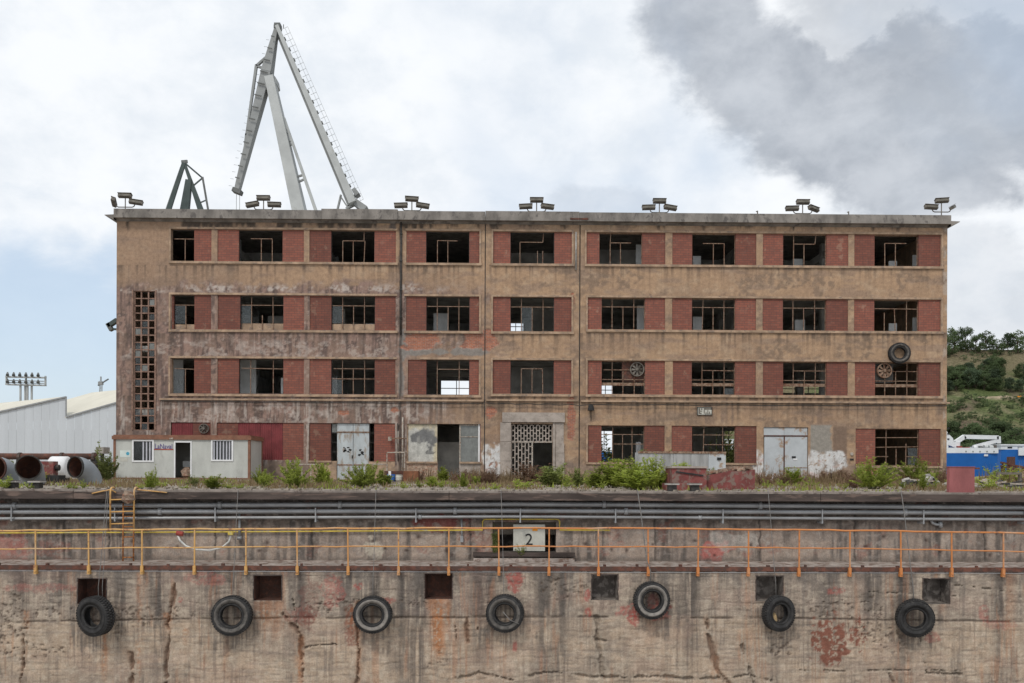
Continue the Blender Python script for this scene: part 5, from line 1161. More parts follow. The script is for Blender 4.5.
# ------------------------------------------------------------------ site cabin
YK = 46.9
kb = thing('site_cabin', 'grey site cabin with brown frame standing before the building', 'cabin', P(182, 481, YK))
cxa, cxb = P(113.2, 458, YK).x, P(250.2, 458, YK).x; cz0, cz1 = 0.0, P(182, 435.4, YK).z; YK2 = YK + 2.44
KX = lambda px: P(px, 458, YK).x
KZ = lambda py: P(182, py, YK).z
dx0, dx1, dz0, dz1 = KX(175.3), KX(190.3), KZ(479), KZ(442.5)
def kwall(x0, x1, z0=.12, z1=None): return MB().box(x0, x1, YK + .03, YK + .09, z0, (cz1 - .22) if z1 is None else z1).build('wall_panel', M['cabin'], kb)
edges = [cxa + .12] + [KX(p) for p in (131.5, 153.8)] + [dx0]
w1 = (KX(132.6), KX(153.2), KZ(461.5), KZ(440.5)); w2 = (KX(211.6), KX(232.6), KZ(460.4), KZ(439.8))
kwall(cxa + .12, w1[0]); kwall(w1[0] + .002, w1[1], .12, w1[2]); kwall(w1[0] + .002, w1[1], w1[3]); kwall(w1[1] + .002, dx0); kwall(dx0 + .002, dx1, dz1)
kwall(dx1 + .002, w2[0]); kwall(w2[0] + .002, w2[1], .12, w2[2]); kwall(w2[0] + .002, w2[1], w2[3]); kwall(w2[1] + .002, cxb - .12)
for x in (cxa + .03, cxb - .09): MB().box(x, x + .06, YK + .12, YK2 - .1, .12, cz1 - .22).build('side_panel', M['cabin'], kb)
MB().box(cxa + .03, cxb - .03, YK2 - .09, YK2 - .03, .12, cz1 - .22).build('back_panel', M['cabin'], kb); MB().box(cxa, cxb, YK, YK2, cz1 - .03, cz1 + .02).build('roof', M['cabinbrown'], kb); MB().box(cxa + .02, cxb - .02, YK + .02, YK2 - .02, .0, .118).build('floor', M['cabinbrown'], kb)
for x in (cxa, cxb - .12):
    for y in (YK, YK2 - .12): MB().box(x, x + .12, y, y + .12, .12, cz1 - .22).build('corner_post', M['cabinbrown'], kb)
MB().box(cxa - .06, cxb + .06, YK - .05, YK2 + .05, cz1 - .22, cz1 - .032).build('roof_beam', M['cabinbrown'], kb); MB().box(cxa, cxb, YK - .01, YK + .018, .0, .13).build('base_rail', M['cabinbrown'], kb); MB().box(cxb - .014, cxb + .006, YK + .12, YK2 - .12, 0, .13).build('base_rail', M['cabinbrown'], kb)
def kwin(w, blinds):
    a, b, c_, e = w; f = MB(); t_ = .075
    f.box(a - .03, b + .03, YK - .01, YK + .05, e - t_ + .03, e + .03); f.box(a - .03, b + .03, YK - .01, YK + .05, c_ - .03, c_ + t_ - .03); f.box(a - .03, a + t_ - .03, YK - .01, YK + .05, c_ + t_ - .03, e - t_ + .03); f.box(b - t_ + .03, b + .03, YK - .01, YK + .05, c_ + t_ - .03, e - t_ + .03)
    wo_ = f.build('window', M['white'], kb); MB().box(a, b, YK + .055, YK + .065, c_, e).build('pane', M['glassdark'], wo_)
    for u in blinds: x = a + (b - a) * u; MB().box(x - .035, x + .035, YK + .04, YK + .05, c_ + .02, e - .02).build('blind_slat', M['blind'], wo_)
kwin(w1, (.5, .66, .82, .95)); kwin(w2, (.1, .25, .4, .55, .7, .84, .96))
df = MB().box(dx0 - .07, dx0, YK - .005, YK + .1, .12, dz1 + .07); df.box(dx1, dx1 + .07, YK - .005, YK + .1, .12, dz1 + .07); df.box(dx0, dx1, YK - .005, YK + .1, dz1, dz1 + .07); df.build('door_frame', M['white'], kb)
MB().box(KX(171), KX(201), YK2 - .5, YK2 - .12, .12, 1.25).build('inside_counter', M['cabin'], kb); MB().box(KX(176), KX(189), YK + 1.0, YK + 1.3, .7, 1.0).build('inside_box', M['inner_white'], kb); rock((KX(183), YK + .6, .35), .38, 5).build('inside_rubbish', M['rubble'], kb); MB().box(KX(178), KX(187), YK2 - .14, YK2 - .11, 1.35, 2.2).build('inside_board', M['rustsheet'], kb); MB().box(KX(180.5), KX(183), YK2 - .16, YK2 - .142, 1.6, 2.1).build('notice', M['paper'], kb)
text('LaNaval', .37, Vector((KX(163.4), YK + .022, KZ(446.7))), M['signblue'], 'lettering', kb, .006, 0.78)
MB().box(KX(153.9), KX(173.2), YK + .018, YK + .03, KZ(450.1), KZ(448.9)).build('sign_stripe', M['signred'], kb)
MB().box(KX(119.8), KX(130.2), YK + .02, YK + .03, KZ(457.3), KZ(450.6)).build('poster', M['paper'], kb); MB().tube([(KX(127.6), YK + .012, KZ(453.8)), (KX(127.6), YK + .02, KZ(453.8))], .085, 14).build('poster_emblem', M['cyan'], kb); MB().box(KX(120), KX(127.5), YK + .02, YK + .03, KZ(461.8), KZ(458)).build('notice', M['plate'], kb)
MB().obox((KX(171.8), YK - .03, KZ(438.6)), (.09, 0, 0), (0, .05, 0), (0, 0, .04)).build('lamp', M['bar_pale'], kb)
tag(MB().box(KX(99), KX(262), YK - 1.2, YK - .06, 0.0, .05).build('concrete_slab', M['concrete'], None), 'flat concrete slab in front of the site cabin', 'slab')

# ------------------------------------------------------------------ things standing on the apron
def elbow(px, py, r_px, Y, rz, label, rust=False):
    s_ = Y / F; r = r_px * s_; c = P(px, py, Y); Rb = c.z + .05; base = Vector((c.x, Y, 0))
    t = thing('duct_elbow', label, 'duct', base, 'large duct elbows left of the cabin'); n = 28; m = 9
    def tor(rad, nm, mm, rev=False):
        mb = MB()
        for i in range(m + 1):
            th = math.pi / 2 * i / m          # from the mouth (facing -y) round and down
            cy_, cz_ = Rb * math.sin(th) * 1.0, c.z - (1 - math.cos(th)) * Rb
            dirv = Vector((0, math.cos(th), -math.sin(th))); up = Vector((0, math.sin(th), math.cos(th)))
            for k in range(n):
                a = 2 * math.pi * k / n; p = Vector((0, cy_, cz_)) + Vector((1, 0, 0)) * rad * math.cos(a) + up * rad * math.sin(a); mb.v.append(tuple(p))
        for i in range(m):
            for k in range(n):
                q4 = (i * n + k, i * n + (k + 1) % n, (i + 1) * n + (k + 1) % n, (i + 1) * n + k); mb.f.append(q4 if not rev else q4[::-1])
        return link_mesh(nm, mb.mesh(nm, Vector(), True), M[mm], t)
    tor(r, 'outer_shell', 'ductgrey'); tor(r * .95, 'inner_lining', 'ductrust', True)
    rg = MB().ring([(r * 1.03, -.03), (r * 1.03, .03), (r * .94, .03), (r * .94, -.03)], n, 'Y', (0, 0, c.z)); link_mesh('rim', rg.mesh('rim'), M['ductrust' if rust else 'darkmetal'], t)
    rg = MB().ring([(r * 1.04, .0), (r * 1.04, .05), (r * .96, .05), (r * .96, .0)], n, 'Z', (0, Rb, max(c.z - Rb, -.02))); link_mesh('foot_ring', rg.mesh('foot'), M['ductrust'], t)
    t.rotation_euler = (0, 0, rz); return t
elbow(-3.5, 468, 11.3, 30, -.25, 'rust-rimmed duct elbow cut by the left edge of the picture', True)
elbow(28.5, 467.3, 11.9, 29.5, .28, 'grey duct elbow with black mouth, the middle one')
elbow(75.5, 467, 10.6, 30, -.42, 'grey duct elbow with black mouth, nearest the cabin')
t = thing('rusty_pipeline', 'long rusty pipeline lying behind the duct elbows', 'pipeline', P(40, 457, 40)); MB().tube([P(-60, 456, 40), P(40, 456.5, 40), P(96, 456.5, 40)], .14, 12).build('pipe_run', M['rustedge'], t, True)
for x in (-30, 20, 62, 94): a = P(x, 457, 40); MB().box(a.x - .12, a.x + .12, 39.9, 40.1, 0, a.z - .05).build('support', M['darkmetal'], t); MB().tube([a - Vector((.06, 0, 0)), a + Vector((.06, 0, 0))], .2, 12).build('flange', M['coping'], t)
wt = thing('white_tank', 'small white tank lying between the duct elbows', 'tank', Vector((P(60, 475, 38).x, 38, 0))); a = P(60, 469, 38)
MB().tube([(a.x - .38, 38, .62), (a.x - .32, 38, .62), (a.x + .32, 38, .62), (a.x + .38, 38, .62)], [.38, .46, .46, .38], 18).build('shell', M['white'], wt, True)
for s_ in (-.22, .22): MB().box(a.x + s_ - .05, a.x + s_ + .05, 37.7, 38.3, 0, .3).build('foot', M['darkmetal'], wt)
wr = thing('machine_part', 'broken red and black machine part beside the white tank', 'machinery', Vector((P(48, 475, 36).x, 36, 0))); a = P(48, 470, 36)
MB().box(a.x - .28, a.x + .3, 35.8, 36.2, .3, .85).build('red_housing', M['redconc'], wr); MB().box(a.x - .35, a.x + .55, 35.7, 36.3, 0, .3).build('frame', M['black'], wr); MB().tube([(a.x + .3, 36, .6), (a.x + .45, 36, .6)], .12, 10).build('shaft', M['darkmetal'], wr)
def bollard(px, label):
    Y = 24.1; x = P(px, 486, Y).x; t = thing('mooring_bollard', label, 'bollard', (x, Y, .0), 'bollards at the quay edge')
    def add(mb, n, m): link_mesh(n, mb.mesh(n), M[m], t)
    add(MB().box(-.11, .11, -.11, .11, 0, .17).box(-.14, .14, -.14, .14, -.02, .02), 'stem', 'darkmetal'); add(MB().box(-.17, .17, -.16, .16, .172, .21), 'cap', 'concrete'); add(MB().box(-.15, .15, -.14, .14, .211, .222), 'cap_plate', 'coping')
bollard(12.5, 'flat-topped grey mooring bollard left of the middle duct elbow'); bollard(37, 'flat-topped grey mooring bollard under the middle duct elbow')
bollard(672, 'flat-topped bollard left of the pair before the red box'); bollard(694.5, 'flat-topped bollard right of the pair before the red box')
# red box and red rubble wall
t = thing('red_block', 'dark red painted concrete box with pale lid near the quay edge', 'block', Vector((P(687, 488, 26).x, 26, 0))); a, b = P(671, 475, 26).x, P(705, 475, 26).x; zt = P(687, 466.2, 26).z
MB().box(a, b, 25.8, 26.9, 0, zt - .06).build('body', M['redconc'], t); MB().box(a - .02, b + .02, 25.76, 26.95, zt - .058, zt).build('lid', M['stone'], t); MB().box(P(667, 485, 25).x, P(700, 485, 25).x, 25.0, 25.78, 0, .2).build('plinth', M['redconc'], t); MB().beam((a + .1, 25.78, zt - .16), (b - .1, 25.78, zt - .27), .04, .02).build('strap', M['black'], t)
t = thing('red_wall_stub', 'low dark red wall stub topped with broken bricks before the steel door', 'wall', Vector((P(731, 488, 26).x, 26, 0))); a, b = P(706, 480, 26).x, P(755, 480, 26).x; zt = P(731, 471.5, 26).z
ws = MB(); ws.poly([(a, 26, 0), (b, 26, 0), (b, 26, zt + .06), (b - .3, 26, zt - .0), (b - .7, 26, zt + .03), (a + .3, 26, zt - .07), (a, 26, zt - .12)], .5); ws.build('wall_body', M['redconc'], t)
for k in range(34):
    f = rr.random(); x = a + .05 + (b - a - .1) * f; s_ = rr.uniform(.06, .12); an = rr.uniform(-.6, .6)
    MB().obox((x, 26 + rr.uniform(.03, .45), zt - .09 + .12 * f + s_ * .45 + .06 * rr.random()), (s_ * math.cos(an), s_ * math.sin(an), rr.uniform(-.02, .03)), (-s_ * .5 * math.sin(an), s_ * .5 * math.cos(an), 0), (0, 0, s_ * .36)).build('broken_brick', M['rubble'], t)
gs = thing('metal_trough', 'long grey weathered sheet metal trough behind the green bushes', 'trough', Vector((P(682, 470, 36).x, 36, 0))); x0, x1 = P(638.5, 460, 36).x, P(726, 460, 36).x; zb, zt = P(680, 468, 36).z, P(680, 452.2, 36).z
for k in range(5):
    a = x0 + (x1 - x0) * k / 5; b = x0 + (x1 - x0) * (k + 1) / 5 - .01; MB().box(a, b, 36, 36.05, zb - .3, zt - .002 * k).build('side_panel', M['graysheet'] if k < 4 else M['rustdoor'], gs)
MB().box(x0, x1 - .01, 36.9, 36.95, zb - .3, zt).build('side_panel', M['graysheet'], gs); MB().box(x0 + .01, x1 - .02, 36.05, 36.9, zb - .3, zb - .2).build('floor_sheet', M['graysheet'], gs); MB().box(x0 - .03, x1, 35.97, 36.0, zt - .05, zt + .03).build('rim_angle', M['bar'], gs); MB().box(P(717, 460, 36).x, P(721, 460, 36).x, 35.96, 36, P(700, 460, 36).z, P(700, 457.4, 36).z).build('hole_plate', M['black'], gs)
for a in (x0 + .1, x1 - .2): MB().box(a, a + .1, 36.3, 36.5, 0, zb - .3).build('leg', M['darkmetal'], gs)
t = thing('pink_box', 'plain faded red metal box on the quay edge at the right corner', 'box', Vector((P(962, 492, 23.75).x, 23.75, .0))); a, b = P(949.3, 480, 23.7).x, P(974.6, 480, 23.7).x; zt = P(962, 467.3, 23.7).z
MB().box(a, b, 23.7, 23.84, .0, zt).build('body', M['pinkbox'], t); MB().box(a - .012, b + .012, 23.685, 23.85, zt, zt + .02).build('lid', M['pinkbox'], t); MB().box(b + .001, b + .16, 23.74, 23.82, zt - .05, zt - .005).build('side_bracket', M['rustedge'], t)
# drums and crate by the grey doors
YD = 44.5
def drum(px0, px1, py0, py1, m, label):
    a, b = P(px0, py0, YD).x, P(px1, py0, YD).x; r = (b - a) / 2; t = thing('drum', label, 'drum', ((a + b) / 2, YD, 0)); zt = P(px0, py0, YD).z
    MB().tube([((a + b) / 2, YD, 0), ((a + b) / 2, YD, zt)], r, 20).build('shell', M[m], t, True)
    for z in (zt * .33, zt * .66, zt): MB().ring([(r * 1.04, z - .02), (r * 1.04, z + .015), (r * .9, z + .015), (r * .9, z - .02)], 20, 'Z', ((a + b) / 2, YD, 0)).build('hoop', M[m], t)
    return t
t = drum(387.2, 395.2, 474.5, 482, 'bluedrum', 'blue drum beside the rusty crate at the building foot'); MB().box(P(389, 478, YD).x, P(391.5, 478, YD).x, YD - .23, YD - .19, .3, .52).build('label_patch', M['white'], t)
drum(395.6, 403, 475, 482, 'plate', 'grey dented drum between the blue drum and rusty crate')
t = thing('rusty_crate', 'open rusty brown steel crate right of the two drums', 'crate', Vector((P(411, 482, YD).x, YD, 0))); a, b = P(404, 475, YD).x, P(418.5, 475, YD).x; zt = P(411, 471, YD).z
for e_ in ((a, b, YD - .3, YD - .27), (a, b, YD + .4, YD + .43), (a, a + .03, YD - .27, YD + .4), (b - .03, b, YD - .27, YD + .4)): MB().box(*e_, .04, zt).build('side', M['rustsheet'], t)
MB().box(a, b, YD - .3, YD + .43, 0, .039).build('base', M['rustsheet'], t); MB().box(P(383, 475, YD).x, a - .02, YD + .5, YD + .55, .0, zt).build('back_sheet', M['rustedge'], t)
# pale railings at the building foot
def low_rail(xs_, y0, y1, Y, label):
    t = thing('low_railing', label, 'railing', Vector((P(xs_[0], y1, Y).x, Y, 0)), 'low railings by the grey doors')
    z1 = P(xs_[0], y0, Y).z
    MB().tube([(P(xs_[0], y0, Y).x, Y, z1), (P(xs_[-1], y0, Y).x, Y, z1)], .035, 8).build('top_bar', M['bar_pale'], t)
    for x in xs_: MB().tube([(P(x, y0, Y).x, Y, 0), (P(x, y0, Y).x, Y, z1)], .03, 8).build('upright', M['bar_pale'], t)
low_rail((296, 302, 311, 318), 464.5, 482, 47.5, 'low pale railing left of the grey steel doors'); low_rail((365.5, 373.5, 387), 464.3, 482, 47.5, 'low pale railing right of the grey steel doors'); low_rail((387, 404.5), 452.6, 482, 48.3, 'taller pale guard rail by the wall pipes above the crate')
# debris
def heap(px, py, wpx, hpx, Y, n, m, label, name='debris_heap', bars=0, seed=1):
    r_ = random.Random(seed); c = Vector((P(px, py, Y).x, Y, 0)); s_ = Y / F; t = thing(name, label, 'debris', c); w = wpx * s_ / 2; h = hpx * s_
    for k in range(n):
        u = r_.uniform(-1, 1); z = h * (1 - abs(u)) * r_.random() ; s2 = r_.uniform(.05, .13) * (h / .35)
        rock((c.x + w * u, Y + r_.uniform(-.4, .4), z + s2 * .5), s2, seed * 50 + k, .6).build('chunk', M[m if r_.random() < .7 else 'darkmetal'], t)
    for k in range(bars):
        u = r_.uniform(-.8, .8); an = r_.uniform(-.6, .4); l = r_.uniform(.3, .6) * w; a = Vector((c.x + w * u, Y - .3, h * r_.uniform(.3, .9))); MB().beam(a - Vector((l * math.cos(an), 0, l * math.sin(an) * .5)), a + Vector((l * math.cos(an), r_.uniform(-.2, .2), l * math.sin(an) * .5)), .05, .04).build('steel_bar', M['bar_pale' if r_.random() < .6 else 'darkmetal'], t)
    return t
heap(925, 484, 44, 14, 33, 26, 'concrete', 'dark heap of broken concrete left of the faded red box', bars=3, seed=3)
heap(995, 487, 48, 10, 29, 20, 'concrete', 'tangle of pale scrap bars and stones right of the faded red box', bars=9, seed=4)
heap(775, 483, 24, 7, 44, 14, 'white', 'low heap of pale broken plaster at the foot of the right steel door', seed=5)
heap(608, 487, 26, 4, 31, 12, 'concrete', 'row of grey stones below the bushes near the joint', seed=6)
heap(212, 486, 60, 3, 33, 12, 'concrete', 'scattered grey stones before the cabin door', seed=7)
t = thing('scrap_frame', 'dark grey scrap metal frame lying by the right picture edge', 'frame', Vector((P(1010, 486, 31).x, 31, 0)))
a, b = P(998, 480, 31).x, P(1022, 480, 31).x
for e_ in ((a, b, .12, .2), (a, b, .48, .56), (a, a + .08, .2, .48), (b - .08, b, .2, .48)): MB().box(e_[0], e_[1], 31, 31.12, e_[2], e_[3]).build('bar', M['lampbox'], t)
for x in (a + .1, b - .2): MB().box(x, x + .1, 31.0, 31.1, 0, .12).build('foot', M['lampbox'], t)
t = thing('rusty_girder', 'rusty red girder sloping over the earth mound at the right edge', 'girder', P(1012, 469, 60)); MB().beam(P(1001, 462.5, 60), P(1040, 471, 60), .12, .2).build('top_flange', M['rustedge'], t); MB().beam(P(1001, 466, 60), P(1040, 474.5, 60), .12, .2).build('bottom_flange', M['rustedge'], t)
for k in range(6): MB().beam(P(1002 + k * 6.5, 462.8 + k * 1.4, 60), P(1005 + k * 6.5, 467 + k * 1.4, 60), .08, .12).build('web_bar', M['rustsheet'], t)
for x in (1003, 1036): MB().beam(P(x, 466, 60), Vector((P(x, 466, 60).x, 60, 0)), .2, .2).build('trestle', M['rustedge'], t)
# ------------------------------------------------------------------ cranes behind the building
YR = 110.0
def R_(px, py, Y=YR): return P(px, py, Y)
S_ = YR / F
cr = thing('harbour_crane', 'tall pale grey harbour crane with folded double jib behind the building', 'crane', Vector((R_(330, 300).x, YR, 0)))
def cb(name, a, b, w0, w1, d0, d1, m, par=None, Y=YR, dy=0):
    p, q_ = P(*a, Y), P(*b, Y); s_ = Y / F
    p.y += dy; q_.y += dy
    return MB().beam(p, q_, w0 * s_, d0, w1 * s_, d1).build(name, M[m], par or cr)
jib = cb('fly_jib', (267.5, 72), (237.5, 190), 9.5, 4.6, 1.5, .9, 'cranegrey'); cb('fly_jib_head', (277, 28), (267.3, 73), 3.2, 9.8, .8, 1.55, 'cranegrey', jib)
for k in range(13):
    f = (k + .5) / 13; x = 276 + (238 - 276) * f; y = 34 + (186 - 34) * f
    w = (3 + f * 24) * .72 if f < .28 else (9.6 - (f - .28) * 6.6) * .72
    a, b = R_(x - w * .55, y - w * .14), R_(x + w * .55, y + w * .14); a.y -= .9; b.y -= .9; MB().beam(a, b, .12, .1).build('stiffener', M['cranedark'], jib)
MB().beam(R_(233.5, 190), R_(241.5, 193), .5, 1.2).build('jib_tip', M['cranedark'], jib)
for dx in (0, 3.2):
    for zz in (0,): MB().tube([R_(236.5 + dx, 192), R_(236.2 + dx, 225)], .03, 5).build('hoist_cable', M['cranegrey'], jib)
t1 = cb('fly_tie', (272.5, 52), (256.5, 66), 2.0, 2.0, .4, .4, 'cranegrey'); cb('tie_lower', (256.5, 65), (246.5, 136), 2.4, 2.0, .4, .4, 'cranegrey', t1); cb('tie_lower', (246.5, 134), (243, 165), 2.0, 1.6, .4, .4, 'cranegrey', t1); cb('tie_strut', (256, 66), (263, 68), 2, 2, .3, .3, 'cranegrey', t1)
hd = MB().poly([R_(262.5, 67), R_(269, 69.5), R_(275.5, 77), R_(276.5, 84), R_(272, 88), R_(265.5, 84), R_(263, 74)], 1.9).build('jib_head_plate', M['cranewhite'], cr)
mj = cb('main_jib', (270, 78), (302, 222), 8.5, 12.5, 1.6, 2.2, 'cranewhite'); cb('main_jib_foot', (302, 222), (311, 262), 12.5, 12.5, 2.2, 2.6, 'cranewhite', mj)
lk = cb('side_link', (284, 118), (317, 214), 2.4, 3.0, .45, .45, 'cranewhite')
for (x0, y0, x1, y1) in ((283, 143, 292.5, 140.5), (286, 146, 293, 144), (293, 178, 303, 175), (296, 183, 305, 179)): cb('link_strut', (x0, y0), (x1, y1), 1.6, 1.6, .3, .3, 'cranegrey', lk)
bt = cb('back_tie', (278.5, 29), (354, 205), 3.4, 7.5, .9, 1.5, 'cranewhite', dy=-.6); cb('back_tie_web', (276.5, 31), (349.5, 205), 3.2, 4.2, .7, 1.2, 'cranegrey', bt, dy=.4)
for k in range(30):
    f = k / 29; x = 282.5 + (358 - 282.5) * f; y = 31 + (203 - 31) * f; n = Vector((.9, 0, .42)); a = R_(x, y); a.y -= .4
    MB().tube([a, a + n * .8], .022, 5).build('walkway_post', M['cranegrey'], bt)
for h in (.42, .8):
    a, b = R_(282.5, 31), R_(358, 203); n = Vector((.9, 0, .42)) * h; a.y -= .4; b.y -= .4; MB().tube([a + n, b + n], .018, 5).build('walkway_rail', M['cranegrey'], bt)
for k in range(16):
    f = (k + .5) / 16; x = 283 + (357 - 283) * f; y = 36 + (203 - 36) * f; a = R_(x, y); a.y -= .5; MB().obox(a, (.16, 0, .08), (0, .2, 0), (-.06, 0, .14)).build('lamp_box', M['cranedark'], bt)
for k in range(22):
    f = k / 21; x = 270 + (234.5 - 270) * f; y = 40 + (186 - 40) * f; a = R_(x - 2.6 * min(1, f * 3 + .3), y); MB().tube([a, a + Vector((-.38, 0, .06))], .02, 5).build('walkway_post', M['cranegrey'], jib)
cb('sheave_block', (275, 27), (281, 27), 5, 5, 1.0, 1.0, 'cranedark'); 
for x, y in ((274, 24.5), (280, 23.5), (283.5, 24.5)): MB().tube([R_(x, 28), R_(x, y)], .05, 5).build('mast_stub', M['cranedark'], cr)
cb('machinery_arm', (352, 200), (366, 211), 5, 7, 1.6, 1.8, 'cranegrey'); cb('machinery_arm', (346, 209), (358, 203), 2, 2, .5, .5, 'cranegrey'); cb('machinery_arm', (336.5, 214), (341, 195), 1.6, 1.6, .4, .4, 'cranegrey'); cb('machinery_arm', (341, 197), (350, 211), 1.4, 1.4, .4, .4, 'cranegrey'); cb('counterweight', (354, 190), (358, 196), 4, 5, 1.4, 1.4, 'cranegrey')
bx = R_(332, 240).x
MB().box(bx - 6, bx + 6, YR - 3, YR + 3, 22, 29.5).build('machine_house', M['cranewhite'], cr); MB().cyl((bx, YR), 2.6, 14.5, 22, 20).build('slewing_column', M['cranegrey'], cr); MB().beam(R_(352, 214), (bx + 4, YR, 29.4), 1.6, 1.6).build('a_frame', M['cranewhite'], cr); MB().beam(R_(317, 214), (bx - 2, YR, 29.4), .6, .6).build('a_frame', M['cranewhite'], cr)
MB().box(bx - 5.5, bx + 5.5, YR - 5.5, YR + 5.5, 13, 14.5).build('portal_deck', M['cranegrey'], cr)
for sx in (-4.5, 4.5):
    for sy in (-4.5, 4.5): MB().beam((bx + sx * 1.2, YR + sy * 1.2, 0), (bx + sx, YR + sy, 13), 1.2, 1.2).build('portal_leg', M['cranegrey'], cr)
# green crane
YG = 150.0
gc = thing('green_crane', 'small dark green harbour crane seen over the left end of the roof', 'crane', Vector((P(190, 300, YG).x, YG, 0)))
def gb_(n, a, b, w0, w1, m='cranegreen'): return cb(n, a, b, w0, w1, w0 * YG / F * .6, w1 * YG / F * .6, m, gc, YG)
gb_('fly_jib', (184, 163), (168, 212), 3.6, 4.4); gb_('main_jib', (185, 165), (201.5, 212), 2.6, 5.5); gb_('main_jib_arm', (189, 180), (184.5, 213), 6, 8.5); gb_('top_tie', (186, 164), (202.5, 178), 1.6, 1.6); gb_('back_tie', (202.5, 177), (208.5, 212), 1.8, 1.8, 'cranedark'); gb_('tie_strut', (193, 186), (202.5, 178), 1.4, 1.4); gb_('tie_strut', (199.5, 203), (206.5, 200), 1.2, 1.2); gb_('apex', (181.5, 162), (187.5, 161.5), 3, 3, 'cranedark'); gb_('walkway', (180.5, 167), (165.5, 210), .7, .7, 'cranegrey')
bx = P(192, 250, YG).x
MB().box(bx - 4, bx + 4, YG - 3, YG + 3, 34, 43).build('machine_house', M['cranegreen'], gc); MB().cyl((bx, YG), 2.4, 14, 34, 20).build('tower', M['cranegreen'], gc); MB().box(bx - 5, bx + 5, YG - 5, YG + 5, 12.5, 14).build('portal_deck', M['cranegreen'], gc)
for sx in (-4.2, 4.2):
    for sy in (-4.2, 4.2): MB().beam((bx + sx * 1.2, YG + sy * 1.2, 0), (bx + sx, YG + sy, 12.5), 1.1, 1.1).build('portal_leg', M['cranegreen'], gc)
# tower crane, far left
YT2 = 420.0; s_ = YT2 / F
tc = thing('tower_crane', 'tiny distant tower crane above the white shed roof', 'crane', Vector((P(101, 440, YT2).x, YT2, 0)))
x = P(100.8, 400, YT2).x; zt_ = P(101, 381, YT2).z; mb = MB()
for dx in (-.45, .45):
    for dy in (-.45, .45): mb.box(x + dx - .09, x + dx + .09, YT2 + dy - .09, YT2 + dy + .09, 0, zt_)
for k in range(16): z = zt_ * k / 16; mb.beam((x - .45, YT2 - .45, z), (x + .45, YT2 - .45, z + zt_ / 16), .1, .1)
mb.build('mast', M['cranegrey'], tc); MB().beam(P(98, 385.5, YT2), P(108.5, 379, YT2), .5, .6).build('jib', M['cranedark'], tc); MB().box(x - 1.0, x + .9, YT2 - .8, YT2 + .8, zt_ - 1.8, zt_ - .3).build('cab', M['cranegrey'], tc); MB().beam((x, YT2, zt_), (x, YT2, P(101, 376.5, YT2).z), .5, .5).build('apex', M['cranegrey'], tc)
# ------------------------------------------------------------------ white shed with diagonal saw-tooth roof
YS = 110.0
sh = thing('white_shed', 'large white corrugated shed with saw-tooth roof left of the building', 'shed', Vector((P(40, 450, YS).x, YS, 0)))
z_hi1 = P(66, 396.5, YS).z; z_lo1 = P(-12, 414.3, YS).z
teeth = []      # (x_left, z_left, x_right, z_right) along the front wall
xr = P(66.5, 400, YS).x; w1_ = 9.9; rise = z_hi1 - P(0, 411.4, YS).z; slope = rise / (xr - P(0, 411, YS).x)
teeth.append((xr - 14.0, z_hi1 - slope * 14.0, xr, z_hi1))
xb_ = P(68, 416.5, YS).x; z2 = P(68, 416.5, YS).z; xe = P(140, 395, YS).x; sl2 = (P(118, 402.3, YS).z - z2) / (P(118, 402.3, YS).x - xb_)
teeth.append((xr, z2, xr + 14.0, z2 + sl2 * 14.0)); teeth.append((xr + 14.0, z2, xr + 24, z2 + sl2 * 10)); teeth.append((xr - 28.0, z_hi1 - slope * 14, xr - 14.0, z_hi1))
dv = Vector((-17, 13.5, 0))
for (xa, za, xb2, zb2) in teeth:
    n = int(round((xb2 - xa) / 1.0))
    for k in range(n):
        u0 = xa + (xb2 - xa) * k / n; u1 = xa + (xb2 - xa) * (k + 1) / n; za_ = za + (zb2 - za) * k / n; zb_ = za + (zb2 - za) * (k + 1) / n; mb = MB()
        mb.add([(u0, YS, 0), (u0 + .12, YS - .02, 0), (u1 - .015, YS, 0), (u1 - .015, YS, zb_), (u0 + .12, YS - .02, za_ + (zb_ - za_) * .12), (u0, YS, za_)], [(0, 1, 4, 5), (1, 2, 3, 4)]); mb.build('cladding_panel', M['shed'], sh)
    A, B = Vector((xa, YS - .12, za)), Vector((xb2, YS - .12, zb2))
    MB().add([A, B, B + dv, A + dv, A - Vector((0, 0, .15)), B - Vector((0, 0, .15)), B + dv - Vector((0, 0, .15)), A + dv - Vector((0, 0, .15))], MB.BF).build('roof', M['shedroof'], sh)
    MB().beam(A + Vector((0, -.04, -.05)), B + Vector((0, -.04, -.05)), .16, .1).build('roof_trim', M['shedtrim'], sh)
    B2 = Vector((xb2 - .02, YS, zb2 - .16)); MB().add([B2, B2 + dv, B2 + dv - Vector((0, 0, 2.6)), B2 - Vector((0, 0, 2.6))], [(0, 1, 2, 3)]).build('sawtooth_glazing', M['shed'], sh)
MB().box(xr - 28, xr + 24, YS + 14, YS + 14.3, 0, 6).build('rear_wall', M['shed'], sh)
MB().beam((xr, YS - .1, z_hi1), (xr, YS - .1, z2), .14, .12).build('downpipe', M['shedtrim'], sh)
tag(pxbox(96, 103.5, 447, 453.5, 62, 63).build('junction_cabinet', M['concrete'], None), 'small grey cabinet on a stand before the white shed', 'cabinet')
_jc = bpy.data.objects['junction_cabinet']; 
_cx = P(99.7, 450, 62).x; MB().box(_cx - .1, _cx + .1, 62.3, 62.5, 0, P(99, 453.4, 62).z).build('stand', M['darkmetal'], _jc)
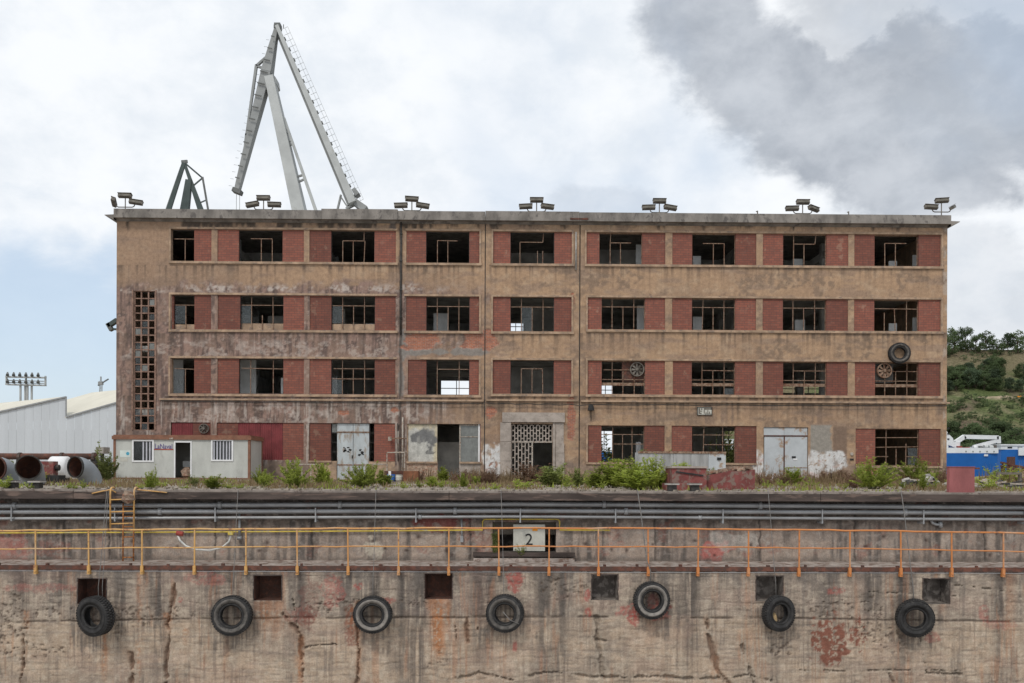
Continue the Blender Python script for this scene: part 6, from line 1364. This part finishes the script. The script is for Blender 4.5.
# stadium-style floodlight rack
YF = 190.0; s_ = YF / F
fr_ = thing('floodlight_rack', 'two-row floodlight rack on steel posts above the white shed roof', 'floodlight', Vector((P(25, 440, YF).x, YF, 0)))
for k, px in enumerate((20.5, 24.5, 27.5, 31)): p = P(px, 384, YF); MB().box(p.x - .14, p.x + .14, YF - .2 + .3 * (k % 2), YF + .2 + .3 * (k % 2), 0, p.z).build('post', M['cranewhite'], fr_)
for y in (376.8, 384.5): a, b = P(6.5, y, YF), P(45.5, y + .9, YF); MB().beam(a, b, .26, 1.0).build('rail', M['cranewhite'], fr_)
for y in (380.4, 382.5): a, b = P(6.5, y, YF), P(45.5, y + .9, YF); MB().beam(a, b, .16, .3).build('rail', M['cranewhite'], fr_)
for px in (6.5, 45.5, 26): MB().beam(P(px, 376, YF), P(px, 385, YF), .25, .4).build('upright', M['cranewhite'], fr_)
for row, y in enumerate((374.3, 381.2)):
    for k in range(6):
        p = P(9 + k * 6.1, y + k * .12, YF); p.y -= .8; lo = MB().tube([p + Vector((-.1, .45, .35)), p + Vector((.25, -.25, -.3))], [.15, .34], 10).build('lamp', M['cranedark'], fr_); MB().beam(p + Vector((0, .3, 0)), p + Vector((0, .8, -.6)), .12, .12).build('bracket', M['cranedark'], lo)

# ------------------------------------------------------------------ ships
YV = 165.0; s_ = YV / F; zw = -2.5
sv = thing('blue_ship', 'blue-hulled ship with white bulwark and folded white deck crane beyond the quay', 'ship', Vector((P(975, 470, YV).x, YV, zw)))
VX = lambda px: P(px, 460, YV).x
VZ = lambda py: P(975, py, YV).z
x0, x1 = 12.0, VX(999); zd = VZ(453.2)
hl = MB(); sec = [(x0, .15), (x0 + 6, .7), (x0 + 14, 1), (x1 - 3, 1), (x1, .92)]
for i, (x, k) in enumerate(sec): hl.v += [(x + (2 if i == 0 else 0), YV + 5 - 5 * k * .8, zw - .5), (x, YV + 5 - 5 * k, zd), (x, YV + 5 + 5 * k, zd), (x + (2 if i == 0 else 0), YV + 5 + 5 * k * .8, zw - .5)]
for i in range(len(sec) - 1):
    for j in range(4): hl.f.append((i * 4 + j, i * 4 + (j + 1) % 4, (i + 1) * 4 + (j + 1) % 4, (i + 1) * 4 + j))
hl.f += [(3, 2, 1, 0), (16, 17, 18, 19)]
hl.build('hull', M['shipblue'], sv)
MB().box(x0 + 14, x1 - .1, YV + .02, YV + .2, zd + .01, VZ(447.8)).build('bulwark', M['shipwhite'], sv); MB().box(x0 + 14, x1 - .1, YV + 9.7, YV + 9.9, zd + .01, VZ(447.8)).build('bulwark', M['shipwhite'], sv)
MB().box(x0 + 16, VX(951), YV + 1, YV + 9, zd + .02, VZ(440)).build('deckhouse', M['shipwhite'], sv); MB().poly([(VX(940), YV + 1.5, VZ(440)), (VX(959.5), YV + 1.5, VZ(447.5)), (VX(957), YV + 1.5, VZ(438)), (VX(952), YV + 1.5, VZ(433)), (VX(949), YV + 1.5, VZ(428)), (VX(940), YV + 1.5, VZ(428))], 6).build('bridge', M['shipwhite'], sv)
MB().cyl((VX(956), YV + 4), .5, VZ(440), VZ(433.5), 14).build('funnel', M['orange'], sv); MB().tube([(VX(951), YV + 3, VZ(428)), (VX(951), YV + 3, VZ(421))], .12, 6).build('mast', M['shipwhite'], sv)
for k in range(3): MB().box(VX(951.2) + k * .0, VX(953.2), YV + 1.4, YV + 1.5, VZ(439.6) + k * 1.0, VZ(438.2) + k * 1.0).build('bridge_window', M['black'], sv)
ca_ = MB().beam((VX(961), YV + 2, VZ(442)), (VX(970), YV + 2, VZ(436)), .75, .8); ca_.build('crane_boom', M['shipwhite'], sv); MB().beam((VX(969), YV + 2, VZ(436.4)), (VX(1003.5), YV + 2, VZ(437)), .75, .8).build('crane_boom', M['shipwhite'], sv); MB().beam((VX(1003.6), YV + 2, VZ(435.8)), (VX(1004), YV + 2, VZ(443)), .7, .8).build('crane_knuckle', M['shipwhite'], sv); MB().beam((VX(980), YV + 2, VZ(446.5)), (VX(1002), YV + 2, VZ(440.5)), .65, .7).build('crane_arm', M['shipwhite'], sv); MB().cyl((VX(961.5), YV + 2), .7, zd, VZ(441.5), 14).build('crane_pedestal', M['shipwhite'], sv)
for (a, b, y) in ((960, 964, 446), (966, 971.5, 447)): MB().box(VX(a), VX(b), YV + .6, YV + 2.4, zd + .02, VZ(y)).build('deck_box', M['shipred'], sv)
for (a, b, y, m) in ((973, 975, 448, 'cranegrey'), (977, 980, 446.5, 'shipwhite'), (983, 986, 447, 'cranedark'), (988, 991.5, 446, 'cranewhite'), (993, 997, 446.5, 'cranewhite')): MB().tube([(VX(a), YV + 1.5, VZ(y + 1)), (VX(b), YV + 1.5, VZ(y + 1))], .45, 12).build('winch', M[m], sv); MB().box(VX(a), VX(b), YV + 1, YV + 2, zd + .02, VZ(y + 2)).build('winch_base', M['cranegrey'], sv)
for k in range(5): MB().tube([(VX(966 + k * 7), YV - .02, VZ(451.5)), (VX(966 + k * 7), YV + .04, VZ(451.5))], .16, 8).build('fairlead', M['cranegrey'], sv)
MB().box(VX(984), VX(988), YV - .02, YV + .02, zd - .55, zd - .2).build('hull_plate', M['shipwhite'], sv)
for k in range(4): MB().beam((VX(999.3 + k * .9), YV + 2, zd - 2), (VX(999.3 + k * .9), YV + 2, VZ(444.5)), .14, .3).build('stern_frame', M['lampbox'], sv)
YV2 = 190.0
s2 = thing('second_ship', 'blue and white ship stern partly hidden at the right picture edge', 'ship', Vector((P(1015, 470, YV2).x, YV2, zw)))
a = P(1004, 460, YV2).x; z1, z2_ = P(1010, 449.5, YV2).z, P(1010, 445.5, YV2).z; z3 = P(1010, 456, YV2).z
h2 = MB(); sec = [(a, 4), (a + 4, 5), (a + 24, 5), (a + 34, 1)]
for x, k in sec: h2.v += [(x, YV2 + 5 - k * .8, zw - .5), (x, YV2 + 5 - k, z1), (x, YV2 + 5 + k, z1), (x, YV2 + 5 + k * .8, zw - .5)]
for i in range(3):
    for j in range(4): h2.f.append((i * 4 + j, i * 4 + (j + 1) % 4, (i + 1) * 4 + (j + 1) % 4, (i + 1) * 4 + j))
h2.f += [(3, 2, 1, 0), (12, 13, 14, 15)]; h2.build('hull', M['shipblue'], s2)
b = P(1018, 450, YV2).x; MB().box(b, a + 24, YV2 - .35, YV2 - .03, P(1018, 455.5, YV2).z, P(1018, 447.5, YV2).z).build('bulwark', M['shipwhite'], s2); MB().box(a - .2, a + 23, YV2 + .8, YV2 + 9, z1 + .02, z2_).build('deckhouse', M['shipwhite'], s2); MB().box(a - .4, a + 23.4, YV2 + .6, YV2 + 9.2, z2_ + .01, z2_ + .3).build('deckhouse_roof', M['shipwhite'], s2)
for k in range(9): MB().box(a + 1.2 + k * 2.2, a + 2.2 + k * 2.2, YV2 + .76, YV2 + .8, z1 + .25, z1 + .6).build('porthole_window', M['black'], s2)
MB().box(P(1012, 460, YV2 - 4).x, P(1018, 460, YV2 - 4).x, YV2 - 3, YV2 - 2, zw, P(1012, 457, YV2).z).build('stern_ramp', M['rustedge'], s2)

# ------------------------------------------------------------------ plants
def plant_mesh(seed, kind):
    """a unit plant, one metre tall; returns stem and leaf meshes"""
    r_ = random.Random(seed); st = MB(); lv = MB(); ns = {'weed': 24, 'bush': 34, 'dry': 28, 'tuft': 12, 'airy': 14}[kind]
    spread = {'weed': .26, 'bush': .52, 'dry': .55, 'tuft': .5, 'airy': .30}[kind]
    for k in range(ns):
        an = r_.uniform(0, 6.283); rad = spread * math.sqrt(r_.random()); h = (r_.uniform(.3, .85) if r_.random() < .7 else r_.uniform(.8, 1.15)) * (1 - .25 * (rad / spread) ** 2); lean = rad * r_.uniform(.4, 1.7)
        p0 = Vector((math.cos(an) * rad * .35, math.sin(an) * rad * .35, 0)); p2 = p0 + Vector((math.cos(an) * lean, math.sin(an) * lean, h)); p1 = (p0 + p2) / 2 + Vector((0, 0, .1 * h))
        st.tube([p0, p1, p2], [.008, .006, .003], 4, False)
        nl = {'weed': 60, 'bush': 58, 'dry': 40, 'tuft': 20, 'airy': 34}[kind]
        for j in range(nl):
            f = r_.uniform(.12 if kind != 'airy' else .4, 1.0); q_ = p0 * (1 - f) ** 2 + p1 * 2 * f * (1 - f) + p2 * f * f if False else (p0.lerp(p1, f * 2) if f < .5 else p1.lerp(p2, f * 2 - 1))
            a2 = r_.uniform(0, 6.283); ln = r_.uniform(.10, .20) * (1.15 - .5 * f) * (1.5 if kind == 'tuft' else 1); up = r_.uniform(.25, 1.3) if kind in ('weed', 'tuft', 'bush') else r_.uniform(-.4, .9)
            d_ = Vector((math.cos(a2), math.sin(a2), up)).normalized(); sd = d_.cross(Vector((0, 0, 1))); sd = (sd if sd.length > .01 else Vector((1, 0, 0))).normalized() * ln * r_.uniform(.11, .22)
            m_ = q_ + d_ * ln * .5 + Vector((0, 0, .01)); lv.add([q_, m_ + sd, q_ + d_ * ln - Vector((0, 0, ln * .15)), m_ - sd], [(0, 1, 2, 3)])
    return st.mesh('stem'), lv.mesh('foliage')
PM = {k: [plant_mesh(s0 + i, k) for i in range(4)] for k, s0 in (('weed', 100), ('bush', 200), ('dry', 300), ('tuft', 400), ('airy', 500))}
PR = random.Random(77); PC = {}
def plant(px, base, hpx, wpx, kind, label, lm='leaf', group=None, cat='plant', Y=None):
    if Y is None: Y = max(23.95, min(46.5, ZC * F / max(1.0, base - (H0 + (px - 512) * .0035))))
    x = P(px, base, Y).x; s_ = Y / F; i = PR.randrange(4); key = (kind, i, lm)
    if key not in PC:
        sm, fm = PM[kind][i]; sm, fm = sm.copy(), fm.copy(); PC[key] = (sm, fm); sm.materials.append(M['drystem' if lm == 'leafdry' else 'stem']); fm.materials.append(M[lm])
    sm, fm = PC[key]
    t = thing({'tuft': 'weed_tuft', 'weed': 'green_weed', 'bush': 'leafy_bush', 'dry': 'dry_bush', 'airy': 'tall_weed'}[kind], label, cat, (x, Y, 0.0), group)
    link_mesh('stems', sm, None, t); link_mesh('foliage', fm, None, t)
    h = hpx * s_ * 1.22; w = wpx * s_ * 1.35 / {'weed': .62, 'bush': 1.0, 'dry': 1.15, 'tuft': 1.1, 'airy': .7}[kind]
    t.scale = (w, max(w * .8, .3), h); t.rotation_euler = (0, 0, PR.uniform(0, 6.28)); return t
for a in ((262, 486, 16, 16, 'bush', 'green bush at the right corner of the site cabin', 'leaf'), (294, 488, 25, 24, 'bush', 'full green bush left of the low pale railing', 'leaf'), (321, 485, 22, 14, 'weed', 'upright green weed behind the left low railing', 'leaf'), (360, 488, 20, 24, 'bush', 'green bush in front of the grey steel doors', 'leaf'), (371, 486, 22, 12, 'weed', 'upright green weed between grey doors and drums', 'leaf'),
          (552, 487, 21, 24, 'weed', 'green weeds at the right side of the entrance', 'leaf2'), (530, 483, 17, 32, 'dry', 'reddish brown dry bush blocking the entrance', 'leafdry'), (522, 489, 9, 22, 'tuft', 'bright low weeds in front of the dry entrance bush', 'leaf'), (577, 487, 16, 12, 'weed', 'thin green weed below the building joint', 'leaf2'), (612, 488, 26, 24, 'weed', 'leftmost tall weed of the big green clump', 'leaf'), (630, 489, 26, 26, 'weed', 'weed clump under the left part of the grey trough', 'leaf'), (655, 489, 28, 30, 'bush', 'widest bush of the big green clump, in its middle', 'leaf'), (645, 482, 24, 30, 'bush', 'bush behind the big clump against the grey trough', 'leaf2'), (672, 482, 26, 26, 'bush', 'bush right of the big clump behind the red box', 'leaf2'), (682, 489, 22, 26, 'weed', 'bright weeds left of the red box at the end of the clump', 'leaf'), (640, 490, 20, 26, 'weed', 'lowest bright weed in front of the big green clump', 'leaf'), (598, 488, 17, 20, 'weed', 'small bright weed at the left end of the big green clump', 'leaf'), (690, 480, 16, 18, 'weed', 'green weed peeking over the red box', 'leaf'), (711, 487, 16, 12, 'weed', 'yellowish weed between red box and red wall stub', 'leaf2'), (662, 489, 18, 22, 'weed', 'low bright weed beside the left bollard of the pair', 'leaf'),
          (872, 489, 24, 26, 'bush', 'green bush left of the rightmost ground-floor window', 'leaf'), (914, 482, 20, 28, 'bush', 'green bush under the rightmost ground-floor window', 'leaf'), (923, 490, 14, 9, 'weed', 'small bright weed in front of the dark debris heap', 'leaf'), (934, 490, 10, 9, 'tuft', 'bright tuft just left of the faded red box', 'leaf'), (858, 488, 14, 18, 'dry', 'dry brown bush by the wall buttons', 'leafdry'), (836, 482, 13, 22, 'dry', 'dry brown bush under the white paint splash', 'leafdry'), (811, 487, 9, 12, 'tuft', 'bright tuft in front of the right steel door edge', 'leaf'), (782, 488, 8, 10, 'tuft', 'small tuft below the red door step', 'leaf'), (988, 490, 13, 22, 'tuft', 'bright weeds around the pale scrap bars', 'leaf'), (1003, 476, 15, 26, 'bush', 'green bush on top of the earth mound', 'leaf'), (1014, 481, 8, 20, 'dry', 'dry bush on the earth mound slope', 'leafdry'),
          (101, 474, 32, 20, 'airy', 'tall pale weed left of the site cabin', 'leaf2'), (108, 482, 26, 14, 'weed', 'green weed touching the left cabin post', 'leaf2'), (92, 482, 16, 16, 'dry', 'dry brown weed between duct elbow and cabin', 'leafdry'), (150, 489, 15, 10, 'weed', 'bright weed before the cabin window', 'leaf'), (155, 488, 20, 5, 'airy', 'thin tall weed before the cabin lettering', 'leaf'), (213, 489, 13, 18, 'weed', 'bright weed clump before the right cabin window', 'leaf'), (195, 487, 12, 14, 'airy', 'spindly weed at the cabin door', 'leaf2'), (40, 483, 9, 12, 'tuft', 'bright weed between the two left duct elbows', 'leaf'), (5, 489, 12, 16, 'tuft', 'bright weed at the left picture edge', 'leaf'), (12, 478, 18, 14, 'bush', 'green bush behind the two left duct elbows', 'leaf2'), (432, 487, 9, 10, 'weed', 'small weed right of the rusty crate', 'leaf'), (441, 488, 8, 10, 'tuft', 'small bright tuft below the open doorway', 'leaf'), (443, 478, 12, 12, 'weed', 'weed growing in the open doorway', 'leaf'), (472, 480, 12, 18, 'dry', 'dry bush under the dirty window', 'leafdry'), (490, 484, 14, 16, 'dry', 'dry bush under the white paint left of the entrance', 'leafdry'), (749, 466, 12, 3, 'airy', 'thin weed stem by the red wall stub', 'leaf2')):
    px, base, h, w, kind, label, lm = a; plant(px, base, h, w, kind, label, lm)
for px, h in ((75, 6), (85, 6), (67, 5), (140, 6), (162, 7), (184, 5), (228, 6), (240, 5), (420, 6), (494, 6), (566, 8), (590, 8), (602, 6), (735, 5), (766, 6), (800, 6), (845, 6), (890, 6), (905, 7), (950, 6), (978, 8), (1008, 7), (30, 5), (330, 6), (345, 5), (405, 5), (455, 5), (465, 6)):
    plant(px, 488.5 + PR.uniform(-1.5, 1), h * PR.uniform(.8, 1.3), h * PR.uniform(1, 1.8), 'tuft', 'little green weed tuft along the quay edge', 'leaf', 'weed tufts along the quay edge')
for k in range(26):
    px = PR.choice([PR.uniform(560, 760), PR.uniform(780, 945), PR.uniform(255, 480), PR.uniform(560, 700)]); plant(px, PR.uniform(483, 488), PR.uniform(8, 17), PR.uniform(7, 16), PR.choice(['weed', 'weed', 'airy']), 'ragged green weed among the dry grass before the building', PR.choice(['leaf', 'leaf', 'leaf2']), 'ragged weeds before the building')
for k in range(18):
    plant(PR.uniform(410, 960), PR.uniform(481, 486), PR.uniform(7, 14), PR.uniform(9, 18), 'dry', 'low dry brown weed along the foot of the building', 'leafdry', 'dry weeds before the building')
plant(520, 552, 12, 10, 'tuft', 'small weed on the niche step below the number plate', 'leaf2', Y=YU - .12).location.z = QZ(557, YU)
plant(495, 556, 26, 7, 'airy', 'thin green weed at the left side of the number plate niche', 'leaf2', Y=YU - .1).location.z = QZ(557, YU)
# plants and shrubs behind, seen through the ground-floor windows
for (px, Y, h, w) in ((604, 66, 3.0, 3.4), (724, 66, 4.0, 3.4), (738, 67, 4.6, 3.6), (682, 67, 4, 3)):
    t = plant(px, 481, 20, 20, 'bush', 'leafy shrub behind the building seen through a broken ground-floor window', 'leaf2', 'shrubs behind the building', Y=Y); t.scale = (w, w, h)
t = plant(712, 480, 20, 20, 'airy', 'tall weed growing inside behind the broken window above the trough', 'leaf2', Y=51.3); t.scale = (1.6, 1.2, 2.1); t.location.z = .07
t = plant(730, 480, 20, 20, 'bush', 'leafy shrub inside the building at the broken window above the trough', 'leaf2', Y=51.6); t.scale = (1.3, 1.2, 2.2); t.location.z = .07

# grass and gravel on the apron: stuff
def blades(name, n, area, hmin, hmax, m, label, seed, dens=None):
    r_ = np.random.RandomState(seed); x = r_.uniform(area[0], area[1], n); y = area[2] + (area[3] - area[2]) * r_.rand(n) ** 1.3
    k = fbm(x / 1.6, y / 1.6, seed, 3); keep = k > (dens or .5); x, y, k = x[keep], y[keep], k[keep]; n = len(x)
    h = r_.uniform(hmin, hmax, n) * (.5 + 1.2 * np.clip((k - (dens or .5)) / .2, 0, 1)); a = r_.uniform(0, 6.28, n); l = r_.uniform(.1, .6, n) * h; w = .012 + .01 * r_.rand(n) + y * .0003
    ex, ey = np.cos(a + 1.57) * w, np.sin(a + 1.57) * w
    co = np.stack([np.stack([x - ex, y - ey, 0 * x], 1), np.stack([x + ex, y + ey, 0 * x], 1), np.stack([x + np.cos(a) * l, y + np.sin(a) * l, h], 1)], 1).reshape(-1, 3).astype(np.float32)
    me = bpy.data.meshes.new(name); me.vertices.add(3 * n); me.vertices.foreach_set('co', co.ravel()); me.loops.add(3 * n); me.loops.foreach_set('vertex_index', np.arange(3 * n, dtype=np.int32)); me.polygons.add(n); me.polygons.foreach_set('loop_start', np.arange(0, 3 * n, 3, dtype=np.int32)); me.update(calc_edges=True)
    o = link_mesh(name, me, m); o['kind'] = 'stuff'; o['label'] = label; o['category'] = 'grass'
blades('dry_grass', 34000, (-26, 30, 25.5, 49.5), .04, .17, M['grassdry'], 'dry straw-coloured grass between quay edge and building', 61, .50)
blades('green_grass', 15000, (-22, 26, 24.6, 48), .03, .13, M['leaf'], 'short green grass scattered over the apron', 62, .56)
blades('wall_foot_grass', 14000, (-5, 27, 40, 49.6), .16, .55, M['grassdry'], 'taller dry grass along the foot of the building', 63, .52)
blades('mound_grass', 9000, (28, 42, 40, 52), .75, .95, M['grassdry'], 'dry grass covering the earth mound', 64, .46)
gv = MB(); r_ = random.Random(9)
for k in range(1500):
    Y = 23.6 + 20 * r_.random() ** 2; x = r_.uniform(-.62, .62) * Y; s_ = r_.uniform(.015, .05)
    an = r_.uniform(0, 3); gv.obox((x, Y, s_ * .4), (s_ * math.cos(an), s_ * math.sin(an), 0), (-s_ * math.sin(an) * .8, s_ * math.cos(an) * .8, 0), (s_ * .2, 0, s_ * .6))
o = gv.build('gravel', M['ground'], None, kind='stuff'); o['label'] = 'loose grey gravel and stone chips on the apron'; o['category'] = 'gravel'

# ------------------------------------------------------------------ trees on the hill
def tree_mesh(seed, kind):
    r_ = random.Random(seed); tr = MB(); lf = MB()
    tr.tube([(0, 0, -.3), (.02, 0, .25), (-.02, .02, .5), (.0, 0, .8)], [.035, .028, .02, .006], 6, False)
    clumps = []
    for k in range(34 if kind != 'shrub' else 16):
        if kind == 'pine': z = r_.uniform(.22, .98); rad = .40 * (1.1 - z) ** .5 + .05
        elif kind == 'round': z = r_.uniform(.12, .95); rad = .46 * math.sqrt(max(.05, 1 - ((z - .5) / .5) ** 2))
        else: z = r_.uniform(.1, .8); rad = .6 * math.sqrt(max(.05, 1 - z ** 2))
        a = r_.uniform(0, 6.283); q_ = rad * r_.uniform(.3, 1.0); c = Vector((math.cos(a) * q_, math.sin(a) * q_, z)); clumps.append((c, r_.uniform(.09, .17)))
        if kind != 'shrub': tr.tube([(0, 0, z * .7), tuple(c)], [.012, .004], 4, False)
    for c, s_ in clumps:
        for j in range(75):
            v = Vector((r_.gauss(0, 1), r_.gauss(0, 1), r_.gauss(0, .8))).normalized() * s_ * r_.uniform(.45, 1.1); p = c + v; l = r_.uniform(.022, .045)
            d_ = Vector((r_.gauss(0, 1), r_.gauss(0, 1), r_.gauss(0, .6))).normalized(); e_ = d_.cross(Vector((r_.gauss(0, 1), r_.gauss(0, 1), r_.gauss(0, 1)))).normalized()
            lf.add([p - d_ * l, p + e_ * l * .5, p + d_ * l, p - e_ * l * .5], [(0, 1, 2, 3)])
    return tr.mesh('trunk'), lf.mesh('crown')
TM = {k: [tree_mesh(s0 + i, k) for i in range(3)] for k, s0 in (('round', 700), ('pine', 720), ('shrub', 740))}
for k in TM:
    for tm, lm_ in TM[k]: tm.materials.append(M['bark']); lm_.materials.append(M['treeleaf2' if k == 'pine' else 'treeleaf'])
def tree(x, y, h, w, kind, label, group, sink=0.0):
    z = float(hill_h(np.array([x]), np.array([y]))[0]) - sink
    t = thing('hill_shrub' if kind == 'shrub' else 'hill_tree', label, 'shrub' if kind == 'shrub' else 'tree', (x, y, z), group)
    tm, lm_ = TM[kind][PR.randrange(3)]; link_mesh('trunk', tm, None, t); link_mesh('crown', lm_, None, t); t.scale = (w, w, h); t.rotation_euler = (0, 0, PR.uniform(0, 6.28)); return t
def on_hill(px, t_): y = 300 + 190 * t_; return (px - 512) / F * y * 1.0 + .014 * y, y
for px, t_, h, w, kind, label in ((957, .965, 12.5, 11, 'round', 'leftmost big tree on the hill ridge beside the building'), (968, .95, 13, 10, 'round', 'tall round tree on the hill ridge, left of its gap'), (979, .97, 9.5, 9, 'round', 'round tree on the hill ridge just right of the tallest'), (989, .99, 10.5, 9.5, 'round', 'airy tree in the middle of the hill ridge'), (1000, .95, 8, 10, 'round', 'low wide tree on the hill ridge'), (1011, .98, 10, 9, 'pine', 'dark tree on the hill ridge near the right edge'), (1021, .97, 12, 10, 'round', 'tree on the hill ridge cut by the right edge'), (949, .93, 12, 12, 'round', 'tree on the hill ridge half hidden by the building')):
    x, y = on_hill(px, t_); tree(x, y, h, w, kind, label, 'trees on the hill ridge')
for k in range(60):     # wood above the track
    x, y = on_hill(PR.uniform(930, 1080), PR.uniform(.64, .80)); 
    px_, _ = proj(x, y, 40.0)
    if px_ > 1003 and PR.random() < .5: continue
    tree(x, y, PR.uniform(5.5, 9.5), PR.uniform(7, 10), PR.choice(['round', 'round', 'pine']), 'dark green tree in the wood just above the hillside track', 'trees above the hillside track')
for k in range(110):     # scrub between track and valley wood
    x, y = on_hill(PR.uniform(930, 1090), PR.uniform(.24, .50)); tree(x, y, PR.uniform(1.6, 4.6), PR.uniform(2.4, 5.2), 'shrub', 'small green shrub on the slope below the hillside track', 'shrubs below the hillside track', .2)
for k in range(66):     # valley wood
    x, y = on_hill(PR.uniform(925, 1100), PR.uniform(.02, .22)); tree(x, y, PR.uniform(6, 10), PR.uniform(7.5, 11), PR.choice(['round', 'round', 'pine']), 'green tree in the wood at the foot of the hill', 'trees at the foot of the hill')
for k in range(40):     # scattered on the brown upper slope
    x, y = on_hill(PR.uniform(940, 1080), PR.uniform(.80, .93)); tree(x, y, PR.uniform(1.6, 4.0), PR.uniform(2.5, 4.5), 'shrub', 'small shrub on the bare brown slope under the ridge', 'shrubs under the ridge', .2)
x, y = on_hill(1021, .55); z = float(hill_h(np.array([x]), np.array([y]))[0])
ex = thing('excavator', 'tiny orange excavator on the hillside track at the right edge', 'excavator', (x, y, z)); 
def exm(mb, n, m): link_mesh(n, mb.mesh(n), M[m], ex)
ex.scale = (.55, .55, .55)
exm(MB().box(-1.3, 1.3, -1, 1, .0, .8), 'tracks', 'black'); exm(MB().box(-1.4, 1.2, -1, 1, .8, 2.2), 'body', 'orange'); exm(MB().box(.1, 1.2, -.9, .1, 2.2, 3.1), 'cab', 'orange'); exm(MB().beam((1.1, 0, 1.6), (3.0, 0, 3.4), .35, .35), 'boom', 'orange'); exm(MB().beam((3.0, 0, 3.4), (3.8, 0, 1.2), .28, .28), 'stick', 'orange'); exm(MB().box(3.5, 4.1, -.4, .4, .6, 1.3), 'bucket', 'black')
